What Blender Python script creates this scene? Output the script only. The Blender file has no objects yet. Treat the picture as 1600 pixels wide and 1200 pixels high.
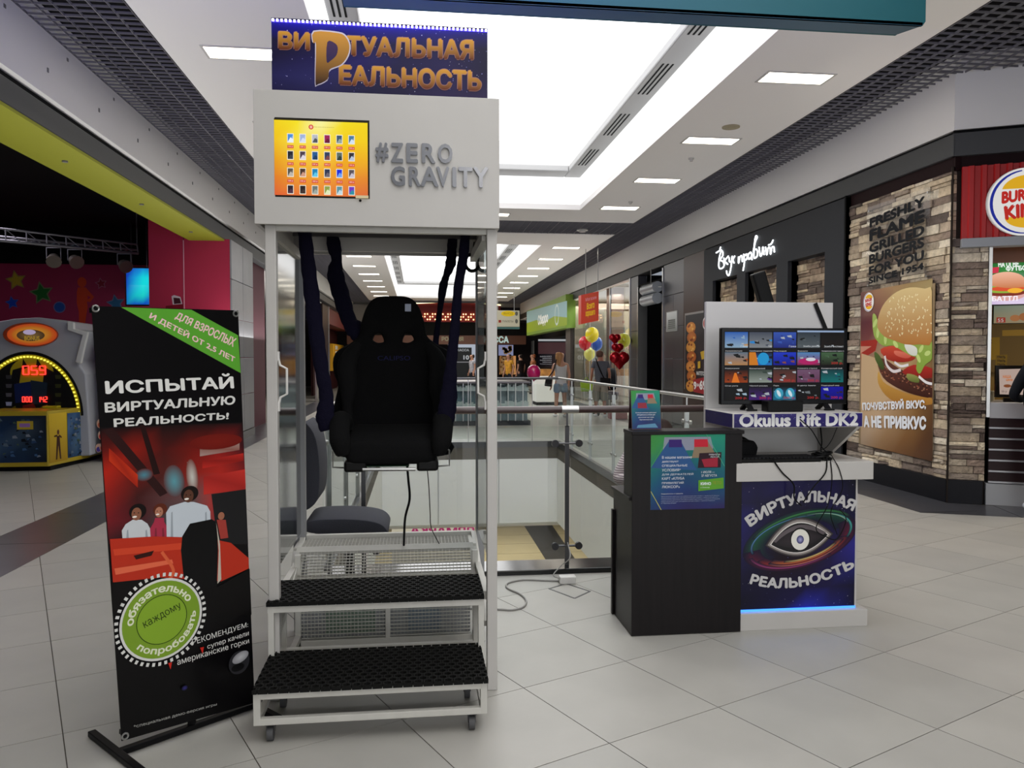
import bpy, bmesh, math, random
import numpy as np
from mathutils import Vector, Matrix
from mathutils.geometry import interpolate_bezier, delaunay_2d_cdt
random.seed(7)
S = bpy.context.scene
COL = S.collection
# ---------------------------------------------------------------- camera
H, F = 1.5, 1238.0
YAW, PIT = math.radians(6.86), math.atan(40 / F)
cam_d = bpy.data.cameras.new('camera')
cam = bpy.data.objects.new('camera', cam_d)
COL.objects.link(cam)
cam.location = (0, 0, H)
cam.rotation_euler = (math.pi / 2 - PIT, 0, -YAW)
cam_d.sensor_width = 36
cam_d.lens = 36 * F / 1600
cam_d.clip_start = .05
cam_d.clip_end = 300
S.camera = cam
# ---------------------------------------------------------------- world, lights, exposure
W = bpy.data.worlds.new('world')
S.world = W
W.use_nodes = True
W.node_tree.nodes['Background'].inputs[0].default_value = (.80, .88, 1, 1)
W.node_tree.nodes['Background'].inputs[1].default_value = .35
S.view_settings.view_transform = 'Standard'
S.view_settings.look = 'None'
S.view_settings.exposure = 0
S.view_settings.gamma = 1
S.view_settings.use_curve_mapping = False
SKY_POWER = 3.0        # luminous skylight panes
LAMP_POWER = 9.0       # recessed ceiling lamps


def area(name, loc, sx, sy, power, col=(1, 1, 1), rot=(0, 0, 0)):
    l = bpy.data.lights.new(name, 'AREA')
    l.shape = 'RECTANGLE'
    l.size, l.size_y, l.energy, l.color = sx, sy, power, col
    o = bpy.data.objects.new(name, l)
    COL.objects.link(o)
    o.location = loc
    o.rotation_euler = rot
    return o



# lamps of the hall and its shops, plus added fill panels without a fitting
area('shop_lamps_right', (7.4, 6.6, 2.65), 1.6, 1.0, 60, (1, .82, .6))
area('hall_fill_right', (5.45, 24, 1.9), 9, 3, 40, (1, .95, .88), (math.radians(90), 0, math.radians(90)))  # added fill facing into the hall to brighten the ceiling
area('stone_wall_fill', (3.6, 7.8, 2.7), 1.6, .3, 9, (1, .92, .8), (0, math.radians(-78), 0))  # added unseen fill that brightens the stone cladding
area('ceiling_fill_right', (4.3, 17, 1.9), .5, 30, 62, (1, .98, .95), (math.radians(180), 0, 0))  # added unseen fill aimed upwards at the right of the ceiling
area('ceiling_fill_left', (-3.1, 12, 1.9), .5, 26, 185, (1, .99, .97), (math.radians(180), 0, 0))  # added unseen fill lifting the left ceiling and fascia
area('hall_lamps_behind', (3.2, -4.0, 4.3), 5, 5, 120, (1, .93, .85))
area('rear_fill', (4.0, -7.6, 1.9), 9, 3.2, 270, (.93, .96, 1), (math.radians(90), 0, 0))  # invented fill panel behind the camera, no opening stands there
area('arcade_lamps', (-7.6, 14.6, 3.9), 1.4, 1.4, 40, (.95, .85, 1))
area('shop_lamps_far_left', (-5.2, 24, 3.1), 2, 12, 160, (1, .95, .88))
area('shop_lamps_far_right', (7.3, 25, 3.2), 2, 12, 330, (1, .95, .88))
area('partition_fill', (5.74, 24.5, 3.35), .25, 8, 110, (1, .96, .9))  # added fill grazing the partition behind the shop glass
area('foyer_lamps', (1.5, 37.5, 4.0), 5, 4, 180, (1, .85, .65))

# ---------------------------------------------------------------- geometry of the view
fw = Vector((math.sin(YAW) * math.cos(PIT), math.cos(YAW) * math.cos(PIT), -math.sin(PIT)))
rt = Vector((math.cos(YAW), -math.sin(YAW), 0))
up = rt.cross(fw)
EYE = Vector((0, 0, H))


def hit(px, py, p, n):
    """Point of the plane (p, n) measured at photograph pixel px, py."""
    d = fw + rt * ((px - 800) / F) - up * ((py - 600) / F)
    p, n = Vector(p), Vector(n)
    return EYE + d * ((p - EYE).dot(n) / d.dot(n))


def aX(px, py, x): return hit(px, py, (x, 0, 0), (1, 0, 0))
def aY(px, py, y): return hit(px, py, (0, y, 0), (0, 1, 0))
def aZ(px, py, z=0): return hit(px, py, (0, 0, z), (0, 0, 1))


# ---------------------------------------------------------------- materials
def lin(h):
    if isinstance(h, (tuple, list)):
        return tuple(h[:3])
    h = h.lstrip('#')
    r = []
    for i in (0, 2, 4):
        c = int(h[i:i + 2], 16) / 255
        r.append(c / 12.92 if c <= .04045 else ((c + .055) / 1.055) ** 2.4)
    return tuple(r)


MATS = {}


def mat(name, col='808080', rough=.5, metal=0, noise=0, nscale=8, bump=0, bscale=60, coat=0, stretch=(1, 1, 1), rough_var=0):
    if name in MATS:
        return MATS[name]
    m = bpy.data.materials.new(name)
    m.use_nodes = True
    nt = m.node_tree
    b = nt.nodes['Principled BSDF']
    c = lin(col)
    b.inputs['Base Color'].default_value = (*c, 1)
    b.inputs['Roughness'].default_value = rough
    b.inputs['Metallic'].default_value = metal
    if max(c) < .04 and not metal:
        b.inputs['Specular IOR Level'].default_value = .16
    if coat:
        b.inputs['Coat Weight'].default_value = coat
        b.inputs['Coat Roughness'].default_value = .12
    if noise or bump or rough_var:
        tc = nt.nodes.new('ShaderNodeTexCoord')
        mp = nt.nodes.new('ShaderNodeMapping')
        mp.inputs['Scale'].default_value = stretch
        nt.links.new(tc.outputs['Object'], mp.inputs[0])
    if noise or rough_var:
        n = nt.nodes.new('ShaderNodeTexNoise')
        n.inputs['Scale'].default_value = nscale
        n.inputs['Detail'].default_value = 5
        nt.links.new(mp.outputs[0], n.inputs['Vector'])
    if noise:
        r = nt.nodes.new('ShaderNodeValToRGB')
        r.color_ramp.elements[0].position = .3
        r.color_ramp.elements[1].position = .7
        r.color_ramp.elements[0].color = (*[x * (1 - noise) for x in c], 1)
        r.color_ramp.elements[1].color = (*[min(1, x * (1 + noise)) for x in c], 1)
        nt.links.new(n.outputs['Fac'], r.inputs[0])
        nt.links.new(r.outputs[0], b.inputs['Base Color'])
    if rough_var:
        mr = nt.nodes.new('ShaderNodeMapRange')
        mr.inputs['To Min'].default_value = rough - rough_var
        mr.inputs['To Max'].default_value = rough + rough_var
        nt.links.new(n.outputs['Fac'], mr.inputs['Value'])
        nt.links.new(mr.outputs[0], b.inputs['Roughness'])
    if bump:
        n2 = nt.nodes.new('ShaderNodeTexNoise')
        n2.inputs['Scale'].default_value = bscale
        n2.inputs['Detail'].default_value = 4
        nt.links.new(mp.outputs[0], n2.inputs['Vector'])
        bp = nt.nodes.new('ShaderNodeBump')
        bp.inputs['Strength'].default_value = bump
        bp.inputs['Distance'].default_value = .01
        nt.links.new(n2.outputs['Fac'], bp.inputs['Height'])
        nt.links.new(bp.outputs[0], b.inputs['Normal'])
    MATS[name] = m
    return m


def per_object(name, ramp, rough=.5, noise=.15, nscale=6, bump=0, bscale=40, rough_var=0):
    """Material whose colour is picked per object from a ramp, with fine noise."""
    m = bpy.data.materials.new(name)
    m.use_nodes = True
    nt = m.node_tree
    b = nt.nodes['Principled BSDF']
    oi = nt.nodes.new('ShaderNodeObjectInfo')
    r = nt.nodes.new('ShaderNodeValToRGB')
    r.color_ramp.interpolation = 'LINEAR'
    el = r.color_ramp.elements
    while len(el) < len(ramp):
        el.new(.5)
    for i, c in enumerate(ramp):
        el[i].position = i / max(1, len(ramp) - 1)
        el[i].color = (*lin(c), 1)
    nt.links.new(oi.outputs['Random'], r.inputs[0])
    tc = nt.nodes.new('ShaderNodeTexCoord')
    n = nt.nodes.new('ShaderNodeTexNoise')
    n.inputs['Scale'].default_value = nscale
    n.inputs['Detail'].default_value = 6
    nt.links.new(tc.outputs['Object'], n.inputs['Vector'])
    mr = nt.nodes.new('ShaderNodeMapRange')
    mr.inputs['From Min'].default_value = .3
    mr.inputs['From Max'].default_value = .7
    mr.inputs['To Min'].default_value = 1 - noise
    mr.inputs['To Max'].default_value = 1 + noise
    nt.links.new(n.outputs['Fac'], mr.inputs['Value'])
    mx = nt.nodes.new('ShaderNodeVectorMath')
    mx.operation = 'SCALE'
    nt.links.new(r.outputs[0], mx.inputs[0])
    nt.links.new(mr.outputs[0], mx.inputs['Scale'])
    nt.links.new(mx.outputs[0], b.inputs['Base Color'])
    b.inputs['Roughness'].default_value = rough
    if rough_var:
        m2 = nt.nodes.new('ShaderNodeMapRange')
        m2.inputs['To Min'].default_value = rough - rough_var
        m2.inputs['To Max'].default_value = rough + rough_var
        nt.links.new(n.outputs['Fac'], m2.inputs['Value'])
        nt.links.new(m2.outputs[0], b.inputs['Roughness'])
    if bump:
        n2 = nt.nodes.new('ShaderNodeTexNoise')
        n2.inputs['Scale'].default_value = bscale
        nt.links.new(tc.outputs['Object'], n2.inputs['Vector'])
        bp = nt.nodes.new('ShaderNodeBump')
        bp.inputs['Strength'].default_value = bump
        bp.inputs['Distance'].default_value = .02
        nt.links.new(n2.outputs['Fac'], bp.inputs['Height'])
        nt.links.new(bp.outputs[0], b.inputs['Normal'])
    MATS[name] = m
    return m


def emis(name, col, k=1.0):
    if name in MATS:
        return MATS[name]
    m = bpy.data.materials.new(name)
    m.use_nodes = True
    b = m.node_tree.nodes['Principled BSDF']
    b.inputs['Base Color'].default_value = (0, 0, 0, 1)
    b.inputs['Emission Color'].default_value = (*lin(col), 1)
    b.inputs['Emission Strength'].default_value = k
    MATS[name] = m
    return m


def vcol(name, rough=.45, emit=0, coat=0, metal=0):
    """Printed surface: colour from the mesh's colour attribute (ink), or a lit screen."""
    if name in MATS:
        return MATS[name]
    m = bpy.data.materials.new(name)
    m.use_nodes = True
    nt = m.node_tree
    b = nt.nodes['Principled BSDF']
    a = nt.nodes.new('ShaderNodeAttribute')
    a.attribute_name = 'Col'
    if emit:
        b.inputs['Base Color'].default_value = (.01, .01, .01, 1)
        nt.links.new(a.outputs['Color'], b.inputs['Emission Color'])
        b.inputs['Emission Strength'].default_value = emit
    else:
        nt.links.new(a.outputs['Color'], b.inputs['Base Color'])
    b.inputs['Roughness'].default_value = rough
    b.inputs['Metallic'].default_value = metal
    b.inputs['Coat Weight'].default_value = coat
    b.inputs['Specular IOR Level'].default_value = .2 if not emit else .08
    MATS[name] = m
    return m


def glass(name, tint='d8e8e4', refl=.12, rough=.02, alpha_tint=.92):
    """Thin pane: mostly clear, tinted, with a glossy layer."""
    if name in MATS:
        return MATS[name]
    m = bpy.data.materials.new(name)
    m.use_nodes = True
    nt = m.node_tree
    nt.nodes.remove(nt.nodes['Principled BSDF'])
    out = nt.nodes['Material Output']
    t = nt.nodes.new('ShaderNodeBsdfTransparent')
    t.inputs[0].default_value = (*[x * alpha_tint for x in lin(tint)], 1)
    g = nt.nodes.new('ShaderNodeBsdfGlossy')
    g.inputs['Roughness'].default_value = rough
    fr = nt.nodes.new('ShaderNodeFresnel')
    fr.inputs['IOR'].default_value = 1.45
    ad = nt.nodes.new('ShaderNodeMath')
    ad.operation = 'ADD'
    ad.use_clamp = True
    ad.inputs[1].default_value = refl
    geo = nt.nodes.new('ShaderNodeNewGeometry')       # no internal reflection inside a thin pane
    inv = nt.nodes.new('ShaderNodeMath')
    inv.operation = 'SUBTRACT'
    inv.inputs[0].default_value = 1
    nt.links.new(geo.outputs['Backfacing'], inv.inputs[1])
    mul = nt.nodes.new('ShaderNodeMath')
    mul.operation = 'MULTIPLY'
    nt.links.new(ad.outputs[0], mul.inputs[0])
    nt.links.new(inv.outputs[0], mul.inputs[1])
    nt.links.new(fr.outputs[0], ad.inputs[0])
    mx = nt.nodes.new('ShaderNodeMixShader')
    nt.links.new(mul.outputs[0], mx.inputs[0])
    nt.links.new(t.outputs[0], mx.inputs[1])
    nt.links.new(g.outputs[0], mx.inputs[2])
    nt.links.new(mx.outputs[0], out.inputs[0])
    MATS[name] = m
    return m


# ---------------------------------------------------------------- objects
WM = {}


def thing(name, label, cat, loc=(0, 0, 0), rotz=0, group=None, kind=None):
    o = bpy.data.objects.new(name, None)
    COL.objects.link(o)
    o.empty_display_size = .1
    o.location = loc
    o.rotation_euler = (0, 0, rotz)
    o['label'], o['category'] = label, cat
    if group:
        o['group'] = group
    if kind:
        o['kind'] = kind
    WM[o] = Matrix.Translation(loc) @ Matrix.Rotation(rotz, 4, 'Z')
    return o


def tag(o, label, cat, group=None):
    o['label'], o['category'] = label, cat
    if group:
        o['group'] = group
    return o


def link(name, me, parent=None, kind=None, label=None, world=True, loc=None):
    o = bpy.data.objects.new(name, me)
    COL.objects.link(o)
    if parent is not None:
        o.parent = parent
        WM[o] = WM.get(parent, Matrix())
        if world and WM[o] != Matrix():
            me.transform(WM[o].inverted())
    elif loc is not None:
        me.transform(Matrix.Translation(-Vector(loc)))
        o.location = loc
        WM[o] = Matrix.Translation(loc)
    if kind:
        o['kind'] = kind
    if label:
        o['label'] = label
    return o


def dup(root, loc, rotz=0, label=None):
    r = root.copy()
    COL.objects.link(r)
    r.location = loc
    r.rotation_euler = (0, 0, rotz)
    if label:
        r['label'] = label
    for ch in list(root.children):
        c = ch.copy()
        COL.objects.link(c)
        c.parent = r
        for g in ch.children:
            d = g.copy()
            COL.objects.link(d)
            d.parent = c
    return r


class MB:
    def __init__(s):
        s.v, s.f, s.mi = [], [], []

    def add(s, vs, fs, mi=0, M=None):
        k = len(s.v)
        s.v += [tuple(M @ Vector(p)) if M else tuple(p) for p in vs]
        s.f += [tuple(i + k for i in f) for f in fs]
        s.mi += [mi] * len(fs)
        return s

    def box(s, x0, y0, z0, x1, y1, z1, mi=0, M=None):
        vs = [(x, y, z) for z in (z0, z1) for y in (y0, y1) for x in (x0, x1)]
        fs = [(0, 2, 3, 1), (4, 5, 7, 6), (0, 1, 5, 4), (2, 6, 7, 3), (0, 4, 6, 2), (1, 3, 7, 5)]
        return s.add(vs, fs, mi, M)

    def bar(s, p, q, w, h=None, upv=(0, 0, 1), mi=0):
        """Rectangular bar from p to q."""
        p, q = Vector(p), Vector(q)
        h = h or w
        d = (q - p).normalized()
        u = Vector(upv)
        if abs(d.dot(u)) > .95:
            u = Vector((0, 1, 0)) if abs(d.y) < .9 else Vector((1, 0, 0))
        a = d.cross(u).normalized() * w / 2
        b = a.cross(d).normalized() * h / 2
        vs = [p - a - b, p + a - b, p + a + b, p - a + b, q - a - b, q + a - b, q + a + b, q - a + b]
        return s.add(vs, [(3, 2, 1, 0), (4, 5, 6, 7), (0, 1, 5, 4), (1, 2, 6, 5), (2, 3, 7, 6), (3, 0, 4, 7)], mi)

    def tube(s, pts, r, n=8, mi=0, caps=True, flat=1.0, upv=(0, 0, 1)):
        pts = [Vector(p) for p in pts]
        rs = r if isinstance(r, (list, tuple)) else [r] * len(pts)
        k = len(s.v)
        vs, fs = [], []
        a = None
        for i, p in enumerate(pts):
            d = (pts[min(i + 1, len(pts) - 1)] - pts[max(i - 1, 0)]).normalized()
            if a is None:
                u = Vector(upv)
                if abs(d.dot(u)) > .95:
                    u = Vector((0, 1, 0)) if abs(d.y) < .9 else Vector((1, 0, 0))
                a = d.cross(u).normalized()
            else:
                a = (a - d * a.dot(d)).normalized()
            b = d.cross(a)
            for j in range(n):
                t = 2 * math.pi * j / n
                vs.append(p + a * math.cos(t) * rs[i] + b * math.sin(t) * rs[i] * flat)
        for i in range(len(pts) - 1):
            for j in range(n):
                j2 = (j + 1) % n
                fs.append((i * n + j, i * n + j2, (i + 1) * n + j2, (i + 1) * n + j))
        if caps:
            fs.append(tuple(range(n))[::-1])
            fs.append(tuple((len(pts) - 1) * n + j for j in range(n)))
        return s.add(vs, fs, mi)

    def cyl(s, p, q, r, n=16, mi=0): return s.tube([p, q], r, n, mi)

    def ball(s, c, rx, ry=None, rz=None, n=12, m=8, mi=0):
        ry, rz = ry or rx, rz or rx
        vs, fs = [], []
        for i in range(m + 1):
            t = math.pi * i / m
            for j in range(n):
                q = 2 * math.pi * j / n
                vs.append((c[0] + rx * math.sin(t) * math.cos(q), c[1] + ry * math.sin(t) * math.sin(q), c[2] + rz * math.cos(t)))
        for i in range(m):
            for j in range(n):
                j2 = (j + 1) % n
                fs.append((i * n + j, (i + 1) * n + j, (i + 1) * n + j2, i * n + j2))
        return s.add(vs, fs, mi)

    def prism(s, pts, off, mi=0):
        """Polygon pts (3D) extruded by the vector off."""
        n = len(pts)
        off = Vector(off)
        vs = [Vector(p) for p in pts] + [Vector(p) + off for p in pts]
        fs = [tuple(range(n))[::-1], tuple(range(n, 2 * n))] + [(i, (i + 1) % n, n + (i + 1) % n, n + i) for i in range(n)]
        return s.add(vs, fs, mi)

    def mesh(s, name, mats, smooth=False, bevel=0, segs=2, weld=False):
        me = bpy.data.meshes.new(name)
        me.from_pydata(s.v, [], s.f)
        for m in (mats if isinstance(mats, (list, tuple)) else [mats]):
            me.materials.append(m)
        if len(me.materials) > 1:
            me.polygons.foreach_set('material_index', s.mi)
        bm = bmesh.new()
        bm.from_mesh(me)
        if weld:
            bmesh.ops.remove_doubles(bm, verts=bm.verts, dist=1e-5)
        bmesh.ops.recalc_face_normals(bm, faces=bm.faces)
        if bevel:
            es = [e for e in bm.edges if len(e.link_faces) == 2 and e.calc_face_angle(0) > .5]
            bmesh.ops.bevel(bm, geom=es, offset=bevel, segments=segs, affect='EDGES', profile=.5, clamp_overlap=True)
        bm.to_mesh(me)
        bm.free()
        if smooth:
            for p in me.polygons:
                p.use_smooth = True
            try:
                me.set_sharp_from_angle(angle=math.radians(40))
            except Exception:
                pass
        return me

    def build(s, name, mats, parent=None, smooth=False, bevel=0, kind=None, label=None, world=True, segs=2, weld=False, loc=None):
        return link(name, s.mesh(name, mats, smooth, bevel, segs, weld), parent, kind, label, world, loc)


def boxo(name, m, b, parent=None, bevel=0, **k):
    return MB().box(*b).build(name, m, parent, bevel=bevel, **k)


# ---------------------------------------------------------------- text and flat print
_fc = bpy.data.curves.new('lettering_source', 'FONT')
_fc.resolution_u = 2
_fo = bpy.data.objects.new('lettering_source', _fc)
COL.objects.link(_fo)
_tc = {}


def text_mesh(s, bold=.02, shear=0, spacing=1.0, native=False):
    """Filled glyphs of a string in a unit box; heavier weights are the union of shifted outlines."""
    key = (s, bold, shear, spacing)
    if key not in _tc:
        _fc.body, _fc.shear, _fc.space_character = s, shear, spacing
        dg = bpy.context.evaluated_depsgraph_get()
        dg.update()
        cu = _fo.to_curve(dg)
        loops = []
        for sp in cu.splines:
            bp = sp.bezier_points
            n, pts = len(bp), []
            if not n:
                continue
            for i in range(n):
                p, q = bp[i], bp[(i + 1) % n]
                k = 2 if (p.handle_right - p.co).length < 1e-4 and (q.handle_left - q.co).length < 1e-4 else 4
                straight = abs((p.handle_right - p.co).cross(q.co - p.co).z) + abs((q.handle_left - q.co).cross(q.co - p.co).z) < 1e-5
                if straight:
                    k = 2
                for c in interpolate_bezier(p.co, p.handle_right, q.handle_left, q.co, k)[:-1]:
                    if not pts or (abs(pts[-1][0] - c.x) + abs(pts[-1][1] - c.y)) > 1e-4:
                        pts.append((c.x, c.y))
            if len(pts) > 2:
                loops.append(pts)
        _fo.to_curve_clear()
        sh = [(0, 0)]
        if bold > .022:
            sh = [(bold * dx, bold * dy) for dx, dy in ((1, 0), (-1, 0), (0, 1), (0, -1), (.7, -.7), (-.7, .7))]
        V2, E2 = [], []
        for dx, dy in sh:
            for pts in loops:
                k = len(V2)
                V2 += [Vector((x + dx, y + dy)) for x, y in pts]
                E2 += [(k + i, k + (i + 1) % len(pts)) for i in range(len(pts))]
        ov, oe, of, _a, _b, _c = delaunay_2d_cdt(V2, E2, [], 0, 1e-5)
        P0 = np.array([V2[e[0]][:] for e in E2])
        P1 = np.array([V2[e[1]][:] for e in E2])
        vv = np.array([v[:] for v in ov])
        ff = np.array([tuple(f) for f in of])
        c = vv[ff].mean(axis=1)
        wn = np.zeros(len(c), int)
        for i0 in range(0, len(P0), 400):
            a0, a1 = P0[i0:i0 + 400], P1[i0:i0 + 400]
            cy, cx = c[:, 1:2], c[:, 0:1]
            left = (a1[:, 0] - a0[:, 0]) * (cy - a0[:, 1]) - (cx - a0[:, 0]) * (a1[:, 1] - a0[:, 1])
            wn += ((a0[:, 1] <= cy) & (a1[:, 1] > cy) & (left > 0)).sum(1) - ((a0[:, 1] > cy) & (a1[:, 1] <= cy) & (left < 0)).sum(1)
        fs = [tuple(int(q) for q in f) for f in ff[wn != 0]]
        vs = [(float(x), float(y)) for x, y in vv]
        used = sorted({i for f in fs for i in f})
        mp = {u: i for i, u in enumerate(used)}
        vs = [vs[u] for u in used]
        fs = [tuple(mp[i] for i in f) for f in fs]
        x0, x1 = min(v[0] for v in vs), max(v[0] for v in vs)
        y0, y1 = min(v[1] for v in vs), max(v[1] for v in vs)
        vs = [((v[0] - x0) / (x1 - x0), (v[1] - y0) / (y1 - y0)) for v in vs]
        _tc[key] = (vs, fs, (x1 - x0) / (y1 - y0))
    return _tc[key]


class Print:
    """Flat printed artwork on the plane (o; u right, v up, n out). Shapes are ink layers a fraction of a millimetre apart."""
    def __init__(s, o, u=(1, 0, 0), v=(0, 0, 1), step=.0001):
        s.o, s.u, s.v = Vector(o), Vector(u).normalized(), Vector(v).normalized()
        s.n = s.u.cross(s.v).normalized()
        s.fine = False
        s.k, s.step = 0, step
        s.vs, s.fs, s.cs = [], [], []

    def uv(s, px, py):
        h = hit(px, py, s.o, s.n) - s.o
        return (h.dot(s.u), h.dot(s.v))

    def raw(s, pts, faces, cols):
        """pts in (u, v) metres, cols one per point or a single colour."""
        s.k += s.step * (.1 if s.fine else 1)
        b = len(s.vs)
        if isinstance(cols, str) or (len(cols) == 3 and isinstance(cols[0], float)):
            cols = [cols] * len(pts)
        s.vs += [s.o + s.u * p[0] + s.v * p[1] + s.n * s.k for p in pts]
        s.cs += [lin(c) for c in cols]
        s.fs += [tuple(i + b for i in f) for f in faces]
        return s

    def poly(s, pts, col): return s.raw(pts, [tuple(range(len(pts)))], col)
    def P(s, pts, col): return s.poly([s.uv(*p) for p in pts], col)

    def R(s, x0, y0, x1, y1, col):
        (a, b), (c, d) = s.uv(x0, y0), s.uv(x1, y1)
        return s.rect(a, d, c, b, col)

    def rect(s, a, b, c, d, col):
        if isinstance(col, (list, tuple)) and len(col) == 4:      # tl, tr, br, bl
            return s.raw([(a, d), (c, d), (c, b), (a, b)], [(3, 2, 1, 0)], [lin(x) for x in col])
        return s.raw([(a, b), (c, b), (c, d), (a, d)], [(0, 1, 2, 3)], col)

    def grid(s, a, b, c, d, rows):
        """Smooth gradient grid, rows of colours from the top down."""
        m, n = len(rows), len(rows[0])
        pts, cols, fs = [], [], []
        for i in range(m):
            for j in range(n):
                pts.append((a + (c - a) * j / (n - 1), d - (d - b) * i / (m - 1)))
                cols.append(lin(rows[i][j]))
        for i in range(m - 1):
            for j in range(n - 1):
                k = i * n + j
                fs.append((k + n, k + n + 1, k + 1, k))
        return s.raw(pts, fs, cols)

    def G(s, x0, y0, x1, y1, rows):
        (a, b), (c, d) = s.uv(x0, y0), s.uv(x1, y1)
        return s.grid(a, d, c, b, rows)

    def ell(s, cu, cv, ru, rv, col, n=28, rot=0, rin=0, a0=0, a1=360, col2=None):
        pts, fs = [], []
        cr, sr = math.cos(rot), math.sin(rot)
        def q(r, t):
            x, y = ru * r * math.cos(t), rv * r * math.sin(t)
            return (cu + x * cr - y * sr, cv + x * sr + y * cr)
        full = (a1 - a0) >= 360
        m = n if full else n + 1
        ts = [math.radians(a0 + (a1 - a0) * i / n) for i in range(m)]
        if rin:
            pts = [q(1, t) for t in ts] + [q(rin, t) for t in ts]
            fs = [(i, (i + 1) % m, m + (i + 1) % m, m + i) for i in range(n)]
            cols = [lin(col)] * m + [lin(col2 or col)] * m
        else:
            pts = [q(1, t) for t in ts] + [(cu, cv)]
            fs = [(i, (i + 1) % m, m) for i in range(n)]
            cols = [lin(col)] * m + [lin(col2 or col)]
        return s.raw(pts, fs, cols)

    def E(s, px, py, rx, ry, col, **k):
        """Ellipse centred at a pixel, radii in pixels measured on the plane."""
        c, a, b = s.uv(px, py), s.uv(px + rx, py), s.uv(px, py - ry)
        return s.ell(c[0], c[1], abs(a[0] - c[0]), abs(b[1] - c[1]), col, **k)

    def text(s, t, a, b, c, d, col, bold=.02, shear=0, col2=None, quad=None, spacing=1.0):
        """Text fitted to the rectangle a..c, b..d (or the four corners tl tr br bl in quad)."""
        vs, fs, _ = text_mesh(t, bold, shear, spacing)
        pts = []
        for x, y in vs:
            if quad:
                tl, tr, br, bl = [Vector(q) for q in quad]
                lo, hi = bl.lerp(br, x), tl.lerp(tr, x)
                pts.append(tuple(lo.lerp(hi, y)))
            else:
                pts.append((a + (c - a) * x, b + (d - b) * y))
        c1, c2 = lin(col), lin(col2 or col)
        return s.raw(pts, fs, [tuple(c2[i] + (c1[i] - c2[i]) * y for i in range(3)) for x, y in vs])

    def T(s, t, x0, y0, x1, y1, col, **k):
        (a, b), (c, d) = s.uv(x0, y0), s.uv(x1, y1)
        return s.text(t, a, d, c, b, col, **k)

    def Q(s, t, quad, col, **k):
        return s.text(t, 0, 0, 0, 0, col, quad=[s.uv(*p) for p in quad], **k)

    def arc(s, t, cu, cv, r, a0, a1, h, col, inside=False, bold=.02, ry=None):
        """Text bent along an arc from angle a0 to a1 (degrees), height h."""
        ry = ry or r
        vs, fs, _ = text_mesh(t, bold)
        pts = []
        for x, y in vs:
            th = math.radians(a0 + (a1 - a0) * x)
            e = (1 - y) * h if inside else y * h
            pts.append((cu + (r + e) * math.cos(th), cv + (ry + e) * math.sin(th)))
        return s.raw(pts, fs, col)

    def star(s, cu, cv, r, col, n=5, rin=.45, rot=90):
        pts = []
        for i in range(2 * n):
            t = math.radians(rot + 180 * i / n)
            q = r if i % 2 == 0 else r * rin
            pts.append((cu + q * math.cos(t), cv + q * math.sin(t)))
        return s.raw(pts + [(cu, cv)], [(i, (i + 1) % (2 * n), 2 * n) for i in range(2 * n)], col)

    def dots(s, a, b, c, d, n, r, cols, seed=1):
        R = random.Random(seed)
        s.fine = True
        for i in range(n):
            u, v, q = R.uniform(a, c), R.uniform(b, d), r * R.uniform(.4, 1.3)
            s.raw([(u - q, v), (u, v - q), (u + q, v), (u, v + q)], [(0, 1, 2, 3)], R.choice(cols))
        s.fine = False
        return s

    def line(s, pts, w, col):
        """Polyline stroke of width w through (u, v) points."""
        if len(pts) > 2 and not isinstance(w, (list, tuple)):
            pts = [(q.x, q.y) for q in smooth_path([(p[0], p[1], 0) for p in pts], 5)]
        out = []
        for i, p in enumerate(pts):
            a, b = Vector(pts[max(0, i - 1)]), Vector(pts[min(len(pts) - 1, i + 1)])
            d = (b - a).normalized()
            ww = (w[i] if isinstance(w, (list, tuple)) else w) / 2
            nn = Vector((-d.y, d.x)) * ww
            out += [tuple(Vector(p) + nn), tuple(Vector(p) - nn)]
        return s.raw(out, [(2 * i, 2 * i + 1, 2 * i + 3, 2 * i + 2) for i in range(len(pts) - 1)], col)

    def L(s, pts, w, col): return s.line([s.uv(*p) for p in pts], w, col)

    def trim(s, tl, tr, br, bl):
        """Keep the ink inside the sheet whose corners are these pixels."""
        tl, tr, br, bl = [s.uv(*p) for p in (tl, tr, br, bl)]
        for i, p in enumerate(s.vs):
            d = p - s.o
            u, v, w = d.dot(s.u), d.dot(s.v), d.dot(s.n)
            t = (tl[1] - v) / (tl[1] - bl[1])
            lo = tl[0] + (bl[0] - tl[0]) * t
            t = (tr[1] - v) / (tr[1] - br[1])
            hi = tr[0] + (br[0] - tr[0]) * t
            u = min(max(u, lo), hi)
            t = (u - lo) / max(1e-6, hi - lo)
            v = min(max(v, bl[1] + (br[1] - bl[1]) * t), tl[1] + (tr[1] - tl[1]) * t)
            s.vs[i] = s.o + s.u * u + s.v * v + s.n * w
        return s

    def build(s, name, m, parent=None, label=None):
        me = bpy.data.meshes.new(name)
        me.from_pydata([tuple(v) for v in s.vs], [], s.fs)
        ca = me.color_attributes.new('Col', 'FLOAT_COLOR', 'POINT')
        fl = []
        for c in s.cs:
            fl += [*c, 1]
        ca.data.foreach_set('color', fl)
        me.materials.append(m)
        return link(name, me, parent, label=label)


def smooth_path(pts, n=6):
    """Catmull-Rom through the points."""
    P = [Vector(p) for p in pts]
    P = [P[0] * 2 - P[1]] + P + [P[-1] * 2 - P[-2]]
    out = []
    for i in range(1, len(P) - 2):
        for k in range(n):
            t = k / n
            a, b, c, d = P[i - 1:i + 3]
            out.append(.5 * ((2 * b) + (c - a) * t + (2 * a - 5 * b + 4 * c - d) * t * t + (3 * b - a - 3 * c + d) * t ** 3))
    out.append(P[-2])
    return out


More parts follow.
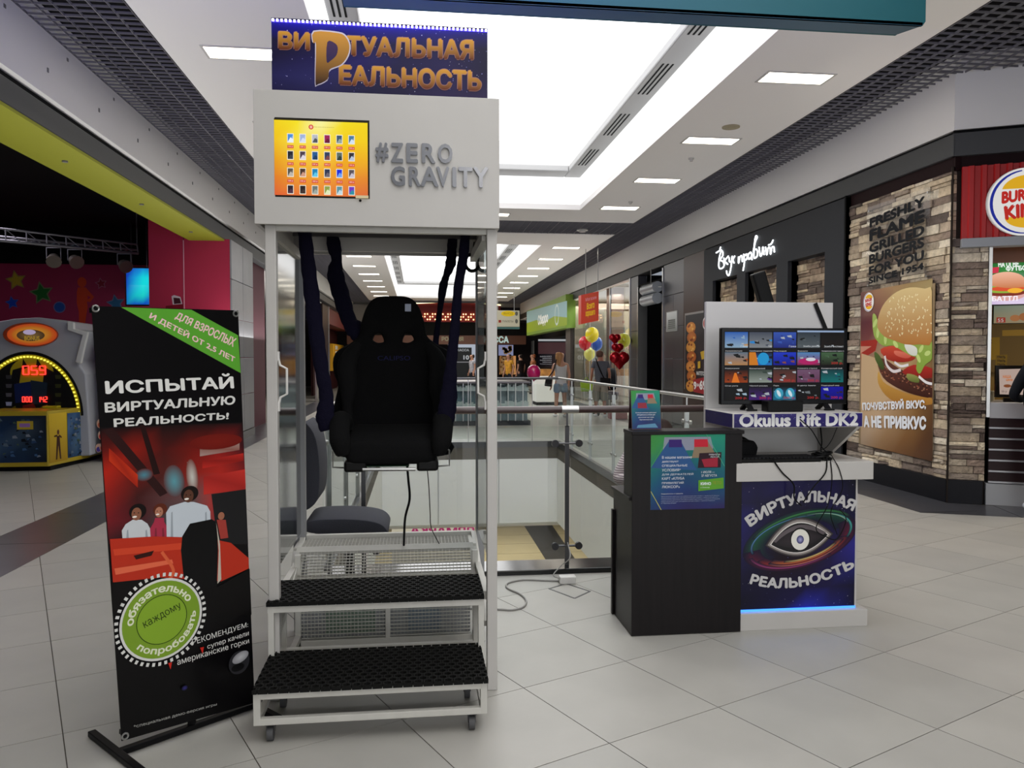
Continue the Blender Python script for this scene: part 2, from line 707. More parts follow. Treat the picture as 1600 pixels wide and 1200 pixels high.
def plate(name, outer, holes, depth, bevel, M, m, parent=None, smooth=True, label=None):
    """Solid plate from a smooth 2D outline with holes (curve turned into a mesh)."""
    cu = bpy.data.curves.new(name, 'CURVE')
    cu.dimensions = '2D'
    cu.fill_mode = 'BOTH'
    cu.extrude, cu.bevel_depth, cu.bevel_resolution = depth / 2, bevel, 3
    for pts in [outer] + holes:
        sp = cu.splines.new('POLY')
        sp.points.add(len(pts) - 1)
        for i, p in enumerate(pts):
            sp.points[i].co = (p[0], p[1], 0, 1)
        sp.use_cyclic_u = True
    o = bpy.data.objects.new(name, cu)
    COL.objects.link(o)
    dg = bpy.context.evaluated_depsgraph_get()
    dg.update()
    me = bpy.data.meshes.new_from_object(o.evaluated_get(dg))
    bpy.data.objects.remove(o)
    me.transform(M)
    me.materials.clear()
    me.materials.append(m)
    if smooth:
        for p in me.polygons:
            p.use_smooth = True
        me.set_sharp_from_angle(angle=math.radians(50))
    return link(name, me, parent, label=label)


def closed_smooth(pts, n=5):
    P = [Vector((*p, 0)) for p in pts]
    m = len(P)
    out = []
    for i in range(m):
        a, b, c, d = P[i - 1], P[i], P[(i + 1) % m], P[(i + 2) % m]
        for k in range(n):
            t = k / n
            v = .5 * ((2 * b) + (c - a) * t + (2 * a - 5 * b + 4 * c - d) * t * t + (3 * b - a - 3 * c + d) * t ** 3)
            out.append((v.x, v.y))
    return out


FRONT = Matrix(((1, 0, 0, 0), (0, 0, -1, 0), (0, 1, 0, 0), (0, 0, 0, 1)))   # local xy plane -> world xz, facing -y
PRINT = vcol('printed_ink', .45)
GLOSSPRINT = vcol('glossy_print', .3, coat=.08)
SCREEN = vcol('lit_screen', .3, emit=1.0)
VC_MATTE = vcol('matte_print', .8)

# ================================================================ SETTING
CZ, FZ, BZ = 4.406, 3.84, 3.57            # ceiling, underside of fascia, underside of dark band
XL, XR = -3.5, 5.5                        # shopfront planes
VX0, VX1, VY0, VY1 = -.61, 2.51, 5.67, 14.05   # opening in the floor
CB = Vector((5.48, 7.6, 0))               # corner where the right facade turns
DB = Vector((.891, -.454, 0)).normalized()
NB = Vector((-DB.y, DB.x, 0))             # points away from the hall
ROTB = math.atan2(DB.y, DB.x)


def aB(px, py, back=0):
    """Point on the turned facade (moved back into the shop)."""
    return hit(px, py, CB + NB * back, NB)


def MBF(s, b, z):                          # facade coordinates: along, back, up
    return CB + DB * s + NB * b + Vector((0, 0, z))


def sB(px, py=500, back=0):
    return (aB(px, py, back) - CB).dot(DB)


MFB = Matrix.Translation(CB) @ Matrix.Rotation(ROTB, 4, 'Z')
yR = lambda px, x=XR: aX(px, 500, x).y

tile_m = per_object('floor_tile_stone', ['a3a19b', 'aaa7a1', 'a6a49e', 'a19f9a'], rough=.42, noise=.06, nscale=3, rough_var=.05)
tile_far = mat('floor_tile_far', 'b0ada6', .33, noise=.06, nscale=2)
grout = mat('grout', '5c574f', .9)
dark_tile = per_object('border_tile_stone', ['3d3d42', '434348', '38383c'], rough=.3, noise=.15, nscale=5)
white_paint = mat('white_ceiling_paint', 'f2efed', .9, bump=.05, bscale=200)
fascia_m = mat('grey_fascia_paint', 'dcdad8', .6, bump=.04, bscale=120)
band_m = mat('dark_band_metal', '3a3b3d', .5, metal=.2)
black_m = mat('black_matte', '0a0a0a', .8)
lattice_m = mat('ceiling_lattice_metal', '6a686e', .6)
plenum_m = mat('dark_ceiling_void', '0e0d12', .95)
white_wall = mat('white_board', 'eeeeea', .5)
chrome = mat('brushed_steel', 'b8b8b6', .28, metal=.9)
dark_steel = mat('dark_steel', '5a5a5c', .35, metal=.8)

# ---- floor: base slab, then every tile its own piece near by
floor = thing('floor', 'pale beige stone tiled mall floor laid diagonally with dark borders', 'floor', kind='structure')
fb = MB()
for b in [(-14, -8, -.30, 16, VY0, -.006), (-14, VY0, -.30, VX0, VY1, -.006), (VX1, VY0, -.30, 16, VY1, -.006), (-14, VY1, -.30, 16, 48, -.006)]:
    fb.box(*b)
fb.build('grout_bed', grout, floor)


def clip(poly, a, b, c, keep_le=True):
    """Clip polygon by a*x+b*y<=c."""
    out = []
    n = len(poly)
    for i in range(n):
        p, q = poly[i], poly[(i + 1) % n]
        dp, dq = a * p[0] + b * p[1] - c, a * q[0] + b * q[1] - c
        if dp <= 0:
            out.append(p)
        if (dp < 0 < dq) or (dq < 0 < dp):
            t = dp / (dp - dq)
            out.append((p[0] + (q[0] - p[0]) * t, p[1] + (q[1] - p[1]) * t))
    return out


TA = math.radians(25.3)
dA, dBt = (-math.sin(TA), math.cos(TA)), (math.cos(TA), math.sin(TA))
U0, DU, V0, DV = 2.374, .613, 1.941, .600
FB_LINE = (Vector((4.855, 7.136)), Vector((.92, -.39)).normalized())   # edge of the dark border at the turned facade


def tile_polys(zone_clips, umin, umax, vmin, vmax):
    for i in range(umin, umax):
        for j in range(vmin, vmax):
            g = .0022
            u0, u1 = U0 + i * DU + g, U0 + (i + 1) * DU - g
            v0, v1 = V0 + j * DV + g, V0 + (j + 1) * DV - g
            poly = [(dA[0] * u + dBt[0] * v, dA[1] * u + dBt[1] * v) for u, v in ((u0, v0), (u0, v1), (u1, v1), (u1, v0))]
            for c in zone_clips:
                poly = clip(poly, *c)
                if len(poly) < 3:
                    break
            if len(poly) >= 3:
                yield poly


def minus_void(poly):
    xs, ys = [p[0] for p in poly], [p[1] for p in poly]
    if max(xs) < VX0 or min(xs) > VX1 or max(ys) < VY0 - .28 or min(ys) > VY1:
        return [poly]
    y0 = VY0 - .28
    out = [clip(poly, 1, 0, VX0), clip(poly, -1, 0, -VX1)]
    mid = clip(clip(poly, -1, 0, -VX0), 1, 0, VX1)
    if len(mid) > 2:
        out += [clip(mid, 0, 1, y0), clip(mid, 0, -1, -VY1)]
    return [p for p in out if len(p) > 2]


def pix(x, y):
    v = Vector((x, y, -H))
    d = v.dot(fw)
    if d < .3:
        return None
    return 800 + F * v.dot(rt) / d, 600 - F * v.dot(up) / d, d


# main zone between the dark borders
fx, fy = FB_LINE[0]
nx, ny = -FB_LINE[1].y, FB_LINE[1].x      # outward (towards the shop)
zone = [(-1, 0, 2.84), (0, 1, 41)]
cands, rest = [], MB()
for poly in tile_polys(zone, -10, 80, -30, 60):
    # right edge: x<=4.86 beyond the corner, the slanted border in front of it
    a = clip(poly, 0, -1, -fy)
    a = clip(a, 1, 0, 4.86) if len(a) > 2 else []
    b = clip(poly, 0, 1, fy)
    b = clip(b, nx, ny, nx * fx + ny * fy) if len(b) > 2 else []
    pieces = []
    for q in (a, b):
        if len(q) > 2:
            pieces += minus_void(q)
    if not pieces:
        continue
    cx = sum(p[0] for q in pieces for p in q) / sum(len(q) for q in pieces)
    cy = sum(p[1] for q in pieces for p in q) / sum(len(q) for q in pieces)
    s = pix(cx, cy)
    if cy < -4:
        continue
    if s and -90 < s[0] < 1700 and s[1] < 1290 and s[2] < 20:
        cands.append((s[2], cx, cy, pieces))
    else:
        for q in pieces:
            rest.prism([(p[0], p[1], -.006) for p in q], (0, 0, .006))
# tiles of the strip left of the dark border and under the arcade
for poly in tile_polys([(1, 0, -3.5), (-1, 0, 13)], -8, 60, -40, 5):
    cx, cy = sum(p[0] for p in poly) / len(poly), sum(p[1] for p in poly) / len(poly)
    s = pix(cx, cy)
    if cy > 20 or cy < -3:
        continue
    if s and -90 < s[0] < 420 and s[2] < 16:
        cands.append((s[2], cx, cy, [poly]))
    else:
        rest.prism([(p[0], p[1], -.006) for p in poly], (0, 0, .006))
cands.sort(key=lambda c: c[0])
for k, (d, cx, cy, pieces) in enumerate(cands):
    if k < 288:
        m = MB()
        for q in pieces:
            m.prism([(p[0] - cx, p[1] - cy, -.006) for p in q], (0, 0, .006))
        o = m.build('tile', tile_m, floor, world=False)
        o.location = (cx, cy, 0)
    else:
        for q in pieces:
            rest.prism([(p[0], p[1], -.006) for p in q], (0, 0, .006))
rest.build('far_tiles', tile_far, floor, kind='stuff')
# dark border tiles, left strip
for k in range(22):
    y0 = -1 + k * 1.3
    boxo('border_tile', dark_tile, (-3.498, y0 + .003, -.006, -2.843, y0 + 1.297, 0), floor)
for k in range(12):
    y0 = 7.15 + k * 1.3
    boxo('border_tile', dark_tile, (4.863, y0 + .003, -.006, 5.47, y0 + 1.297, 0), floor)
# right border where the facade turns
m = MB().prism([(4.863, 7.145, -.006), (4.863, 7.13, -.006), (5.67, 6.79, -.006), (5.75, 7.4, -.006), (5.45, 7.62, -.006), (4.87, 7.62, -.006)][:0] or
               [(4.863, 7.14, -.006), (5.66, 6.795, -.006), (5.83, 7.4, -.006), (5.47, 7.6, -.006), (5.47, 7.148, -.006)], (0, 0, .0055))
m.build('border_tile', dark_tile, floor)
e0, e1 = Vector((5.664, 6.793)), Vector((5.834, 7.398))
fdir = FB_LINE[1]
for k in range(3):
    a0, a1 = e0 + fdir * (k * 1.2 + .004), e0 + fdir * (k * 1.2 + 1.197)
    b0, b1 = e1 + fdir * (k * 1.2 + .004), e1 + fdir * (k * 1.2 + 1.197)
    MB().prism([(a0.x, a0.y, -.006), (a1.x, a1.y, -.006), (b1.x, b1.y, -.006), (b0.x, b0.y, -.006)], (0, 0, .0055)).build('border_tile', dark_tile, floor)

# ---- the opening in the floor, its white edge boards and the storey below
wv = thing('trim_1', 'white boarded edge of the floor opening with black stone kerb', 'opening edge', kind='structure')
for x0 in (VX0 - .1, VX0 + .98, VX0 + 2.06):
    boxo('edge_board', white_wall, (x0 + .01, VY1 + .002, -1.46, min(x0 + 1.07, VX1 + .1), VY1 + .06, -.09), wv, bevel=.004)
for sx in (-1, 1):
    x = VX0 if sx < 0 else VX1
    for k in range(4):
        y0 = VY0 + .02 + k * 2.09
        b = (x - .06, y0 + .006, -1.46, x - .002, y0 + 2.08, -.09) if sx < 0 else (x + .002, y0 + .006, -1.46, x + .06, y0 + 2.08, -.09)
        boxo('edge_board', white_wall, b, wv, bevel=.004)
m = MB().box(VX0 - .4, VY1 + .06, -1.5, VX1 + .4, VY1 + .4, -.3).box(VX0 - .5, VY0, -1.5, VX0 - .06, VY1 + .06, -.3)
m.box(VX1 + .06, VY0, -1.5, VX1 + .5, VY1 + .06, -.3).box(VX0 - .3, VY0 - .4, -1.5, VX1 + .3, VY0, -.3)
m.build('edge_core', white_wall, wv)
boxo('edge_strip', dark_steel, (VX0 - .03, VY1 - .01, -.09, VX1 + .03, VY1 + .05, .012), wv)
boxo('edge_strip', dark_steel, (VX0 - .05, VY0, -.09, VX0 + .01, VY1 + .05, .012), wv)
boxo('edge_strip', dark_steel, (VX1 - .01, VY0, -.09, VX1 + .05, VY1 + .05, .012), wv)
kerb_m = mat('polished_black_stone', '0d0e10', .12, coat=.5)
boxo('kerb', kerb_m, (VX0, VY0 - .28, -.006, VX1, VY0, .035), wv, bevel=.006)
lf = thing('floor_below', 'beige stone floor of the storey below seen through the opening', 'floor', kind='structure')
boxo('slab', mat('lower_floor_stone', 'b3a98f', .3, noise=.08, nscale=1.2), (-9, 3, -4.3, 12, 50, -4.2), lf)
p0, p1, p2, p3 = aZ(818, 820, -4.2), aZ(862, 820, -4.2), aZ(905, 883, -4.2), aZ(858, 883, -4.2)
e = (p0 - p3) * .5
f = (p1 - p2) * .5
MB().prism([p3 - e * 2, p2 - f * 2, p1 + f, p0 + e], (0, 0, .006)).build('dark_stripe', dark_tile, lf)
for k in range(30):
    boxo('joint', grout, (-9, 6 + k * 1.2, -4.2, 12, 6.008 + k * 1.2, -4.197), lf)
boxo('wall_below', mat('lower_wall', 'a8a494', .7), (-9, 49.8, -4.2, 12, 50, -1.5), lf)
lh = thing('ceiling_below', 'pale soffit above the lower storey', 'soffit', kind='structure')
boxo('slab', white_paint, (-9, VY1 + .4, -1.6, 12, 49.9, -1.5), lh)
area('lower_storey_lamps', (2, 20, -1.7), 6, 10, 330, (1, .9, .72))
area('lower_storey_lamps_near', (1, 9.5, -1.65), 2.5, 5, 40, (1, .93, .8))

# ---- ceiling: white plasterboard fields round the skylights, dark open lattice between
SX0, SX1 = -.9, 3.19
ceiling = thing('ceiling', 'white plasterboard ceiling fields edged by dark open lattice', 'ceiling', kind='structure')
cm = MB()
for (y0, y1, s0, s1) in ((-8, 16.7, -3, 15.35), (18.34, 40.2, 20.2, 38.4)):
    cm.box(-2.343, y0, CZ, SX0, y1, CZ + .1).box(SX1, y0, CZ, 4.64, y1, CZ + .1)
    cm.box(SX0, y0, CZ, SX1, s0, CZ + .1).box(SX0, s1, CZ, SX1, y1, CZ + .1)
cm.build('plasterboard', white_paint, ceiling)
boxo('void_above', plenum_m, (-3.5, -8, 4.62, -2.3, 43, 4.66), ceiling)
boxo('void_above', plenum_m, (4.6, 7.6, 4.62, 5.6, 43, 4.66), ceiling)
boxo('void_above', plenum_m, (4.6, -8, 4.62, 12, 7.6, 4.66), ceiling)
boxo('void_above', plenum_m, (-2.3, 16.6, 4.62, 4.6, 18.4, 4.66), ceiling)
boxo('void_above', plenum_m, (-2.3, 40.2, 4.62, 4.6, 44, 4.66), ceiling)
lat = MB()


def lattice(x0, x1, y0, y1):
    n = int((x1 - x0) / .15)
    for i in range(n + 1):
        x = x0 + i * .15
        w = .010 if i % 4 == 0 else .005
        lat.box(x - w / 2, y0, CZ, x + w / 2, y1, CZ + .022)
    n = int((y1 - y0) / .11)
    for i in range(n + 1):
        y = y0 + i * .11
        w = .012 if i % 6 == 0 else .006
        lat.box(x0, y - w / 2, CZ + .001, x1, y + w / 2, CZ + .021)


lattice(-3.26, -2.36, -2, 42)
lattice(4.66, 5.56, 7.6, 42)
lattice(4.66, 9.2, -2, 7.6)
lattice(-2.36, 4.64, 16.72, 18.33)
lattice(-2.36, 4.64, 40.2, 42)
lat.build('lattice_grid', lattice_m, ceiling, kind='stuff')

sky_m = emis('skylight_daylight', (1.0, 1.0, 1.0), SKY_POWER)
cove_m = emis('shaft_wall_glow', (1.0, 1.0, 1.0), 1.15)  # shaft walls emit on their own, standing in for daylight on them
ring_m = mat('skylight_ring_paint', 'b4b4b4', .7)
slot_m = mat('vent_slot_dark', '0c0d10', .8)
for n, (s0, s1) in enumerate(((-3, 15.35), (20.2, 38.4))):
    wn = thing('window_%d' % (n + 1), ('large bright rectangular skylight over the stand' if n == 0 else 'second bright skylight farther down the hall'), 'skylight', ((SX0 + SX1) / 2, (s0 + s1) / 2, CZ), kind='structure')
    RZ, IN, FE = 5.03, .32, .50
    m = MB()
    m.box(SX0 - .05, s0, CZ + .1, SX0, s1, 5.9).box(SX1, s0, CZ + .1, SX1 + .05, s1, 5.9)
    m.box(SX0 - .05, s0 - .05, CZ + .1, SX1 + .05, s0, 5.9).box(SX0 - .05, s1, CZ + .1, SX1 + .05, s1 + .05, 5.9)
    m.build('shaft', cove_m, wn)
    m = MB()
    m.box(SX0 + .001, s0, RZ, SX0 + IN, s1, RZ + .12).box(SX1 - IN, s0, RZ, SX1 - .001, s1, RZ + .12)
    m.box(SX0 + IN, s1 - FE, RZ, SX1 - IN, s1 - .001, RZ + .12)
    m.build('ring_trim', ring_m, wn, bevel=.02)
    boxo('pane', sky_m, (SX0, s0, 5.70, SX1, s1, 5.74), wn)
    sl = MB()
    L = 1.1 if n == 0 else 1.0
    y = s1 - 1.0
    while y > max(s0, 4) + L:
        for sx in (SX0 + .06, SX1 - IN + .07):
            q = MB()
            for k in range(3):
                q.box(sx + k * .06, y - L, RZ - .004, sx + k * .06 + .022, y, RZ + .002)
            q.build('vent_slots', slot_m, wn)
        y -= L * 1.42 + .4
# coves: no lamps placed, the shaft walls glow by their material
for (s0, s1) in ((-3, 15.35), (20.2, 38.4)):
    pass

# ---- recessed lamps
lamp_m = emis('lamp_diffuser', 'fff6e4', LAMP_POWER)
frame_m = mat('lamp_frame', 'c9c7c2', .5)
cl = thing('ceiling_light', 'recessed rectangular ceiling lamp', 'ceiling light', (0, 0, CZ), group='recessed ceiling lamps')
m = MB()
m.box(-.37, -.165, CZ - .008, -.345, .165, CZ + .001).box(.345, -.165, CZ - .008, .37, .165, CZ + .001)
m.box(-.345, -.165, CZ - .008, .345, -.14, CZ + .001).box(-.345, .14, CZ - .008, .345, .165, CZ + .001)
m.build('frame', frame_m, cl)
boxo('diffuser', lamp_m, (-.345, -.14, CZ - .004, .345, .14, CZ + .0), cl)
rows = [7.9 + 2.385 * i for i in range(4)] + [20.6 + 2.4 * i for i in range(8)]
first = True
for side, x in (('right', 3.91), ('left', -1.62)):
    for i, y in enumerate(rows):
        near = i < 4
        od = ('first', 'second', 'third', 'fourth', 'fifth', 'sixth', 'seventh', 'eighth')[i if near else i - 4]
        lab = '%s lamp from the viewer in the %s row of the %s white ceiling field' % (od, side, 'nearer' if near else 'farther')
        if first:
            cl.location = (x, y, CZ)
            o = cl
            first = False
        else:
            o = dup(cl, (x, y, CZ))
        o['label'] = lab
        o['group'] = 'ceiling lamps, %s row, %s field' % (side, 'near' if near else 'far')
p = aZ(768, 335, CZ)
dup(cl, (p.x, p.y, CZ), 0, 'recessed ceiling lamp just beyond the first skylight, next to the cabin header')['group'] = 'end lamps'
disc_m = mat('cream_disc', 'a79c80', .6)
p = aZ(1142, 198, CZ)
MB().cyl((p.x, p.y, CZ - .012), (p.x, p.y, CZ), .11, 24).ball((p.x, p.y, CZ - .012), .06, .06, .012).build('ceiling_speaker', disc_m, loc=(p.x, p.y, CZ)).update_tag()
tag(bpy.data.objects['ceiling_speaker'], 'round cream ceiling speaker disc between the right hand lamps', 'speaker')
for i, (px, py, lab) in enumerate(((1080, 247, 'small sprinkler head on the ceiling below the second right lamp'), (985, 315, 'small sprinkler head on the ceiling beside the fourth right lamp'),
                                   (910, 359, 'white smoke detector in the dark lattice gap between ceiling fields'))):
    p = aZ(px, py, CZ)
    r = .04 if i < 2 else .13
    o = MB().cyl((p.x, p.y, CZ - .02), (p.x, p.y, CZ + .005), r, 16).cyl((p.x, p.y, CZ - .05), (p.x, p.y, CZ - .015), r * .55, 12).build('smoke_detector' if i == 2 else 'sprinkler', frame_m, loc=(p.x, p.y, CZ))
    tag(o, lab, 'detector' if i == 2 else 'sprinkler')

# ---- left wall
wl = thing('wall_left', 'left shopfront wall with grey fascia, dark band and lime soffit', 'wall', (XL, 0, 0), kind='structure')
boxo('fascia', fascia_m, (-3.5, -8, FZ, -3.26, 42, CZ + .2), wl)
boxo('shadow_gap', black_m, (-3.5, -8, FZ - .05, -3.34, 42, FZ), wl)
boxo('band', band_m, (-3.5, -8, BZ, -3.31, 42, FZ - .05), wl, bevel=.01)
green = mat('lime_soffit_paint', '8a8c10', .7)
q = aZ(363, 374, BZ)
YE = q.y
XC = aY(232, 400, YE).x
boxo('lime_soffit', green, (-3.90, -8, BZ - .03, -3.31, YE, BZ - .001), wl)
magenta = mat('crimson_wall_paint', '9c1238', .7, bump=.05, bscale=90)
boxo('crimson_return', magenta, (XC, YE + .002, 0, -4.0, 19.0, 4.5), wl)
XP = q.x - .02
YP = aX(396, 500, XP).y
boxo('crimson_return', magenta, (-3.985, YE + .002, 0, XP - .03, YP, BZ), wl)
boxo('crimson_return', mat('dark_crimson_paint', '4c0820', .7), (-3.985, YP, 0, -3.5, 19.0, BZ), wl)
boxo('seam_trim', mat('seam_trim', 'c08a98', .5), (-4.0, YE - .006, 0, -3.985, YE + .02, BZ - .03), wl)
pan_m = per_object('brushed_pillar_panel', ['78787c', '6c6c70', '828286'], rough=.4, noise=.1, nscale=2)
PW = (YP - YE) / 2
for k in range(5):
    for j in range(2):
        boxo('panel', pan_m, (XP - .029, YE + .01 + j * PW, .15 + k * .685, XP, YE - .01 + (j + 1) * PW, .15 + k * .685 + .675), wl, bevel=.004)
boxo('panel_base', dark_steel, (XP - .029, YE + .0, 0, XP + .01, YP, .14), wl)
boxo('arcade_ceiling', black_m, (-13, -4, 4.45, -3.5, 19.2, 4.5), wl)
boxo('arcade_end_wall', mat('crimson_far_paint', '8f1440', .7), (-13, 19.0, 0, -4.0, 19.15, 3.62), wl)
boxo('arcade_black_frieze', black_m, (-13, 19.0, 3.62, -4.0, 19.15, 4.5), wl)
boxo('arcade_side_wall', mat('indigo_wall_paint', '3a3566', .7), (-13.1, -4, 0, -13, 19.2, 4.5), wl)
boxo('upper_closure', black_m, (-3.55, -8, BZ, -3.5, 19, 4.6), wl)
brownc = mat('brown_column_cladding', '2a1d1c', .4)
x0 = -3.5
boxo('column', mat('yellow_sign_edge', '96801c', .6), (x0 - .1, YP + .02, 2.9, x0 + .0, YP + .5, BZ), wl)
boxo('column', magenta, (x0 - .1, YP + .02, 0, x0 + .0, YP + .9, 2.9), wl)
yl = lambda px: aX(px, 500, -3.45).y
bk_m = mat('bracket_grey', '6c6a68', .5)
for k in range(15):
    y = 3.0 + k * 1.15
    boxo('bracket', bk_m, (-3.262, y - .012, 4.05, -3.252, y + .012, 4.09), wl)
    boxo('bracket', bk_m, (-3.262, y + .40, 4.30, -3.254, y + .43, 4.33), wl)
    if k % 2:
        MB().cyl((-3.6, y, BZ - .045), (-3.6, y, BZ - .028), .03, 10).build('sprinkler_head', bk_m, wl)
boxo('far_wall_closure', mat('shop_interior_grey', '8a8a88', .7), (-7.5, 19.3, 0, -7.4, 43, 3.6), wl)
boxo('far_wall_ceiling', white_paint, (-7.5, 19.2, 3.55, -3.5, 43, 3.6), wl)
boxo('column', brownc, (-3.7, yl(505), 0, -3.47, yl(514), BZ), wl)
boxo('column_trim', chrome, (-3.5, yl(514), 0, -3.45, yl(514) + .2, BZ), wl)
boxo('column_trim', chrome, (-3.5, yl(494), 0, -3.45, yl(497), BZ), wl)
boxo('window_bay', mat('shop_window_pale', 'b6c2d2', .4), (-4.3, yl(482), .4, -4.2, yl(500), BZ), wl)
boxo('dark_shop', mat('dark_maroon_shop', '2e0c10', .6), (-4.2, yl(515), 0, -4.1, 42, 2.9), wl)
boxo('red_soffit', mat('red_soffit', '5e1216', .6), (-4.2, yl(515), 2.9, -3.5, 42, BZ), wl)
boxo('panel_shelf', mat('yellow_display', 'd9a012', .5), (-4.09, yl(536), .9, -3.9, yl(553), 2.2), wl, bevel=.02)
for k in range(4):
    boxo('panel_card', mat('white_card', 'd8d4cc', .5), (-3.89, yl(538), 1.15 + k * .26, -3.87, yl(541), 1.33 + k * .26), wl)

# ---- right wall
wr = thing('wall_right', 'right shopfront wall of stone, black panel and dark tiled columns under grey fascia', 'wall', (XR, 0, 0), kind='structure')
boxo('fascia', fascia_m, (5.49, 7.62, FZ, 5.8, 42, CZ + .2), wr)
boxo('shadow_gap', black_m, (5.53, 7.6, FZ - .04, 5.8, 42, FZ), wr)
boxo('band', band_m, (5.46, 7.58, BZ, 5.8, 42, FZ - .04), wr, bevel=.01)
mrn = mat('maroon_gap', '1c0a0c', .7)
yS = yR(1325)
boxo('maroon_gap', mrn, (5.5, 7.6, BZ - .14, 5.75, yR(1070), BZ), wr)
boxo('stone_backing', mat('mortar_brown', '2c2520', .95), (5.53, 7.64, 0, 5.75, yS, BZ - .14), wr)
base_m = mat('black_skirting', '15151a', .35)
boxo('skirting', base_m, (5.47, 7.62, 0, 5.54, yS + .0, .24), wr)
stone_m = per_object('ledge_stone', ['544a44', '948070', 'dccdb0', '6f6058', 'e8dcc4', '867668', '54463e', 'c4b296', '9c8c78'], rough=.85, noise=.28, nscale=14, bump=.8, bscale=45)
RS = random.Random(11)


def stone_rows(L, z0, z1, put, lmin=.14, lmax=.38, hs=(.055, .095)):
    """Ledge stones in courses along a wall of length L; put(s0, s1, z0, z1, depth)."""
    z = z0
    while z < z1 - .03:
        h = min(RS.uniform(*hs), z1 - z)
        s = -RS.uniform(0, .1)
        while s < L - .02:
            l = RS.uniform(lmin, lmax)
            a, b = max(0, s), min(L, s + l)
            if b - a > .03:
                if h > .07 and RS.random() < .35:
                    hh = h * RS.uniform(.4, .6)
                    put(a, b, z, z + hh, RS.uniform(.012, .045))
                    put(a, b, z + hh, z + h, RS.uniform(.012, .045))
                else:
                    put(a, b, z, z + h, RS.uniform(.012, .045))
            s += l
        z += h


def stone_mesh(l, h, d):
    """Rough split-faced block, width along x, face towards -y."""
    j = lambda a: RS.uniform(-a, a)
    g = .003
    vs = [(g, 0, g), (l - g, 0, g), (l - g, 0, h - g), (g, 0, h - g)]
    nx_ = 2
    fr = []
    for iz in range(3):
        for ix in range(4):
            x = g + (l - 2 * g) * ix / 3 + (j(l * .05) if ix in (1, 2) else 0)
            z = g + (h - 2 * g) * iz / 2 + (j(h * .12) if iz == 1 else 0)
            fr.append((x, -d + j(.006) + (.006 if ix in (0, 3) or iz in (0, 2) else 0), z))
    vs += fr
    F_ = lambda ix, iz: 4 + iz * 4 + ix
    fs = []
    for iz in range(2):
        for ix in range(3):
            fs.append((F_(ix, iz), F_(ix + 1, iz), F_(ix + 1, iz + 1), F_(ix, iz + 1)))
    fs += [(0, 1, F_(3, 0), F_(2, 0), F_(1, 0), F_(0, 0)), (3, F_(0, 2), F_(1, 2), F_(2, 2), F_(3, 2), 2),
           (0, F_(0, 0), F_(0, 1), F_(0, 2), 3), (1, 2, F_(3, 2), F_(3, 1), F_(3, 0))]
    return vs, fs


stone_list = []
stone_rows(yS - 7.62, .24, BZ - .14, lambda a, b, z0, z1, d: stone_list.append((a, b, z0, z1, d)), .20, .46, (.075, .11))
RY = Matrix(((0, 1, 0, 0), (-1, 0, 0, 0), (0, 0, 1, 0), (0, 0, 0, 1)))     # x -> -y, -y -> -x
rest = MB()
for k, (a, b, z0, z1, d) in enumerate(sorted(stone_list, key=lambda t: -(t[1] - t[0]) * (t[3] - t[2]))):
    vs, fs = stone_mesh(b - a, z1 - z0, d + .02)
    T = Matrix.Translation((5.535, yS - a, z0)) @ RY
    if k < 285:
        MB().add(vs, fs, 0).build('stone', stone_m, wr, world=False).matrix_local = Matrix.Translation((-XR, 0, 0)) @ T
    else:
        rest.add(vs, fs, 0, T)
if rest.v:
    rest.build('small_stones', stone_m, wr, kind='stuff')

# black fascia panel with three recessed stone windows
bp_m = mat('charcoal_sign_panel', '2b2d31', .55)
Y0, Y1 = yR(1327), yR(1104)
wins = []
for (l, r, t) in ((1236, 1294, 405), (1169, 1218, 424), (1118, 1156, 437)):
    wins.append((yR(r), yR(l)))
WZ0, WZ1 = 1.25, 2.93
m = MB()
m.box(5.44, Y0, WZ1, 5.62, Y1, BZ - .02).box(5.44, Y0, 0, 5.62, Y1, WZ0)
ys = [Y0] + [v for w in wins for v in w] + [Y1]
for k in range(0, len(ys), 2):
    m.box(5.44, ys[k], WZ0, 5.62, ys[k + 1], WZ1)
m.build('sign_panel', bp_m, wr)
boxo('panel_gap', black_m, (5.43, yS, 0, 5.66, Y0, BZ), wr)
for w0, w1 in wins:
    boxo('niche_back', mat('mortar_brown'), (5.63, w0 - .02, WZ0, 5.66, w1 + .02, WZ1), wr)
    boxo('niche_lining', black_m, (5.5, w1, WZ0, 5.66, w1 + .03, WZ1), wr)
    def put(a, b, z0, z1, d, w1=w1):
        vs, fs = stone_mesh(b - a, z1 - z0, d + .01)
        sm = MB().add(vs, fs, 0, Matrix.Translation((5.63, w1 - a, z0)) @ RY)
        niche.append(sm)
    niche = []
    stone_rows(w1 - w0, 1.75, WZ1, put, .2, .4, (.08, .11))
    allm = MB()
    for sm in niche:
        allm.add(sm.v, sm.f, RS.randrange(4))
    allm.build('niche_stones', [mat('niche_stone_%d' % q, cc, .85, noise=.35, nscale=9, bump=.8, bscale=40) for q, cc in enumerate(('c8b494', '8c7864', 'a8947c', '64564c'))], wr, kind='stuff')
ya, yb, yc, yd, ye, yf = yR(1070), yR(1038), yR(998), yR(985), yR(893), yR(822)
boxo('column', mat('brown_gloss_panel', '37241f', .35), (5.47, Y1, 0, 5.7, ya, BZ), wr)
ct = per_object('charcoal_column_tile', ['3c3b40', '38363b', '424045'], rough=.35, noise=.08)
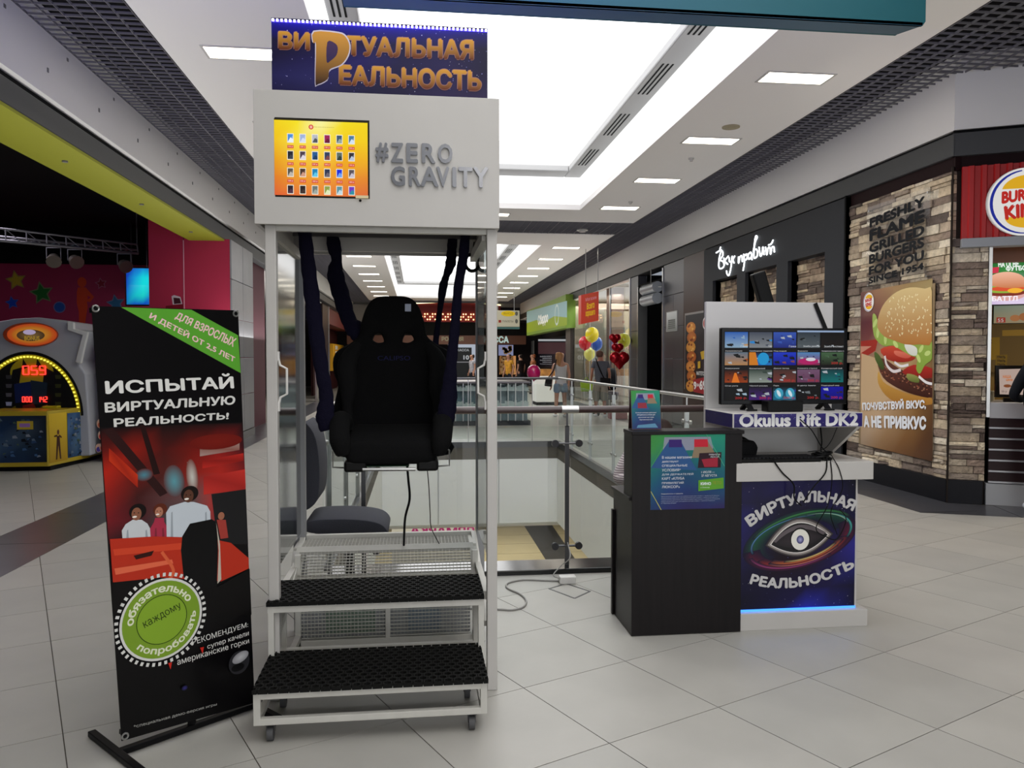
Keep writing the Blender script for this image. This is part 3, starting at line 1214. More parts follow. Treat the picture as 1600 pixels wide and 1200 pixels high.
for k in range(5):
    z0 = .12 + k * .69
    if k in (2, 4):
        boxo('column_tile', ct, (5.48, ya + .005, z0, 5.7, yb - .005, z0 + .68), wr, bevel=.004)
    else:
        mid = (ya + yb) / 2
        boxo('column_tile', ct, (5.48, ya + .005, z0, 5.7, mid - .004, z0 + .68), wr, bevel=.004)
        boxo('column_tile', ct, (5.48, mid + .004, z0, 5.7, yb - .005, z0 + .68), wr, bevel=.004)
boxo('column_trim', chrome, (5.46, yb, 0, 5.7, yb + .06, BZ - .05), wr)
boxo('column_trim', chrome, (5.46, yc - .06, 0, 5.7, yc, BZ - .3), wr)
for k in range(5):
    boxo('column_tile', ct, (5.48, yc, .12 + k * .69, 5.7, yd - .08, .8 + k * .69), wr, bevel=.004)
boxo('column_trim', chrome, (5.46, yd - .08, 0, 5.7, yd, BZ), wr)
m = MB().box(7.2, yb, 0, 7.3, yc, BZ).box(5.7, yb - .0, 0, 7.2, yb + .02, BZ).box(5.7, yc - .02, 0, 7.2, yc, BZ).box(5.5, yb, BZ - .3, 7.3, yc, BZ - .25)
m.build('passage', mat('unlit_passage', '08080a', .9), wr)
# glazed shop
boxo('shop_floor', tile_far, (5.5, yd, -.006, 9.5, 42, .002), wr)
boxo('shop_back', mat('beige_shop_wall', 'b8aa98', .7), (8.6, yd, 0, 8.7, 42, BZ), wr)
boxo('shop_side', mat('beige_shop_wall'), (5.6, ye - .1, 0, 8.7, ye, BZ), wr)
boxo('shop_side', mat('terracotta_wall', 'a07a62', .7), (5.6, yd, 0, 8.7, yd + .1, BZ), wr)
boxo('shop_ceiling', white_paint, (5.5, yd, BZ - .03, 9.5, 42, BZ), wr)
boxo('shop_partition', mat('cream_partition', 'c4b8a8', .6), (5.9, yR(925), .1, 6.0, yR(896) + .6, 3.1), wr)
boxo('shop_showcase', emis('pale_showcase_light', (.42, .60, .60), .55), (6.1, yR(944) + .3, .3, 6.2, yR(925), 2.5), wr)
boxo('shop_pier', mat('pinkish_pier', '9d8478', .6), (5.55, yR(951), 0, 5.95, yR(945), BZ), wr)
boxo('column', mat('brown_pillar', '453c38', .5), (5.46, ye, 0, 5.7, ye + .9, BZ), wr)
boxo('pane', glass('shop_glass', 'e6ebea', .08), (5.55, yd, .1, 5.56, ye, BZ - .05), wr)
for pxm in (951, 920):
    boxo('mullion', chrome, (5.53, yR(pxm), .0, 5.58, yR(pxm) + .06, BZ), wr)

# turned facade of the burger shop
wc = thing('wall_corner', 'turned shopfront wall with stone pier below grey fascia', 'wall', tuple(CB), ROTB, kind='structure')


def fbox(name, m, s0, b0, z0, s1, b1, z1, parent=None, bevel=0, **k):
    return MB().box(s0, b0, z0, s1, b1, z1, M=MFB).build(name, m, parent or wc, bevel=bevel, **k)


fbox('fascia', fascia_m, .0, 0, FZ, 5, .3, CZ + .2)
fbox('shadow_gap', black_m, .0, .03, FZ - .04, 5, .3, FZ)
fbox('band', band_m, -.01, -.02, BZ, 5, .3, FZ - .04)
fbox('maroon_gap', mrn, .0, .04, BZ - .14, 5, .3, BZ)
s_pier = .335
fbox('pier_core', mat('mortar_brown'), .0, .05, 0, s_pier, .4, BZ - .1)
fbox('skirting', base_m, .0, -.0, 0, s_pier - .02, .06, .24)
fbox('corner_joint', mat('mortar_brown'), -.012, .0, .0, .004, .06, BZ - .1)
fbox('pier_edge', chrome, s_pier, -.005, .9, s_pier + .03, .1, 2.66)


def put(a, b, z0, z1, d):
    vs, fs = stone_mesh(b - a, z1 - z0, d)
    o = MB().add(vs, fs, 0).build('stone', stone_m, wc, world=False)
    o.matrix_local = Matrix.Translation((a, .05, z0))


stone_rows(s_pier, .24, 2.75, put, .16, .4, (.065, .10))

# hall behind the camera
wb = thing('wall_back', 'plain hall end behind the viewer', 'wall', (0, -8, 0), kind='structure')
boxo('panel', mat('hall_end_paint', '8c8a88', .6), (-13.1, -8.2, 0, 10, -8, 4.6), wb)
boxo('panel', mat('hall_end_paint'), (9.9, -8.2, 0, 10.1, 5.6, 4.6), wb)
boxo('panel', mat('dark_shop_glass', '1c1e24', .2), (3.0, -8, .1, 9.0, -7.97, 3.0), wb)
boxo('panel', mat('dark_shop_glass'), (-3.0, -8, .1, 1.5, -7.97, 3.0), wb)

# ================================================================ ATTRACTION CABIN
cab_m = mat('white_laminate', 'bdbab6', .38, noise=.03, nscale=3)
whmetal = mat('white_painted_steel', 'c8c6bf', .4, noise=.05, nscale=12)
CX0, CX1, CY0, CY1 = -.68, .363, 3.5, 4.47
cabin = thing('attraction_cabin', 'tall white open cabin with screen header and perforated deck holding the hanging seat', 'cabin', ((CX0 + CX1) / 2, 4.0, 0))
for (x0, y0) in ((CX0 + .035, CY0 + .02), (CX1 - .052, CY0 + .02)):
    boxo('post', cab_m, (x0, y0, 0.0, x0 + .046, y0 + .05, 2.075), cabin, bevel=.004)
for (x0, x1) in ((CX0 + .0, CX0 + .075), (CX1 - .045, CX1 + .01)):
    boxo('rear_post', mat('grey_painted_post', '8f9092', .5), (x0 + .01, CY1 - .08, .0, x1, CY1 - .02, 2.08), cabin, bevel=.006)
boxo('header_front', cab_m, (CX0, CY0 - .018, 2.07, CX1, CY0, 2.635), cabin, bevel=.002)
m = MB().box(CX0, CY0, 2.07, CX0 + .018, CY1, 2.62).box(CX1 - .018, CY0, 2.07, CX1, CY1, 2.62).box(CX0 + .018, CY1 - .018, 2.07, CX1 - .018, CY1, 2.62)
m.box(CX0 + .018, CY0, 2.60, CX1 - .018, CY1 - .018, 2.62)
m.build('header_box', cab_m, cabin)
inner = mat('cabin_ceiling_board', 'd0c6c2', .6)
boxo('header_underside', inner, (CX0 + .02, CY0 + .05, 2.20, CX1 - .02, CY1 - .02, 2.215), cabin)
boxo('rear_lip', cab_m, (CX0 + .07, CY1 - .12, 2.075, CX1 - .05, CY1 - .09, 2.2), cabin, bevel=.003)
boxo('cross_rail', whmetal, (CX0 + .04, CY0 + .03, 2.05, CX1 - .04, CY0 + .06, 2.085), cabin)
boxo('side_rail', whmetal, (CX0 + .035, CY0 + .07, 2.03, CX0 + .07, CY1 - .1, 2.075), cabin)
boxo('side_rail', whmetal, (CX1 - .07, CY0 + .07, 2.03, CX1 - .035, CY1 - .1, 2.075), cabin)
for y in (3.73, 4.28):
    boxo('hanger_bar', dark_steel, (CX0 + .04, y - .015, 2.14, CX1 - .04, y + .015, 2.17), cabin)
acr = glass('acrylic_side_sheet', 'b9c4c6', .34, .09, .62)
boxo('side_sheet', acr, (CX0 + .045, CY0 + .075, .55, CX0 + .052, CY1 - .08, 2.03), cabin)
boxo('side_sheet', glass('acrylic_right_sheet', 'd5dcdc', .1, .05, .9), (CX1 - .03, CY0 + .075, .55, CX1 - .023, CY1 - .08, 2.03), cabin)
hz = [1.52, 1.50, 1.37, 1.35]
m = MB().tube([(CX0 + .083, 3.545, 1.50), (CX0 + .09, 3.545, 1.47), (CX0 + .118, 3.545, 1.455), (CX0 + .118, 3.545, 1.345), (CX0 + .09, 3.545, 1.33), (CX0 + .083, 3.545, 1.30)], .0055, 8)
m.box(CX0 + .078, 3.535, 1.49, CX0 + .088, 3.555, 1.53).box(CX0 + .078, 3.535, 1.27, CX0 + .088, 3.555, 1.31)
m.build('handle', mat('white_plastic', 'd8d6d2', .35), cabin, smooth=True)
m = MB().tube([(CX1 - .056, 3.545, 1.50), (CX1 - .063, 3.545, 1.47), (CX1 - .09, 3.545, 1.455), (CX1 - .09, 3.545, 1.345), (CX1 - .063, 3.545, 1.33), (CX1 - .056, 3.545, 1.30)], .0055, 8)
m.box(CX1 - .061, 3.535, 1.49, CX1 - .051, 3.555, 1.53).box(CX1 - .061, 3.535, 1.27, CX1 - .051, 3.555, 1.31)
m.build('handle', mat('white_plastic'), cabin, smooth=True)


def perforated(x0, x1, p, q, nx_, nq, frame=.03, bar=.0056):
    """Square-hole sheet spanned between the lines p (y, z) and q (y, z)."""
    m = MB()
    P_ = lambda t: (p[0] + (q[0] - p[0]) * t, p[1] + (q[1] - p[1]) * t)
    L_ = math.hypot(q[0] - p[0], q[1] - p[1])
    for i in range(nx_ + 1):
        x = x0 + (x1 - x0) * i / nx_
        m.bar((x, *P_(0)), (x, *P_(1)), bar, .002, upv=(1, 0, 0))
    for i in range(nq + 1):
        c = P_(i / nq)
        m.bar((x0, *c), (x1, *c), bar, .0022, upv=(0, q[0] - p[0], q[1] - p[1]))
    return m


# platform: frame, ramp sheet and deck sheet of square-hole metal
DX0, DX1 = -.625, .297
m = MB()
m.box(CX0 + .04, CY0 + .07, .40, CX0 + .07, CY1 - .08, .44).box(CX1 - .065, CY0 + .07, .40, CX1 - .035, CY1 - .08, .44)
m.box(CX0 + .06, CY1 - .05, .50, CX1 - .05, CY1 - .02, .53)
m.bar((CX0 + .06, 3.60, .28), (CX0 + .06, 4.42, .52), .03).bar((CX1 - .05, 3.60, .28), (CX1 - .05, 4.42, .52), .03)
m.box(CX0 + .06, 4.09, .03, CX1 - .05, 4.12, .06).box(CX0 + .06, 4.09, .03, CX0 + .09, 4.12, .5).box(CX1 - .08, 4.09, .03, CX1 - .05, 4.12, .5)
m.box(-.165, 4.09, .06, -.14, 4.11, .40).box(CX0 + .06, 4.09, .36, CX1 - .05, 4.12, .385)
m.box(CX0 + .06, 3.57, .06, CX0 + .09, 4.12, .09).box(CX1 - .08, 3.57, .06, CX1 - .05, 4.12, .09)
m.build('base_frame', whmetal, cabin, bevel=.002)
fr = MB()
for a, b in (((4.02, .335), (4.195, .496)), ((4.215, .501), (4.44, .504))):
    fr.bar((DX0, *a), (DX0, *b), .034, .014).bar((DX1, *a), (DX1, *b), .034, .014)
    fr.bar((DX0, *a), (DX1, *a), .024, .0136, upv=(0, -.6, .8)).bar((DX0, *b), (DX1, *b), .024, .0136, upv=(0, -.6, .8) if a[0] < 4.1 else (0, 0, 1))
fr.build('sheet_frame', whmetal, cabin)
perforated(DX0, DX1, (4.02, .335), (4.195, .496), 50, 13, bar=.0105).build('perforated_ramp', whmetal, cabin, kind='stuff')
perforated(DX0, DX1, (4.215, .501), (4.44, .504), 50, 12, bar=.0105).build('perforated_deck', whmetal, cabin, kind='stuff')
perforated(DX0 + .03, DX1 - .02, (4.10, .07), (4.101, .37), 48, 16, bar=.0095).build('perforated_skirt', whmetal, cabin, kind='stuff')
boxo('equipment_tray', mat('dull_aluminium', 'a8abae', .8), (DX0 + .02, 4.16, .05, DX1 - .02, 4.42, .30), cabin)
boxo('equipment_board', mat('pale_green_board', '7f9484', .6), (-.47, 4.13, .08, -.22, 4.15, .33), cabin)
boxo('equipment_board', mat('pale_blue_board', '8593a0', .6), (-.05, 4.13, .08, .12, 4.15, .28), cabin)

# screen in the header
pr = Print((0, CY0 - .019, 0))
pr.G(428, 187, 575, 308, [['f0cf10', 'f5e020', 'f8f3a0', 'f3dc18', 'f2d410'], ['f0c010', 'f7e040', 'f8e458', 'f4cc10', 'f2cc14'],
                          ['e8a010', 'f4c030', 'f6c83c', 'efac14', 'eeb01c'], ['e07c20', 'ec9a28', 'f0a030', 'e89028', 'e48828'], ['dc5c30', 'e47034', 'e87c38', 'e07034', 'd86838']])
pr.R(428, 187, 576, 190, '2a2410')
pr.E(486, 198.5, 3.8, 3.8, 'd2372a')
pr.E(486, 198.5, 2.2, 2.4, 'f4b0a0')
pr.T('Виртуальная реальность', 491, 197.6, 522, 200.3, '8a7a30', bold=.01)
ic = [['4a8fd8', '9fb4dc', 'b8bcc4', '9c2058', '3a5670', '4a7aa0'], ['20202c', '4c3c4c', '245a94', '2c3c5c', '5c6c64', '302c34'],
      ['5a544c', '48342c', '1884b8', '2c3450', '1428d8', '5a5058'], ['2a1c28', '241a1c', '6c7470', '8fa048', '5c90a0', '7038c0']]
ic2 = [['e8f0f8', 'd8e0f0', '50545c', '6a1838', '94a4a0', 'd0e0f0'], ['3c4048', 'e0d8e0', '183c64', '7c4448', '303c34', 'b8c4d8'],
       ['bcb4a8', 'd09a80', '60c8e8', '6c6470', '70a0f0', 'c8c0d0'], ['4c3044', '40302c', 'a0a8a0', 'e0e8b8', 'c0d8e0', '2c8ca0']]
(ua, va), (ub, vb) = pr.uv(453.7, 215.7), pr.uv(549.8, 299)
for r in range(4):
    for c in range(6):
        u, v = ua + (ub - ua) * c / 5, va - (va - vb) * r / 3
        pr.rect(u - .0135, v - .0195, u + .0135, v + .0195, 'f2ecd8')
        pr.rect(u - .011, v - .0165, u + .011, v + .0165, [ic[r][c], ic[r][c], ic2[r][c], ic[r][c]])
        pr.raw([(u - .011, v - .0165), (u + .011, v - .0165), (u + .011, v - .004), (u, v + .003)], [(0, 1, 2, 3)], ic2[r][c])
        if r < 3:
            w = v - (va - vb) / 6
            pr.rect(u - .013, w - .0065, u + .013, w + .0065, 'd8523c')
            pr.text(('150 р', '200 р', '250 р')[(r + c) % 3], u - .010, w - .0035, u + .010, w + .0035, 'f8e8d8')
pr.R(556, 306, 576, 311, 'c8b890')
scr = boxo('screen', mat('black_bezel', '181410', .3), (pr.uv(427, 0)[0], CY0 - .0186, pr.uv(500, 309)[1], pr.uv(576, 0)[0], CY0 - .0178, pr.uv(500, 187)[1] + .004), cabin)
pr.build('picture', SCREEN, scr)
p = aY(563, 313.5, CY0 - .018)
MB().cyl((p.x, p.y - .004, p.z), (p.x, p.y + .002, p.z), .0055, 12).build('sensor_button', black_m, cabin)

# raised mirror letters
mirror_m = mat('mirror_acrylic', '9a9da4', .16, metal=1)


def letters3d(parent, y, items, depth, m, name='letter'):
    for t, x0, y0, x1, y1, bold in items:
        vs, fs, _ = text_mesh(t, .03)
        a, b = aY(x0, y1, y), aY(x1, y0, y)
        me = bpy.data.meshes.new(name)
        me.from_pydata([(a.x + (b.x - a.x) * u, y, a.z + (b.z - a.z) * v) for u, v in vs], [], fs)
        bm = bmesh.new()
        bm.from_mesh(me)
        bmesh.ops.remove_doubles(bm, verts=bm.verts, dist=1e-6)
        r = bmesh.ops.extrude_face_region(bm, geom=bm.faces[:])
        bmesh.ops.translate(bm, verts=[v for v in r['geom'] if isinstance(v, bmesh.types.BMVert)], vec=(0, -depth, 0))
        bmesh.ops.recalc_face_normals(bm, faces=bm.faces)
        bm.to_mesh(me)
        bm.free()
        me.materials.append(m)
        link(name, me, parent)


zg = []
for t, a, b in (('#', 587, 607), ('Z', 611, 630), ('E', 635, 653), ('R', 659, 680), ('O', 684, 707)):
    zg.append((t, a, 224 + (a - 587) * .02, b, 254 + (a - 587) * .02, .03))
for t, a, b in (('G', 611, 633), ('R', 639, 657), ('A', 657, 685), ('V', 682, 702), ('I', 706.5, 713), ('T', 716, 738), ('Y', 739, 763)):
    zg.append((t, a, 261 + (a - 611) * .012, b, 291 + (a - 611) * .02, .03))
letters3d(cabin, CY0 - .0185, zg, .012, mirror_m)

# ---- lightbox sign on top
sy = 3.53
sign = thing('lit_roof_sign', 'dark blue starry sign with golden letters and LED strip on the cabin roof', 'sign', (-.145, sy, 2.635))
a, b = aY(424, 32, sy), aY(762, 152, sy)
SX0_, SX1_, SZ1 = a.x, b.x, a.z
boxo('board', mat('dark_sign_board', '12102a', .3), (SX0_, sy, 2.62, SX1_, sy + .03, SZ1), sign, bevel=.002)
pr = Print((0, sy - .0004, 0))
pr.grid(SX0_, 2.637, SX1_, SZ1 - .004, [['100890', '1008a0', '100898', '100890', '140c80', '100868'], ['0e0834', '100a3a', '140e42', '120c3c', '1a1048', '100a30'],
                                        ['120e38', '1a1450', '1e1760', '161042', '1e144c', '120c30'], ['201e54', '26245e', '1a144c', '120c38', '1e144a', '1a123e'],
                                        ['16123e', '1e1a4c', '120e38', '18103a', '241646', '2a1c48']])
pr.dots(SX0_, 2.64, SX1_, SZ1, 150, .0018, ['d8d8ff', 'a0a0e8', '8080d0', 'f4f4ff'], 5)


def gold(t, x0, y0, x1, y1, sl=.045, b=.035):
    q = [(x0, y0 + (x0 - 424) * 0), (x1, y0 + (x1 - x0) * sl), (x1, y1 + (x1 - x0) * sl), (x0, y1)]
    pr.Q(t, [(q[0][0] - 1, q[0][1] - 1), (q[1][0] + 1, q[1][1] - 1), (q[2][0] + 1, q[2][1] + 1), (q[3][0] - 1, q[3][1] + 1)], 'b08078', bold=b + .03, col2='8c6058')
    pr.Q(t, q, 'd89c38', bold=b, col2='5c2014')


gold('ВИ', 435, 49, 484, 77)
gold('ТУАЛЬНАЯ', 541, 56, 740, 87, .035)
gold('ЕАЛЬНОСТЬ', 530, 101, 752, 133, .045)
# the tall slanting P that both lines share
bigP = [(491, 50), (528, 52), (540, 58), (546, 72), (543, 88), (533, 101), (518, 107), (514, 112), (512, 124), (497, 132), (493, 128), (494, 70), (490, 68)]
holeP = [(512, 67), (522, 68), (527, 75), (525, 86), (517, 94), (511, 96)]


def out(pts, k):
    cx, cy = sum(p[0] for p in pts) / len(pts), sum(p[1] for p in pts) / len(pts)
    r = []
    for x, y in pts:
        d = math.hypot(x - cx, y - cy)
        r.append((x + (x - cx) / d * k, y + (y - cy) / d * k))
    return r


def gradpoly(pr_, pts, ctop, cbot, k=0):
    pts = closed_smooth(out(pts, k), 3)
    uv = [pr_.uv(*p) for p in pts]
    v0, v1 = min(p[1] for p in uv), max(p[1] for p in uv)
    c1, c0 = lin(ctop), lin(cbot)
    pr_.raw(uv, [tuple(range(len(uv)))], [tuple(c0[i] + (c1[i] - c0[i]) * (p[1] - v0) / (v1 - v0) for i in range(3)) for p in uv])


gradpoly(pr, bigP, 'd8d0e0', 'b8b0c8', 2.2)
gradpoly(pr, bigP, 'd89a40', '1c0a14', 0)
gradpoly(pr, holeP, '4a3058', '2a2050', 1)
pr.build('lettering_print', GLOSSPRINT, sign)
led = MB()
n = 52
for i in range(n):
    x = SX0_ + .008 + (SX1_ - SX0_ - .016) * i / (n - 1)
    led.box(x - .004, sy - .012, SZ1 - .004, x + .004, sy - .004, SZ1 + .004)
led.build('led_dots', emis('led_blue_white', (.75, .72, 1.0), 6), sign, kind='stuff')
boxo('led_rail', mat('dark_aluminium', '20203a', .4, metal=.6), (SX0_, sy - .006, SZ1 + .004, SX1_, sy + .03, SZ1 + .010), sign)
boxo('led_glow_tape', emis('led_blue', (.05, .03, .9), 2.5), (SX0_, sy - .003, SZ1 - .006, SX1_, sy - .0015, SZ1 + .003), sign)
area('led_strip_light', ((SX0_ + SX1_) / 2 + .1, sy + .05, SZ1 + .03), .9, .03, 34, (.02, .02, 1), (math.radians(180 - 62), 0, 0))

# ---- two-step stair on casters, two rubber mats
st = thing('stair_unit', 'white steel two step stair on casters in front of the cabin', 'stair', (-.17, 3.3, 0))
ax0, ax1 = -.635, .276
tb = .026


def frame_box(m, x0, x1, y0, y1, z0, z1, w=tb):
    for x in (x0 + w / 2, x1 - w / 2):
        for y in (y0 + w / 2, y1 - w / 2):
            m.bar((x, y, z0 + .0005), (x, y, z1 - .0005), w * 1.03)
    for z in (z0 + w / 2, z1 - w / 2):
        for y in (y0 + w / 2, y1 - w / 2):
            m.bar((x0, y, z), (x1, y, z), w)
        for x in (x0 + w / 2, x1 - w / 2):
            m.bar((x, y0 + .001, z), (x, y1 - .001, z), w * .96)
    return m


m = MB()
frame_box(m, ax0, ax1, 3.13, 3.52, .072, .200)
m.build('lower_frame', whmetal, st, bevel=.002)
m = MB()
for x in (ax0 + .005, ax1 + .005):
    for y in (3.50, 3.82):
        m.bar((x, y, .10), (x, y, .4265), tb * .98)
m.box(ax0 - .01, 3.487, .40, ax1 + .02, 3.513, .428).box(ax0 - .01, 3.807, .40, ax1 + .02, 3.833, .428)
m.box(ax0 - .009, 3.5, .401, ax0 + .018, 3.82, .4275).box(ax1 - .008, 3.5, .401, ax1 + .019, 3.82, .4275)
m.box(ax0 - .01, 3.807, .10, ax1 + .02, 3.833, .125)
m.build('upper_frame', whmetal, st, bevel=.002)
boxo('step_plate', mat('dark_step_plate', '2c2c2c', .6), (ax0 + .01, 3.14, .1985, ax1 - .01, 3.51, .2015), st)
boxo('step_plate', mat('dark_step_plate'), (ax0, 3.495, .4285, ax1 + .01, 3.825, .431), st)
for x, y in ((ax0 + .06, 3.16), (ax1 - .06, 3.16), (ax0 + .06, 3.46), (ax1 - .06, 3.46)):
    c = MB().cyl((x - .012, y, .028), (x + .012, y, .028), .028, 16)
    c = c.build('caster', mat('grey_rubber', '4a4a4c', .6), st, smooth=True)
    MB().box(x - .016, y - .008, .03, x - .013, y + .02, .074).box(x + .013, y - .008, .03, x + .016, y + .02, .074).box(x - .02, y - .02, .066, x + .02, y + .02, .074).build('fork', dark_steel, c)
rubber = mat('black_rubber', '131312', .75, bump=.3, bscale=80)


def ring_mat(name, lab, x0, x1, y0, y1, z):
    m = MB()
    r = .0215
    nx_ = int((x1 - x0) / (r * 1.80))
    dx = (x1 - x0) / nx_
    ny_ = int((y1 - y0) / (r * 1.55))
    dy = (y1 - y0 - r) / ny_
    hgt = .018
    for j in range(ny_ + 1):
        for i in range(nx_ - (j % 2) + 1):
            cx = x0 + dx * (i + .5 * (j % 2))
            cy = y0 + r * .5 + dy * j
            pts = [(math.cos(math.radians(30 + 60 * k)), math.sin(math.radians(30 + 60 * k))) for k in range(6)]
            b = len(m.v)
            hh = hgt
            for q, zz in ((r, z), (r, z + hh), (r * .70, z + hh), (r * .70, z)):
                for px_, py_ in pts:
                    m.v.append((min(max(cx + px_ * q, x0), x1), min(max(cy + py_ * q, y0), y1), zz))
            for ring in range(3):
                for k in range(6):
                    k2 = (k + 1) % 6
                    m.f.append((b + ring * 6 + k, b + ring * 6 + k2, b + (ring + 1) * 6 + k2, b + (ring + 1) * 6 + k))
                    m.mi.append(0)
    me = m.mesh(name, rubber)
    o = link(name, me, loc=((x0 + x1) / 2, (y0 + y1) / 2, z))
    tag(o, lab, 'mat', 'rubber step mats')
    return o


ring_mat('rubber_mat', 'black honeycomb rubber mat on the lower step', ax0 - .002, ax1 + .004, 3.115, 3.525, .2018)
ring_mat('rubber_mat', 'black honeycomb rubber mat on the upper step', ax0 - .012, ax1 + .018, 3.475, 3.825, .4315)

# ---- hanging racing seat
velvet = mat('black_seat_fabric', '060607', .95, bump=.3, bscale=250)
velvet2 = mat('charcoal_seat_fabric', '0b0b0c', .95, bump=.3, bscale=250)
navy = mat('navy_velvet', '09071c', .9, bump=.5, bscale=60)
sc = -.117
seat = thing('racing_seat', 'black bucket racing seat hung on navy straps inside the cabin', 'seat', (sc, 3.9, 1.0))
half = [(0, 1.785), (.07, 1.780), (.105, 1.745), (.128, 1.68), (.145, 1.60), (.20, 1.55), (.262, 1.51), (.268, 1.44), (.245, 1.37), (.262, 1.28), (.275, 1.20), (.262, 1.08), (.23, 1.03)]
outl = [(sc + x, z) for x, z in half] + [(sc - x, z) for x, z in half[::-1][:-1]]
outl = closed_smooth(outl, 4)
holes = []
for s_ in (-1, 1):
    h = [(sc + s_ * x, z) for x, z in ((.020, 1.600), (.050, 1.650), (.110, 1.640), (.130, 1.585), (.085, 1.552), (.030, 1.560))]
    holes.append(closed_smooth(h, 4))
back = plate('backrest', outl, holes, .05, .028, Matrix.Translation((0, 4.06, 0)) @ FRONT @ Matrix.Translation((0, 0, 0)), velvet, seat)
m = MB()
for s_ in (-1, 1):
    path = [(sc + s_ * .17, 4.03, 1.57), (sc + s_ * .21, 4.0, 1.51), (sc + s_ * .225, 3.965, 1.45), (sc + s_ * .215, 3.94, 1.36), (sc + s_ * .22, 3.93, 1.27), (sc + s_ * .215, 3.92, 1.15)]
    mm = MB().tube(smooth_path(path, 5), [.025 + .022 * math.sin(math.pi * min(1, i / 20)) for i in range(26)], 12, flat=1.0)
    mm.build('bolster', velvet2, seat, smooth=True)
# seat pan with raised sides
pan = [(sc - .205, 1.12), (sc + .205, 1.12), (sc + .215, 1.03), (sc + .17, 1.01), (sc - .17, 1.01), (sc - .215, 1.03)]
MB().prism([(x, 3.66, z) for x, z in pan], (0, .40, .06)).build('seat_cushion', velvet2, seat, bevel=.03, smooth=True, segs=3)
for s_ in (-1, 1):
    path = [(sc + s_ * .215, 3.64, 1.06), (sc + s_ * .232, 3.66, 1.14), (sc + s_ * .238, 3.75, 1.20), (sc + s_ * .24, 3.88, 1.20), (sc + s_ * .23, 4.02, 1.16)]
    MB().tube(smooth_path(path, 5), [.025, .034, .04, .044] + [.047] * 13 + [.04] * 4, 12).build('seat_bolster', velvet2, seat, smooth=True)
MB().prism([(sc - .20, 3.68, 1.01), (sc + .20, 3.68, 1.01), (sc + .20, 4.02, 1.02), (sc - .20, 4.02, 1.02)], (0, 0, .05)).build('seat_shell', velvet, seat, bevel=.01)
for s_ in (-1, 1):
    x = sc + s_ * .165
    q = boxo('rail_block', mat('black_plastic', '0c0c0c', .4), (x - .05, 3.67, .978, x + .05, 3.98, 1.03), seat, bevel=.012)
MB().cyl((sc - .13, 3.665, .992), (sc + .11, 3.665, .989), .008, 10).build('front_bar', chrome, seat, smooth=True)
m = MB()
for s_ in (-1, 1):
    x = sc + s_ * .255
    m.tube([(x, 3.70, 1.08), (x + s_ * .012, 3.70, 1.07), (x + s_ * .012, 3.70, 1.0), (x - s_ * .07, 3.70, .995)], .0045, 6)
m.build('side_bracket', chrome, seat)
boxo('circuit_tray', mat('green_tray', '12301c', .5), (sc - .12, 3.70, .998, sc + .08, 3.95, 1.004), seat)
pr = Print((0, 4.004, 0))
pr.T('CALIPSO', 590, 556, 641, 563, '191a40')
bpy.data.objects  # badge woven into the backrest
pr.build('woven_badge', VC_MATTE, seat)
boxo('tape_tab', mat('pale_tape', '8c94a8', .5), (sc + .06, 4.003, 1.735, sc + .09, 4.010, 1.772), seat)


def strap(pts, rs, nm='strap'):
    path, rad = [], []
    for (px, py, y), r in zip(pts, rs):
        path.append(aY(px, py, y))
    sp = smooth_path(path, 5)
    rr = []
    for i in range(len(sp)):
        t = i / (len(sp) - 1) * (len(rs) - 1)
        k = min(int(t), len(rs) - 2)
        q = rs[k] + (rs[k + 1] - rs[k]) * (t - k)
        rr.append(q * (1 + .06 * math.sin(i * 2.1)))
    MB().tube(sp, rr, 10, flat=.45, upv=(0, 1, 0)).build(nm, navy, seat, smooth=True)


K = 1 / 345.0
strap([(475, 350, 3.73), (480, 400, 3.73), (487, 460, 3.73), (494, 520, 3.73), (503, 580, 3.73), (510, 620, 3.74), (508, 650, 3.74), (513, 672, 3.74)],
      [10.5 * K, 11 * K, 12 * K, 12 * K, 11 * K, 11 * K, 15 * K, 13 * K])
strap([(517, 350, 4.28), (522, 385, 4.28), (526, 405, 4.27), (524, 428, 4.25), (534, 465, 4.18), (545, 500, 4.12), (556, 515, 4.09), (563, 530, 4.08)],
      [8 * K, 13 * K, 9 * K, 15 * K, 15 * K, 13 * K, 18 * K, 12 * K])
strap([(728, 355, 3.73), (724, 400, 3.73), (716, 450, 3.73), (711, 510, 3.73), (705, 570, 3.73), (701, 620, 3.74), (697, 650, 3.74), (692, 672, 3.74)],
      [8 * K, 8 * K, 7.5 * K, 8 * K, 9 * K, 14 * K, 15 * K, 10 * K])
strap([(709, 355, 4.28), (706, 390, 4.28), (704, 412, 4.26), (697, 432, 4.24), (692, 450, 4.2), (688, 480, 4.15), (683, 515, 4.12), (679, 552, 4.10)],
      [9 * K, 9 * K, 10 * K, 6 * K, 8 * K, 5 * K, 5 * K, 6 * K])
black_cable = mat('black_cable', '0c0c0d', .5)


def cable(name, pts, r, lab, m=black_cable, cat='cable', n=6, world_pts=None):
    P = world_pts or [aY(a, b, c) for a, b, c in pts]
    sp = smooth_path(P, 6)
    return tag(MB().tube(sp, r, n).build(name, m, smooth=True, loc=tuple(sp[0])), lab, cat)


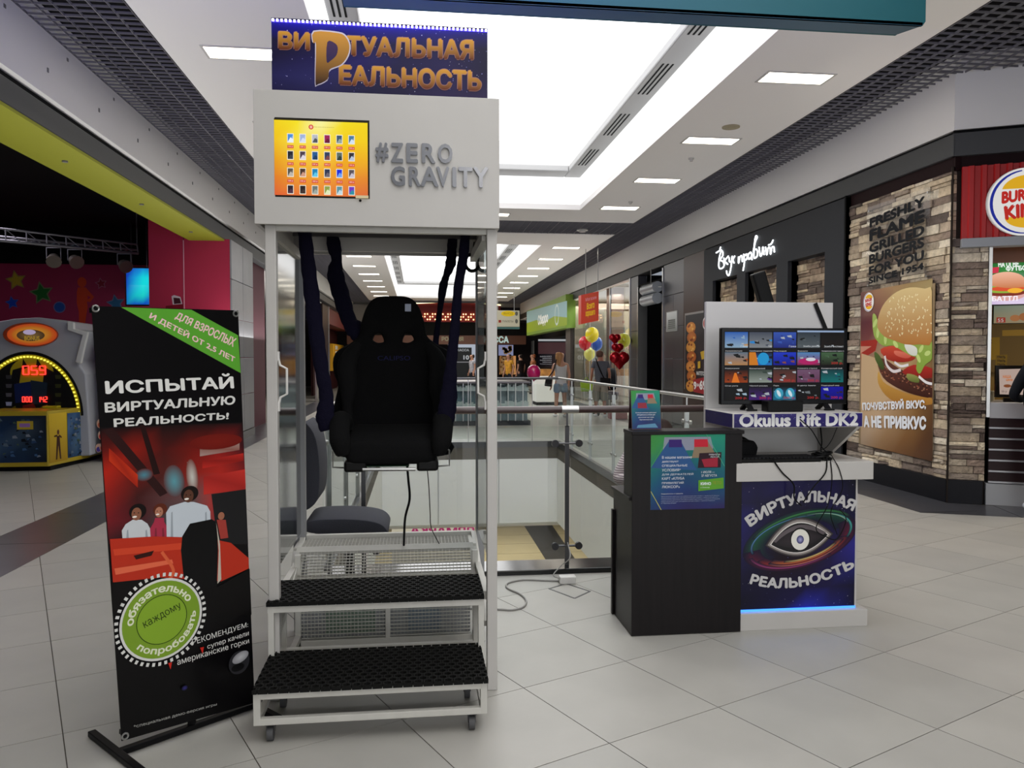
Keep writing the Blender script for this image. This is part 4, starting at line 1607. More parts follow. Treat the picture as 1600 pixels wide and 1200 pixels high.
cable('power_cable', [(636, 725, 3.95), (638, 750, 4.0), (640, 780, 4.05), (633, 810, 4.1), (631, 852, 4.2)], .006, 'thick black cable hanging from the seat to the perforated deck')
cable('signal_cable', [(667, 727, 3.95), (670, 760, 4.0), (672, 800, 4.1), (674, 825, 4.2), (688, 853, 4.22)], .0025, 'thin black cable hanging from the right side of the seat')
m = MB()
ccen = aY(738, 410, 4.3)
for k in range(4):
    pts = [(ccen.x + (.032 + .004 * k) * math.cos(t * .4 + k), ccen.y + .004 * k, ccen.z + (.04 + .004 * k) * math.sin(t * .4 + k)) for t in range(17)]
    m.tube(pts, .003, 6)
m.tube([(ccen.x, ccen.y, ccen.z + .04), (ccen.x + .01, ccen.y, 2.13)], .003, 6)
tag(m.build('cable_coil', black_cable, loc=tuple(ccen)), 'coil of black cable hung from the cabin roof beside the right rear post', 'cable')

# ---- banner stand
steel_b = mat('black_powder_coat', '0e0e10', .45)
bs = aZ(205, 1180)
be = aZ(395, 1112)
bd = (be - bs).normalized()
bn = Vector((bd.y, -bd.x, 0))             # towards the camera
bo = bs + bn * .02
ban = thing('banner_stand', 'tall black roll banner advertising the ride on a T-footed stand', 'banner', tuple((bs + be) / 2))
pl = lambda px, py, q=0: hit(px, py, bo + bn * q, bn)
W_ = .06
TL, TR, BL, BR = pl(143, 478), pl(372, 485), pl(190, 1158), pl(398, 1098)
nu, nv = 8, 10
m = MB()
vs = []
for j in range(nv + 1):
    for i in range(nu + 1):
        a, b = TL.lerp(TR, i / nu), BL.lerp(BR, i / nu)
        vs.append(a.lerp(b, j / nv))
fs = [(j * (nu + 1) + i, j * (nu + 1) + i + 1, (j + 1) * (nu + 1) + i + 1, (j + 1) * (nu + 1) + i) for j in range(nv) for i in range(nu)]
m.prism([TL, TR, BR, BL], -bn * .003)
m.build('banner_sheet', mat('black_vinyl', '060606', .4), ban)
m = MB()
e1, e2 = aZ(143, 1145, .014), aZ(226, 1210, .014)
m.bar(e1, e2, .03, .022)
m.bar(Vector((bs.x, bs.y, .014)) - bn * .03 - bd * .03, Vector((be.x, be.y, .014)) - bn * .03 + bd * .06, .03, .022)
e3 = Vector((be.x, be.y, .014)) - bn * .03 + bd * .02
dd = (e2 - e1).normalized()
m.bar(e3 - dd * .22, e3 + dd * .2, .03, .022)
m.build('foot', steel_b, ban, bevel=.003)
mid = (bs + be) / 2 - bn * .03
topm = (TL + TR) / 2 - bn * .03
MB().bar((mid.x, mid.y, .02), (mid.x - .02, mid.y, topm.z - .02), .028, .02).build('mast', steel_b, ban)
MB().bar(TL - bn * .014 + Vector((0, 0, -.015)), TR - bn * .014 + Vector((0, 0, -.015)), .018, .018).build('top_bar', steel_b, ban)
MB().bar(BL - bn * .014 + Vector((0, 0, .03)), BR - bn * .014 + Vector((0, 0, .03)), .016, .016).build('bottom_bar', steel_b, ban)
m = MB()
for q in ((149, 482), (195, 1150), (368, 490)):
    c = pl(*q)
    k = 14
    m.tube([c + bd * .011 * math.cos(2 * math.pi * i / k) + Vector((0, 0, .011 * math.sin(2 * math.pi * i / k))) + bn * .003 for i in range(k + 1)], .0035, 6, caps=False)
m.build('eyelet', chrome, ban)
pr = Print(bo + bn * .0012, bd, (0, 0, 1), step=.00008)
pr.P([(143, 478), (372, 485), (398, 1098), (190, 1158)], '060507')
gr = '58a032'
pr.P([(189, 480), (299, 484), (372, 524), (377, 583)], gr)
pr.Q('ДЛЯ ВЗРОСЛЫХ', [(278, 487), (370, 529), (363, 545), (272, 499)], 'e8c0c0', bold=.03)
pr.Q('И ДЕТЕЙ ОТ 2,5 ЛЕТ', [(237, 486), (368, 556), (366, 568), (232, 498)], 'e8c0c0', bold=.03)
pr.Q('ИСПЫТАЙ', [(163, 590), (364, 583), (366, 607), (165, 616)], 'dededa', bold=.035)
pr.Q('ВИРТУАЛЬНУЮ', [(163, 629), (368, 618), (367, 632), (164, 645)], 'd6d6d2', bold=.035)
pr.Q('РЕАЛЬНОСТЬ!', [(177, 654), (358, 644), (357, 655), (178, 668)], 'd6d6d2', bold=.035)
# picture: red roller coaster car with riders


def quad_grid(pr_, tl, tr, br, bl, rows):
    m_, n_ = len(rows), len(rows[0])
    tl, tr, br, bl = [Vector(pr_.uv(*p)) for p in (tl, tr, br, bl)]
    pts, cols, fs = [], [], []
    for i in range(m_):
        for j in range(n_):
            a, b = tl.lerp(tr, j / (n_ - 1)), bl.lerp(br, j / (n_ - 1))
            pts.append(tuple(a.lerp(b, i / (m_ - 1))))
            cols.append(lin(rows[i][j]))
    for i in range(m_ - 1):
        for j in range(n_ - 1):
            k = i * n_ + j
            fs.append((k + n_, k + n_ + 1, k + 1, k))
    pr_.raw(pts, fs, cols)


quad_grid(pr, (157, 668), (379, 660), (390, 850), (170, 850),
          [['0d0c0e', '120d0e', '181010', '1c1010', '1a0f10', '161012'], ['5c1410', '8a1c12', '4a1614', '701812', '8c1c1a', '34141a'],
           ['b42414', '6a1a14', '50201c', '8c2018', 'b02820', '781c1e'], ['8e1c18', '401818', '5c3a3a', '6c4c4c', 'c03028', 'a82824'],
           ['741820', '48181e', '4a4448', '5a4446', 'a82c2a', '8c201e'], ['38161c', '30181c', '2c2024', '301c20', '441a1c', '18181a']])
for q in (([(160, 672), (176, 668), (262, 770), (250, 776)], '2c1414'), ([(218, 664), (226, 664), (250, 740), (240, 742)], '24100f'),
          ([(262, 738), (276, 732), (286, 772), (268, 776)], '3c6470'), ([(292, 722), (299, 720), (306, 770), (300, 774)], '8c8c88'),
          ([(330, 772), (386, 764), (388, 850), (340, 850)], '1c1c1e')):
    pr.P(q[0], q[1])
def soft(x, y, rx, ry, edge, core, rot_=0):
    pr.E(x, y, rx, ry, edge, col2=core, rot=rot_, n=24)


soft(225, 742, 14, 10, '5a2420', '4c8898')
soft(272, 752, 16, 26, '5c3a3a', '5c9ca8', .15)
soft(300, 745, 9, 28, '7a4038', 'c8c8c0', .1)
for x0_, y0_, x1_, y1_, h_, ca, cb in ((312, 700, 374, 690, 13, '8c5a50', 'a89088'), (316, 720, 380, 708, 12, '8c1c18', 'c02c24'), (318, 745, 384, 733, 28, 'a02420', 'c8342c'), (170, 700, 215, 742, 20, 'a02414', 'c83818')):
    q = [pr.uv(x0_, y0_), pr.uv(x1_, y1_), pr.uv(x1_, y1_ + h_), pr.uv(x0_, y0_ + h_)]
    pr.raw(q, [(0, 3, 2, 1)], [lin(ca), lin(cb), lin(ca), lin(cb)])
soft(338, 690, 40, 12, '6c1812', '781c14')
# riders
for cx, cy, r, skin, hair, shirt, w in ((213, 803, 10, '8c5a44', '140c0c', 'c8ccd0', 22), (248, 800, 8, 'b07860', '5c2818', 'a83048', 13), (294, 775, 10, '5c3a2c', '18100e', 'c4ccd4', 34)):
    pr.E(cx + 2, cy - 4, r * 1.35, r * 1.2, hair)
    pr.P([(cx - w, 841), (cx - w - 1, cy + 26), (cx - w + 5, cy + 16), (cx - 6, cy + 9), (cx + 8, cy + 9), (cx + w - 5, cy + 15), (cx + w, cy + 24), (cx + w + 1, 841)], shirt)
    pr.P([(cx - w + 6, 841), (cx - w + 7, cy + 26), (cx - w + 9, cy + 24), (cx - w + 10, 841)], '98a0a8' if w > 20 else '802838')
    pr.P([(cx + w - 8, 841), (cx + w - 8, cy + 26), (cx + w - 6, cy + 24), (cx + w - 4, 841)], '98a0a8' if w > 20 else '802838')
    pr.E(cx, cy, r * .78, r, skin)
    pr.E(cx - r * .3, cy + r * .45, r * .36, r * .16, 'f0e8e0')
    for q in (-.35, .3):
        pr.E(cx + q * r, cy - r * .18, r * .11, r * .09, '1c1010')
pr.E(345, 806, 5, 6, 'a06850')
pr.P([(338, 812), (352, 812), (356, 840), (344, 842)], 'a03c34')
pr.P([(171, 842), (240, 838), (322, 840), (360, 848), (388, 872), (388, 888), (345, 908), (250, 902), (176, 912)], 'b8301c')
pr.P([(176, 858), (284, 848), (284, 858), (178, 868)], 'd04428')
pr.P([(178, 888), (268, 874), (270, 880), (180, 898)], 'e06848')
pr.P([(208, 868), (240, 860), (236, 868), (212, 874)], '30100c')
pr.L([(252, 862), (270, 890), (262, 908)], .012, 'd8603c')
pr.P([(284, 838), (296, 818), (330, 811), (338, 816), (340, 860), (338, 918), (300, 922), (286, 900), (282, 860)], '08080a')
pr.P([(337, 816), (343, 850), (345, 905), (339, 912), (341, 860)], 'c0b8a8')
pr.P([(173, 910), (250, 902), (300, 922), (340, 916), (390, 888), (393, 960), (176, 960)], '080607')
# round green stamp
c0 = pr.uv(252, 967)
ru = abs(pr.uv(312, 967)[0] - c0[0])
rv = abs(pr.uv(252, 905)[1] - c0[1])
for i in range(46):
    t = 2 * math.pi * i / 46
    a, b = 1.07, 1.16
    pts = []
    for rr, dt in ((a, -.035), (b, -.03), (b, .03), (a, .035)):
        pts.append((c0[0] + ru * rr * math.cos(t + dt), c0[1] + rv * rr * math.sin(t + dt)))
    pr.raw(pts, [(0, 1, 2, 3)], 'd8d8d4')
pr.ell(c0[0], c0[1], ru * 1.04, rv * 1.02, 'd8d8d4', n=48)
pr.ell(c0[0], c0[1], ru * .98, rv * .96, '7a9c2c', n=48)
pr.ell(c0[0], c0[1], ru * .64, rv * .62, '26400c', n=40)
pr.ell(c0[0], c0[1], ru * .62, rv * .60, '84a82e', n=40)
pr.arc('обязательно', c0[0], c0[1], ru * .70, 178, 25, rv * .20, 'e0e4c8', bold=.03, ry=rv * .68)
pr.arc('попробовать', c0[0], c0[1], ru * .90, 218, 372, rv * .20, 'e0e4c8', inside=False, bold=.03, ry=rv * .90) if False else None
vs_, fs_, _ = text_mesh('попробовать', .03)
pts = []
for x, y in vs_:
    th = math.radians(222 + (362 - 222) * x)
    e = 1 - .0 - y * .24
    pts.append((c0[0] + ru * (.70 + (1 - y) * .22) * math.cos(th), c0[1] + rv * (.68 + (1 - y) * .22) * math.sin(th)))
pr.raw(pts, fs_, 'e0e4c8')
pr.Q('каждому', [(221, 972), (279, 941), (284, 950), (226, 984)], '1c3008', bold=.02)
pr.Q('РЕКОМЕНДУЕМ:', [(298, 998), (386, 971), (386, 980), (300, 1009)], 'd8d8d4', bold=.02)
pr.Q('супер качели', [(322, 1008), (387, 986), (387, 994), (323, 1015)], 'd8d8d4', bold=.02)
pr.Q('американские горки', [(275, 1031), (387, 998), (388, 1006), (276, 1041)], 'd8d8d4', bold=.02)
for q in ((314, 1016), (264, 1040)):
    pr.P([(q[0] - 3, q[1] - 5), (q[0] + 3, q[1] - 6), (q[0] + 1, q[1] + 5)], 'c8281c')
# headset drawing, small blue dot and small print
pr.E(372, 1034, 16, 18, '2c2c30', col2='18181a')
pr.E(374, 1026, 13, 8, '88888c', col2='b8b8bc', rot=.3)
pr.E(370, 1042, 10, 6, '0c0c0e')
pr.E(287, 1074, 5, 4, '0d0c0e', col2='34307c')
pr.Q('*специальная демо-версия игры', [(207, 1132), (337, 1097), (337, 1102), (208, 1138)], 'a8a8a4', bold=.01)
pr.trim((143, 478), (372, 485), (398, 1098), (190, 1158)).build('banner_print', GLOSSPRINT, ban)

# ---- dark reception counter
wenge = mat('wenge_laminate', '130f10', .4, noise=.25, nscale=4, stretch=(14, 14, .6), coat=.1)
CFX0, CFX1, CFY = 1.143, 1.757, 4.117
ctr = thing('reception_counter', 'dark wenge reception counter with raised front', 'counter', ((CFX0 + CFX1) / 2, 4.3, 0))
boxo('front_panel', wenge, (CFX0, CFY, .004, CFX1, CFY + .018, 1.09), ctr, bevel=.001)
boxo('raised_side', wenge, (CFX0, CFY + .018, .75, CFX0 + .018, CFY + .17, 1.09), ctr)
boxo('raised_side', wenge, (CFX1 - .018, CFY + .018, .75, CFX1, CFY + .17, 1.09), ctr)
boxo('raised_top', wenge, (CFX0 - .004, CFY - .006, 1.09, CFX1 + .01, CFY + .17, 1.11), ctr, bevel=.002)
boxo('raised_back', wenge, (CFX0 + .018, CFY + .152, .77, CFX1 - .018, CFY + .17, 1.09), ctr)
boxo('side_panel', wenge, (CFX0, CFY + .018, .004, CFX0 + .018, CFY + .40, .732), ctr)
boxo('side_panel', wenge, (CFX1 - .018, CFY + .018, .004, CFX1, CFY + .40, .732), ctr)
boxo('desk_top', wenge, (CFX0 - .012, CFY + .019, .734, CFX1, CFY + .42, .752), ctr, bevel=.001)
boxo('inner_shelf', wenge, (CFX0 + .019, CFY + .03, .36, CFX1 - .019, CFY + .38, .376), ctr)
boxo('outer_fin', wenge, (CFX0 - .014, CFY + .37, .004, CFX0 - .001, CFY + .40, .62), ctr)
PBX = (1017, 675, 1132, 794)
a, b = aY(PBX[0], PBX[1], CFY), aY(PBX[2], PBX[3], CFY)
po = thing('counter_poster', 'square green and violet poster with viewer drawing stuck on the dark counter front', 'poster', ((a.x + b.x) / 2, CFY, (a.z + b.z) / 2))
boxo('sheet', mat('poster_paper', 'c8c8c8', .5), (a.x, CFY - .0016, b.z, b.x, CFY - .0003, a.z), po)


def viewer_art(pr, u0, v0, u1, v1):
    """Green to violet sheet with a cardboard viewer outline, in (u, v) of the sheet."""
    w, h = u1 - u0, v1 - v0
    X_ = lambda x: u0 + w * x
    Y_ = lambda y: v1 - h * y
    G_ = lambda pts, c: pr.poly([(X_(x), Y_(y)) for x, y in pts], c)
    pr.grid(u0, v0, u1, v1, [['3c8a3c', '38904c', '2c8a5c', '28906c', '249070'], ['3c8c48', '2c8060', '1c6c68', '1c7c74', '1c8070'],
                             ['1c6c6c', '1c5878', '1c506c', '1c5c70', '1c6470'], ['1c5474', '244078', '24386c', '20406c', '204c70'], ['203c68', '2c2c64', '2c2458', '2c2860', '302458']])
    G_([(.18, .07), (.80, .07), (.84, .22), (.78, .24), (.16, .24)], '8a8fa0')
    G_([(.24, .12), (.40, .12), (.50, .30), (.62, .50), (.0, .46)], '2c5488')
    G_([(.60, .12), (.76, .12), (.90, .34), (.55, .34)], '8a7860')
    G_([(.24, .10), (.41, .10), (.42, .20), (.24, .20)], '36206c')
    G_([(.58, .10), (.76, .10), (.77, .20), (.58, .20)], 'c02034')
    return X_, Y_, G_


pr = Print((0, CFY - .0016, 0), step=.00008)
X_, Y_, G_ = viewer_art(pr, a.x, b.z, b.x, a.z)
tx = lambda t, x0, y0, x1, y1, c='e0e4e8', **k: pr.text(t, X_(x0), Y_(y1), X_(x1), Y_(y0), c, **k)
tx('В нашем магазине', .15, .31, .55, .345)
tx('действуют', .15, .365, .37, .40)
tx('СПЕЦИАЛЬНЫЕ', .15, .42, .49, .453)
tx('УСЛОВИЯ*', .15, .475, .40, .508)
tx('ДЛЯ ДЕРЖАТЕЛЕЙ', .15, .53, .57, .563)
tx('КАРТ «КЛУБА', .15, .583, .45, .616)
tx('ПРИВИЛЕГИЙ', .15, .637, .44, .67)
tx('ЛЮКСОР»', .15, .69, .39, .723)
G_([(.65, .28), (.95, .27), (.94, .47), (.63, .47)], '2c1420')
G_([(.68, .36), (.90, .34), (.90, .46), (.72, .46)], '9c2438')
tx('ПРИВИЛЕГИЯ', .78, .29, .93, .31)
tx('ЛЮКСОР', .80, .32, .92, .34)
tx('1 ИЮЛЯ —', .68, .51, .86, .54)
tx('27 АВГУСТА', .68, .555, .89, .585)
G_([(.64, .63), (.98, .60), (.985, .74), (.64, .77)], '5c9c2c')
tx('КИНО', .67, .655, .81, .695, bold=.04)
tx('ЛЕТО', .83, .645, .95, .685, '9a8c30')
tx('с Люксор', .67, .715, .79, .735)
tx('Подробности и правила', .14, .79, .43, .805)
for k in range(5):
    tx('Предложение действует для держателей карт клуба с 1 июля по 27 августа', .14, .825 + k * .022, (.92, .9, .93, .86, .34)[k], .838 + k * .022, 'a8b0c8', bold=.0) if k < 4 else tx('в период акции', .14, .913, .34, .926, 'a8b0c8', bold=.0)
pr.line([(X_(0), Y_(.76)), (X_(.14), Y_(1))], .003, 'c8c860')
pr.line([(X_(0), Y_(.45)), (X_(.19), Y_(.15))], .002, '58b068')
pr.line([(X_(.72), Y_(0)), (X_(.99), Y_(.45))], .002, '60c090')
pr.build('artwork', PRINT, po)
# tent card on the counter
a, b = aY(986, 610, 4.22), aY(1032, 668, 4.22)
tc_ = thing('tent_card', 'small green and blue folded advert card standing on the counter top', 'card', ((a.x + b.x) / 2, 4.23, 1.11))
m = MB().prism([(a.x, 4.20, 1.111), (b.x, 4.20, 1.111), (b.x - .0, 4.235, a.z), (a.x, 4.235, a.z)], (0, .003, 0))
m.prism([(a.x, 4.27, 1.111), (b.x, 4.27, 1.111), (b.x, 4.24, a.z), (a.x, 4.24, a.z)], (0, .003, 0))
m.build('card', mat('dark_card_holder', '3a1c20', .4), tc_)
vv = Vector((0, .035, a.z - 1.111)).normalized()
pr = Print((0, 4.1995, 1.111), (1, 0, 0), tuple(vv), step=.00008)
hh = (a.z - 1.111) / vv.z
X_, Y_, G_ = viewer_art(pr, a.x + .003, .004, b.x - .003, hh - .002)
G_([(.22, .32), (.52, .32), (.54, .46), (.22, .46)], '8c2c3c')
for k, t in enumerate(('В нашем магазине действуют', 'специальные условия для', 'держателей карт клуба', 'привилегий')):
    pr.text(t, X_(.14 + .04 * k), Y_(.60 + k * .06), X_(.86 - .05 * k), Y_(.56 + k * .06), 'dfe4e8')
G_([(.2, .9), (.8, .86), (.9, .97), (.15, .97)], '5c90b0')
pr.build('artwork', PRINT, tc_)

# ---- white headset kiosk
KX0, KX1, KY0, KY1 = 1.725, 2.46, 4.15, 4.62
kio = thing('headset_kiosk', 'white game kiosk with starry eye front and raised screen shelf', 'kiosk', ((KX0 + KX1) / 2, 4.4, 0))
boxo('plinth', cab_m, (KX0, KY0 - .02, .0, KX1 + .045, KY1, .095), kio, bevel=.002)
boxo('body', cab_m, (KX0, KY0 + .02, .095, KX1, KY1, .825), kio, bevel=.002)
boxo('worktop', cab_m, (KX0 - .0, KY0 - .035, .828, KX1 + .06, KY1, .928), kio, bevel=.003)
boxo('back_panel', mat('white_laminate_b', 'cac8c6', .4), (KX0, KY1 - .03, .928, KX1 + .07, KY1, 1.84), kio, bevel=.002)
sh = boxo('screen_shelf', cab_m, (KX0 - .01, KY0 - .0, 1.118, KX1 + .012, KY1 - .03, 1.198), kio, bevel=.002)
m = MB().prism([(KX1 - .02, KY0 + .0, 1.118), (KX1 - .02, KY1 - .03, 1.118), (KX1 - .02, KY1 - .03, .93), (KX1 - .02, KY1 - .17, .93)], (.02, 0, 0))
m.build('shelf_bracket', cab_m, kio)
m = MB().prism([(KX0, KY0 + .0, 1.118), (KX0, KY1 - .03, 1.118), (KX0, KY1 - .03, .93), (KX0, KY1 - .17, .93)], (.02, 0, 0))
m.build('shelf_bracket', cab_m, kio)
pr = Print((0, KY0 - .0008, 0), step=.00008)
pr.rect(KX0 - .002, 1.121, KX1 + .008, 1.195, ['2c2466', '2c2270', '241c60', '201850'])
pr.dots(KX0, 1.122, KX1, 1.194, 50, .0014, ['b0a8f0', '7068c0', 'e8e8ff'], 3)
pr.T('Okulus Rift DK2', 1155, 646.5, 1341, 665.5, 'b8b8b8', bold=.045, col2='e8e8e8')
pr.build('name_print', GLOSSPRINT, kio)
pr = Print((KX0 - .0108, 0, 0), (0, -1, 0), (0, 0, 1), step=.00008)
pr.rect(-(KY1 - .06), 1.121, -(KY0 + .005), 1.195, ['181450', '1c1858', '201c60', '181450'])
pr.dots(-(KY1 - .07), 1.122, -(KY0 + .01), 1.194, 30, .0015, ['6058c0', '4840a0', 'b0b0ff'], 4)
pr.build('side_print', GLOSSPRINT, kio)
# eye artwork
pr = Print((0, KY0 + .0192, 0), step=.00008)
e0u, e1u, z0, z1 = KX0, KX1 - .012, .10, .822
pr.grid(e0u, z0, e1u, z1, [['14103c', '18124a', '1c1458', '1c1650', '18124c', '0c0c20'], ['181448', '141034', '120e2c', '120e30', '1a1444', '101028'],
                           ['242070', '181440', '100c20', '100c20', '181440', '16143c'], ['201c60', '1a143c', '140c1c', '181024', '201848', '2c2884'],
                           ['1a1648', '14102c', '1c0c14', '1c1020', '1c1444', '20206c'], ['141234', '120e2c', '141034', '16103c', '181440', '100e2c'], ['0c0c1c', '100c28', '18143c', '242a9c', '1c1c64', '0c0c20']])
pr.dots(e0u, z0, e1u, z1, 130, .0014, ['7c7cd8', 'c0c0ff', '5050b0', 'ffffff'], 9)
cu_, cv_ = pr.uv(1250, 843)
wx = abs(pr.uv(1310, 843)[0] - cu_) / 60
rot = math.radians(14)


def glow_ring(ru_, rv_, w, col, a0, a1, off=(0, 0), r_=None, n=40, bgc='14102c'):
    """Elliptic brush stroke that fades at both edges and both ends."""
    r_ = rot if r_ is None else r_
    cr, sr = math.cos(r_), math.sin(r_)
    pts, cols, fs = [], [], []
    bg, cc = lin(bgc), lin(col)
    for i in range(n + 1):
        f = i / n
        t_ = math.radians(a0 + (a1 - a0) * f)
        k_ = math.sin(math.pi * f) ** .7
        for q, e in ((1 - w, 0), (1 - w * .35, .55), (1, 1), (1 + w * .25, .35), (1 + w * .6, 0)):
            x, y = ru_ * q * math.cos(t_), rv_ * q * math.sin(t_)
            pts.append((min(e1u, max(e0u, cu_ + (x * cr - y * sr + off[0]) * wx)), cv_ + (x * sr + y * cr + off[1]) * wx))
            cols.append(tuple(bg[j] + (cc[j] - bg[j]) * e * k_ for j in range(3)))
    for i in range(n):
        for j in range(4):
            fs.append((i * 5 + j, i * 5 + j + 1, i * 5 + j + 6, i * 5 + j + 5))
    pr.raw(pts, fs, cols)


glow_ring(76, 36, .30, '1c5c3c', 0, 215)
glow_ring(80, 37, .22, '7c1c34', 175, 375)
glow_ring(84, 36, .07, '3c8c48', 20, 150, (3, 2))
glow_ring(74, 32, .16, 'b03824', 200, 340, (2, -2))
glow_ring(82, 38, .05, 'a8447c', 190, 300)
glow_ring(66, 27, .14, 'd87038', 215, 335, (3, -4))
glow_ring(80, 33, .04, '50b0a8', -30, 70, (2, 1))
glow_ring(72, 30, .04, '6098c0', 60, 190, (-5, 2))
glow_ring(60, 25, .08, 'f0d080', 235, 325, (4, -4))
glow_ring(75, 31, .025, 'b8e8c8', 5, 80, (3, 3))
glow_ring(70, 31, .025, 'f0a090', 215, 320, (3, -4))


def eye_shape(ku, kv, col, col2=None, dx=0, dz=0):
    pts = []
    for i in range(24):
        t = math.pi * i / 24
        pts.append((-math.cos(t) * 46 * ku, (1 - abs(math.cos(t)) ** 1.9) * 25 * kv))
    for i in range(24):
        t = math.pi * i / 24
        pts.append((math.cos(t) * 46 * ku, -(1 - abs(math.cos(t)) ** 1.9) * 19 * kv))
    c, s_ = math.cos(math.radians(8)), math.sin(math.radians(8))
    pts = [(cu_ - 1 * wx + (x * c - y * s_ + dx) * wx, cv_ + (x * s_ + y * c + dz) * wx) for x, y in pts]
    pr.raw(pts + [(cu_, cv_)], [(i, (i + 1) % 48, 48) for i in range(48)], [lin(col)] * 48 + [lin(col2 or col)])


eye_shape(1.16, 1.32, '2c2428', 'e8e4e0')
eye_shape(1.08, 1.18, '8c8480', 'f0ece8')
eye_shape(1.0, 1.05, 'd8d4d0')
eye_shape(.96, .98, '1c1a1c')
eye_shape(.9, .72, '5c5458', '787074', 0, 4)
eye_shape(.84, .62, '242024', '3c3438', 0, 0)
pr.ell(cu_, cv_ + 1 * wx, 15.5 * wx, 17 * wx, '0c0c0c', n=28)
pr.ell(cu_, cv_, 14 * wx, 15.5 * wx, 'e8e6dc', n=28)
pr.ell(cu_, cv_, 5.6 * wx, 6.2 * wx, '20205c', n=20, col2='a8a8d8')


def arc_text(t, p0, p1, p2, h, col, bold=.05):
    """Letters along the parabola through three pixels (baseline), height in pixels."""
    vs, fs, _ = text_mesh(t, bold)
    A, B, C = [Vector(pr.uv(*p)) for p in (p0, p1, p2)]
    pts = []
    for x, y in vs:
        q = A * (2 * (x - .5) * (x - 1)) + B * (-4 * x * (x - 1)) + C * (2 * x * (x - .5))
        d = A * (4 * x - 3) + B * (4 - 8 * x) + C * (4 * x - 1)
        nrm = Vector((-d.y, d.x)).normalized()
        q += nrm * (y * h * wx)
        pts.append(tuple(q))
    pr.raw(pts, fs, col)


arc_text('ВИРТУАЛЬНАЯ', (1172, 824), (1254, 786), (1332, 799), 17, 'c6c4c4')
arc_text('РЕАЛЬНОСТЬ', (1170, 912), (1250, 917), (1336, 886), 16, 'c6c4c4')
pr.build('eye_print', GLOSSPRINT, kio)
boxo('led_tape', emis('led_cyan', (.05, .25, 1.0), 2.2), (KX0, KY0 + .012, .0955, KX1 - .01, KY0 + .018, .106), kio)
area('kiosk_led', ((KX0 + KX1) / 2, KY0 + .005, .12), .7, .01, .1, (.1, .3, 1), (math.radians(-60), 0, 0))

# ---- television
tv = thing('television', 'flat black television showing a grid of game pictures on the kiosk shelf', 'television', (2.1, 4.38, 1.2))
ty = 4.36
a, b = aY(1127, 512, ty), aY(1323, 631, ty)
TX0, TX1, TZ0, TZ1 = a.x, b.x, b.z, a.z
boxo('housing', mat('gloss_black_plastic', '060607', .2), (TX0, ty, TZ0, TX1, ty + .035, TZ1), tv, bevel=.004)
for x in (aY(1170, 600, ty).x, aY(1290, 600, ty).x):
    MB().bar((x, ty + .017, TZ0 + .01), (x - .0, ty - .04, 1.204), .03, .012).bar((x, ty + .017, TZ0 + .01), (x, ty + .09, 1.204), .03, .012).bar((x - .03, ty - .045, 1.205), (x + .03, ty - .045, 1.205), .014, .01).build('foot', mat('black_plastic'), tv)
pr = Print((0, ty - .0006, 0), step=.00008)
A = [pr.uv(1132, 517), pr.uv(1318, 625)]
pr.step = .00002
pr.rect(A[0][0], A[1][1], A[1][0], A[0][1], '020204')
names = [['Горки', 'Тир', 'Гонки', 'Зомби рельсы', 'Зомби инстинкт'], ['Американские', 'Свободное падение', 'Под водой', 'Формула', 'Американские горки 2'],
         ['Извержение', 'Космический', 'Дикий Запад', 'Комната страха', 'Космический бой'], ['Огни уюта', 'Чёрный рыцарь', 'Парк', 'В центр Земли', 'Подводный мир']]
tops = [['3c78c8', '5c6474', '4c70c8', '44505c', '0c0c12'], ['7c8c9c', '1c1c38', '2c50d8', '6ca0d0', '5c7c5c'], ['200c0c', '4c5c54', '5c403c', '8c6c88', '105058'], ['081018', '281c38', '0c1c28', '08080c', '1414b8']]
bots = [['a8c4d8', '9ca0a4', '2c3c94', '70787c', '2c2018'], ['c89c6c', '2c8cd8', '0c18a8', 'a01c5c', '2c2c20'], ['b05414', 'a8b0a8', '8c4c44', '7c4c6c', '0c8888'], ['100808', '5c2c8c', '2c88a8', '0c080a', '0c0c90']]
px_, py_ = (A[1][0] - A[0][0]) / 5, (A[0][1] - A[1][1]) / 4
RR = random.Random(4)
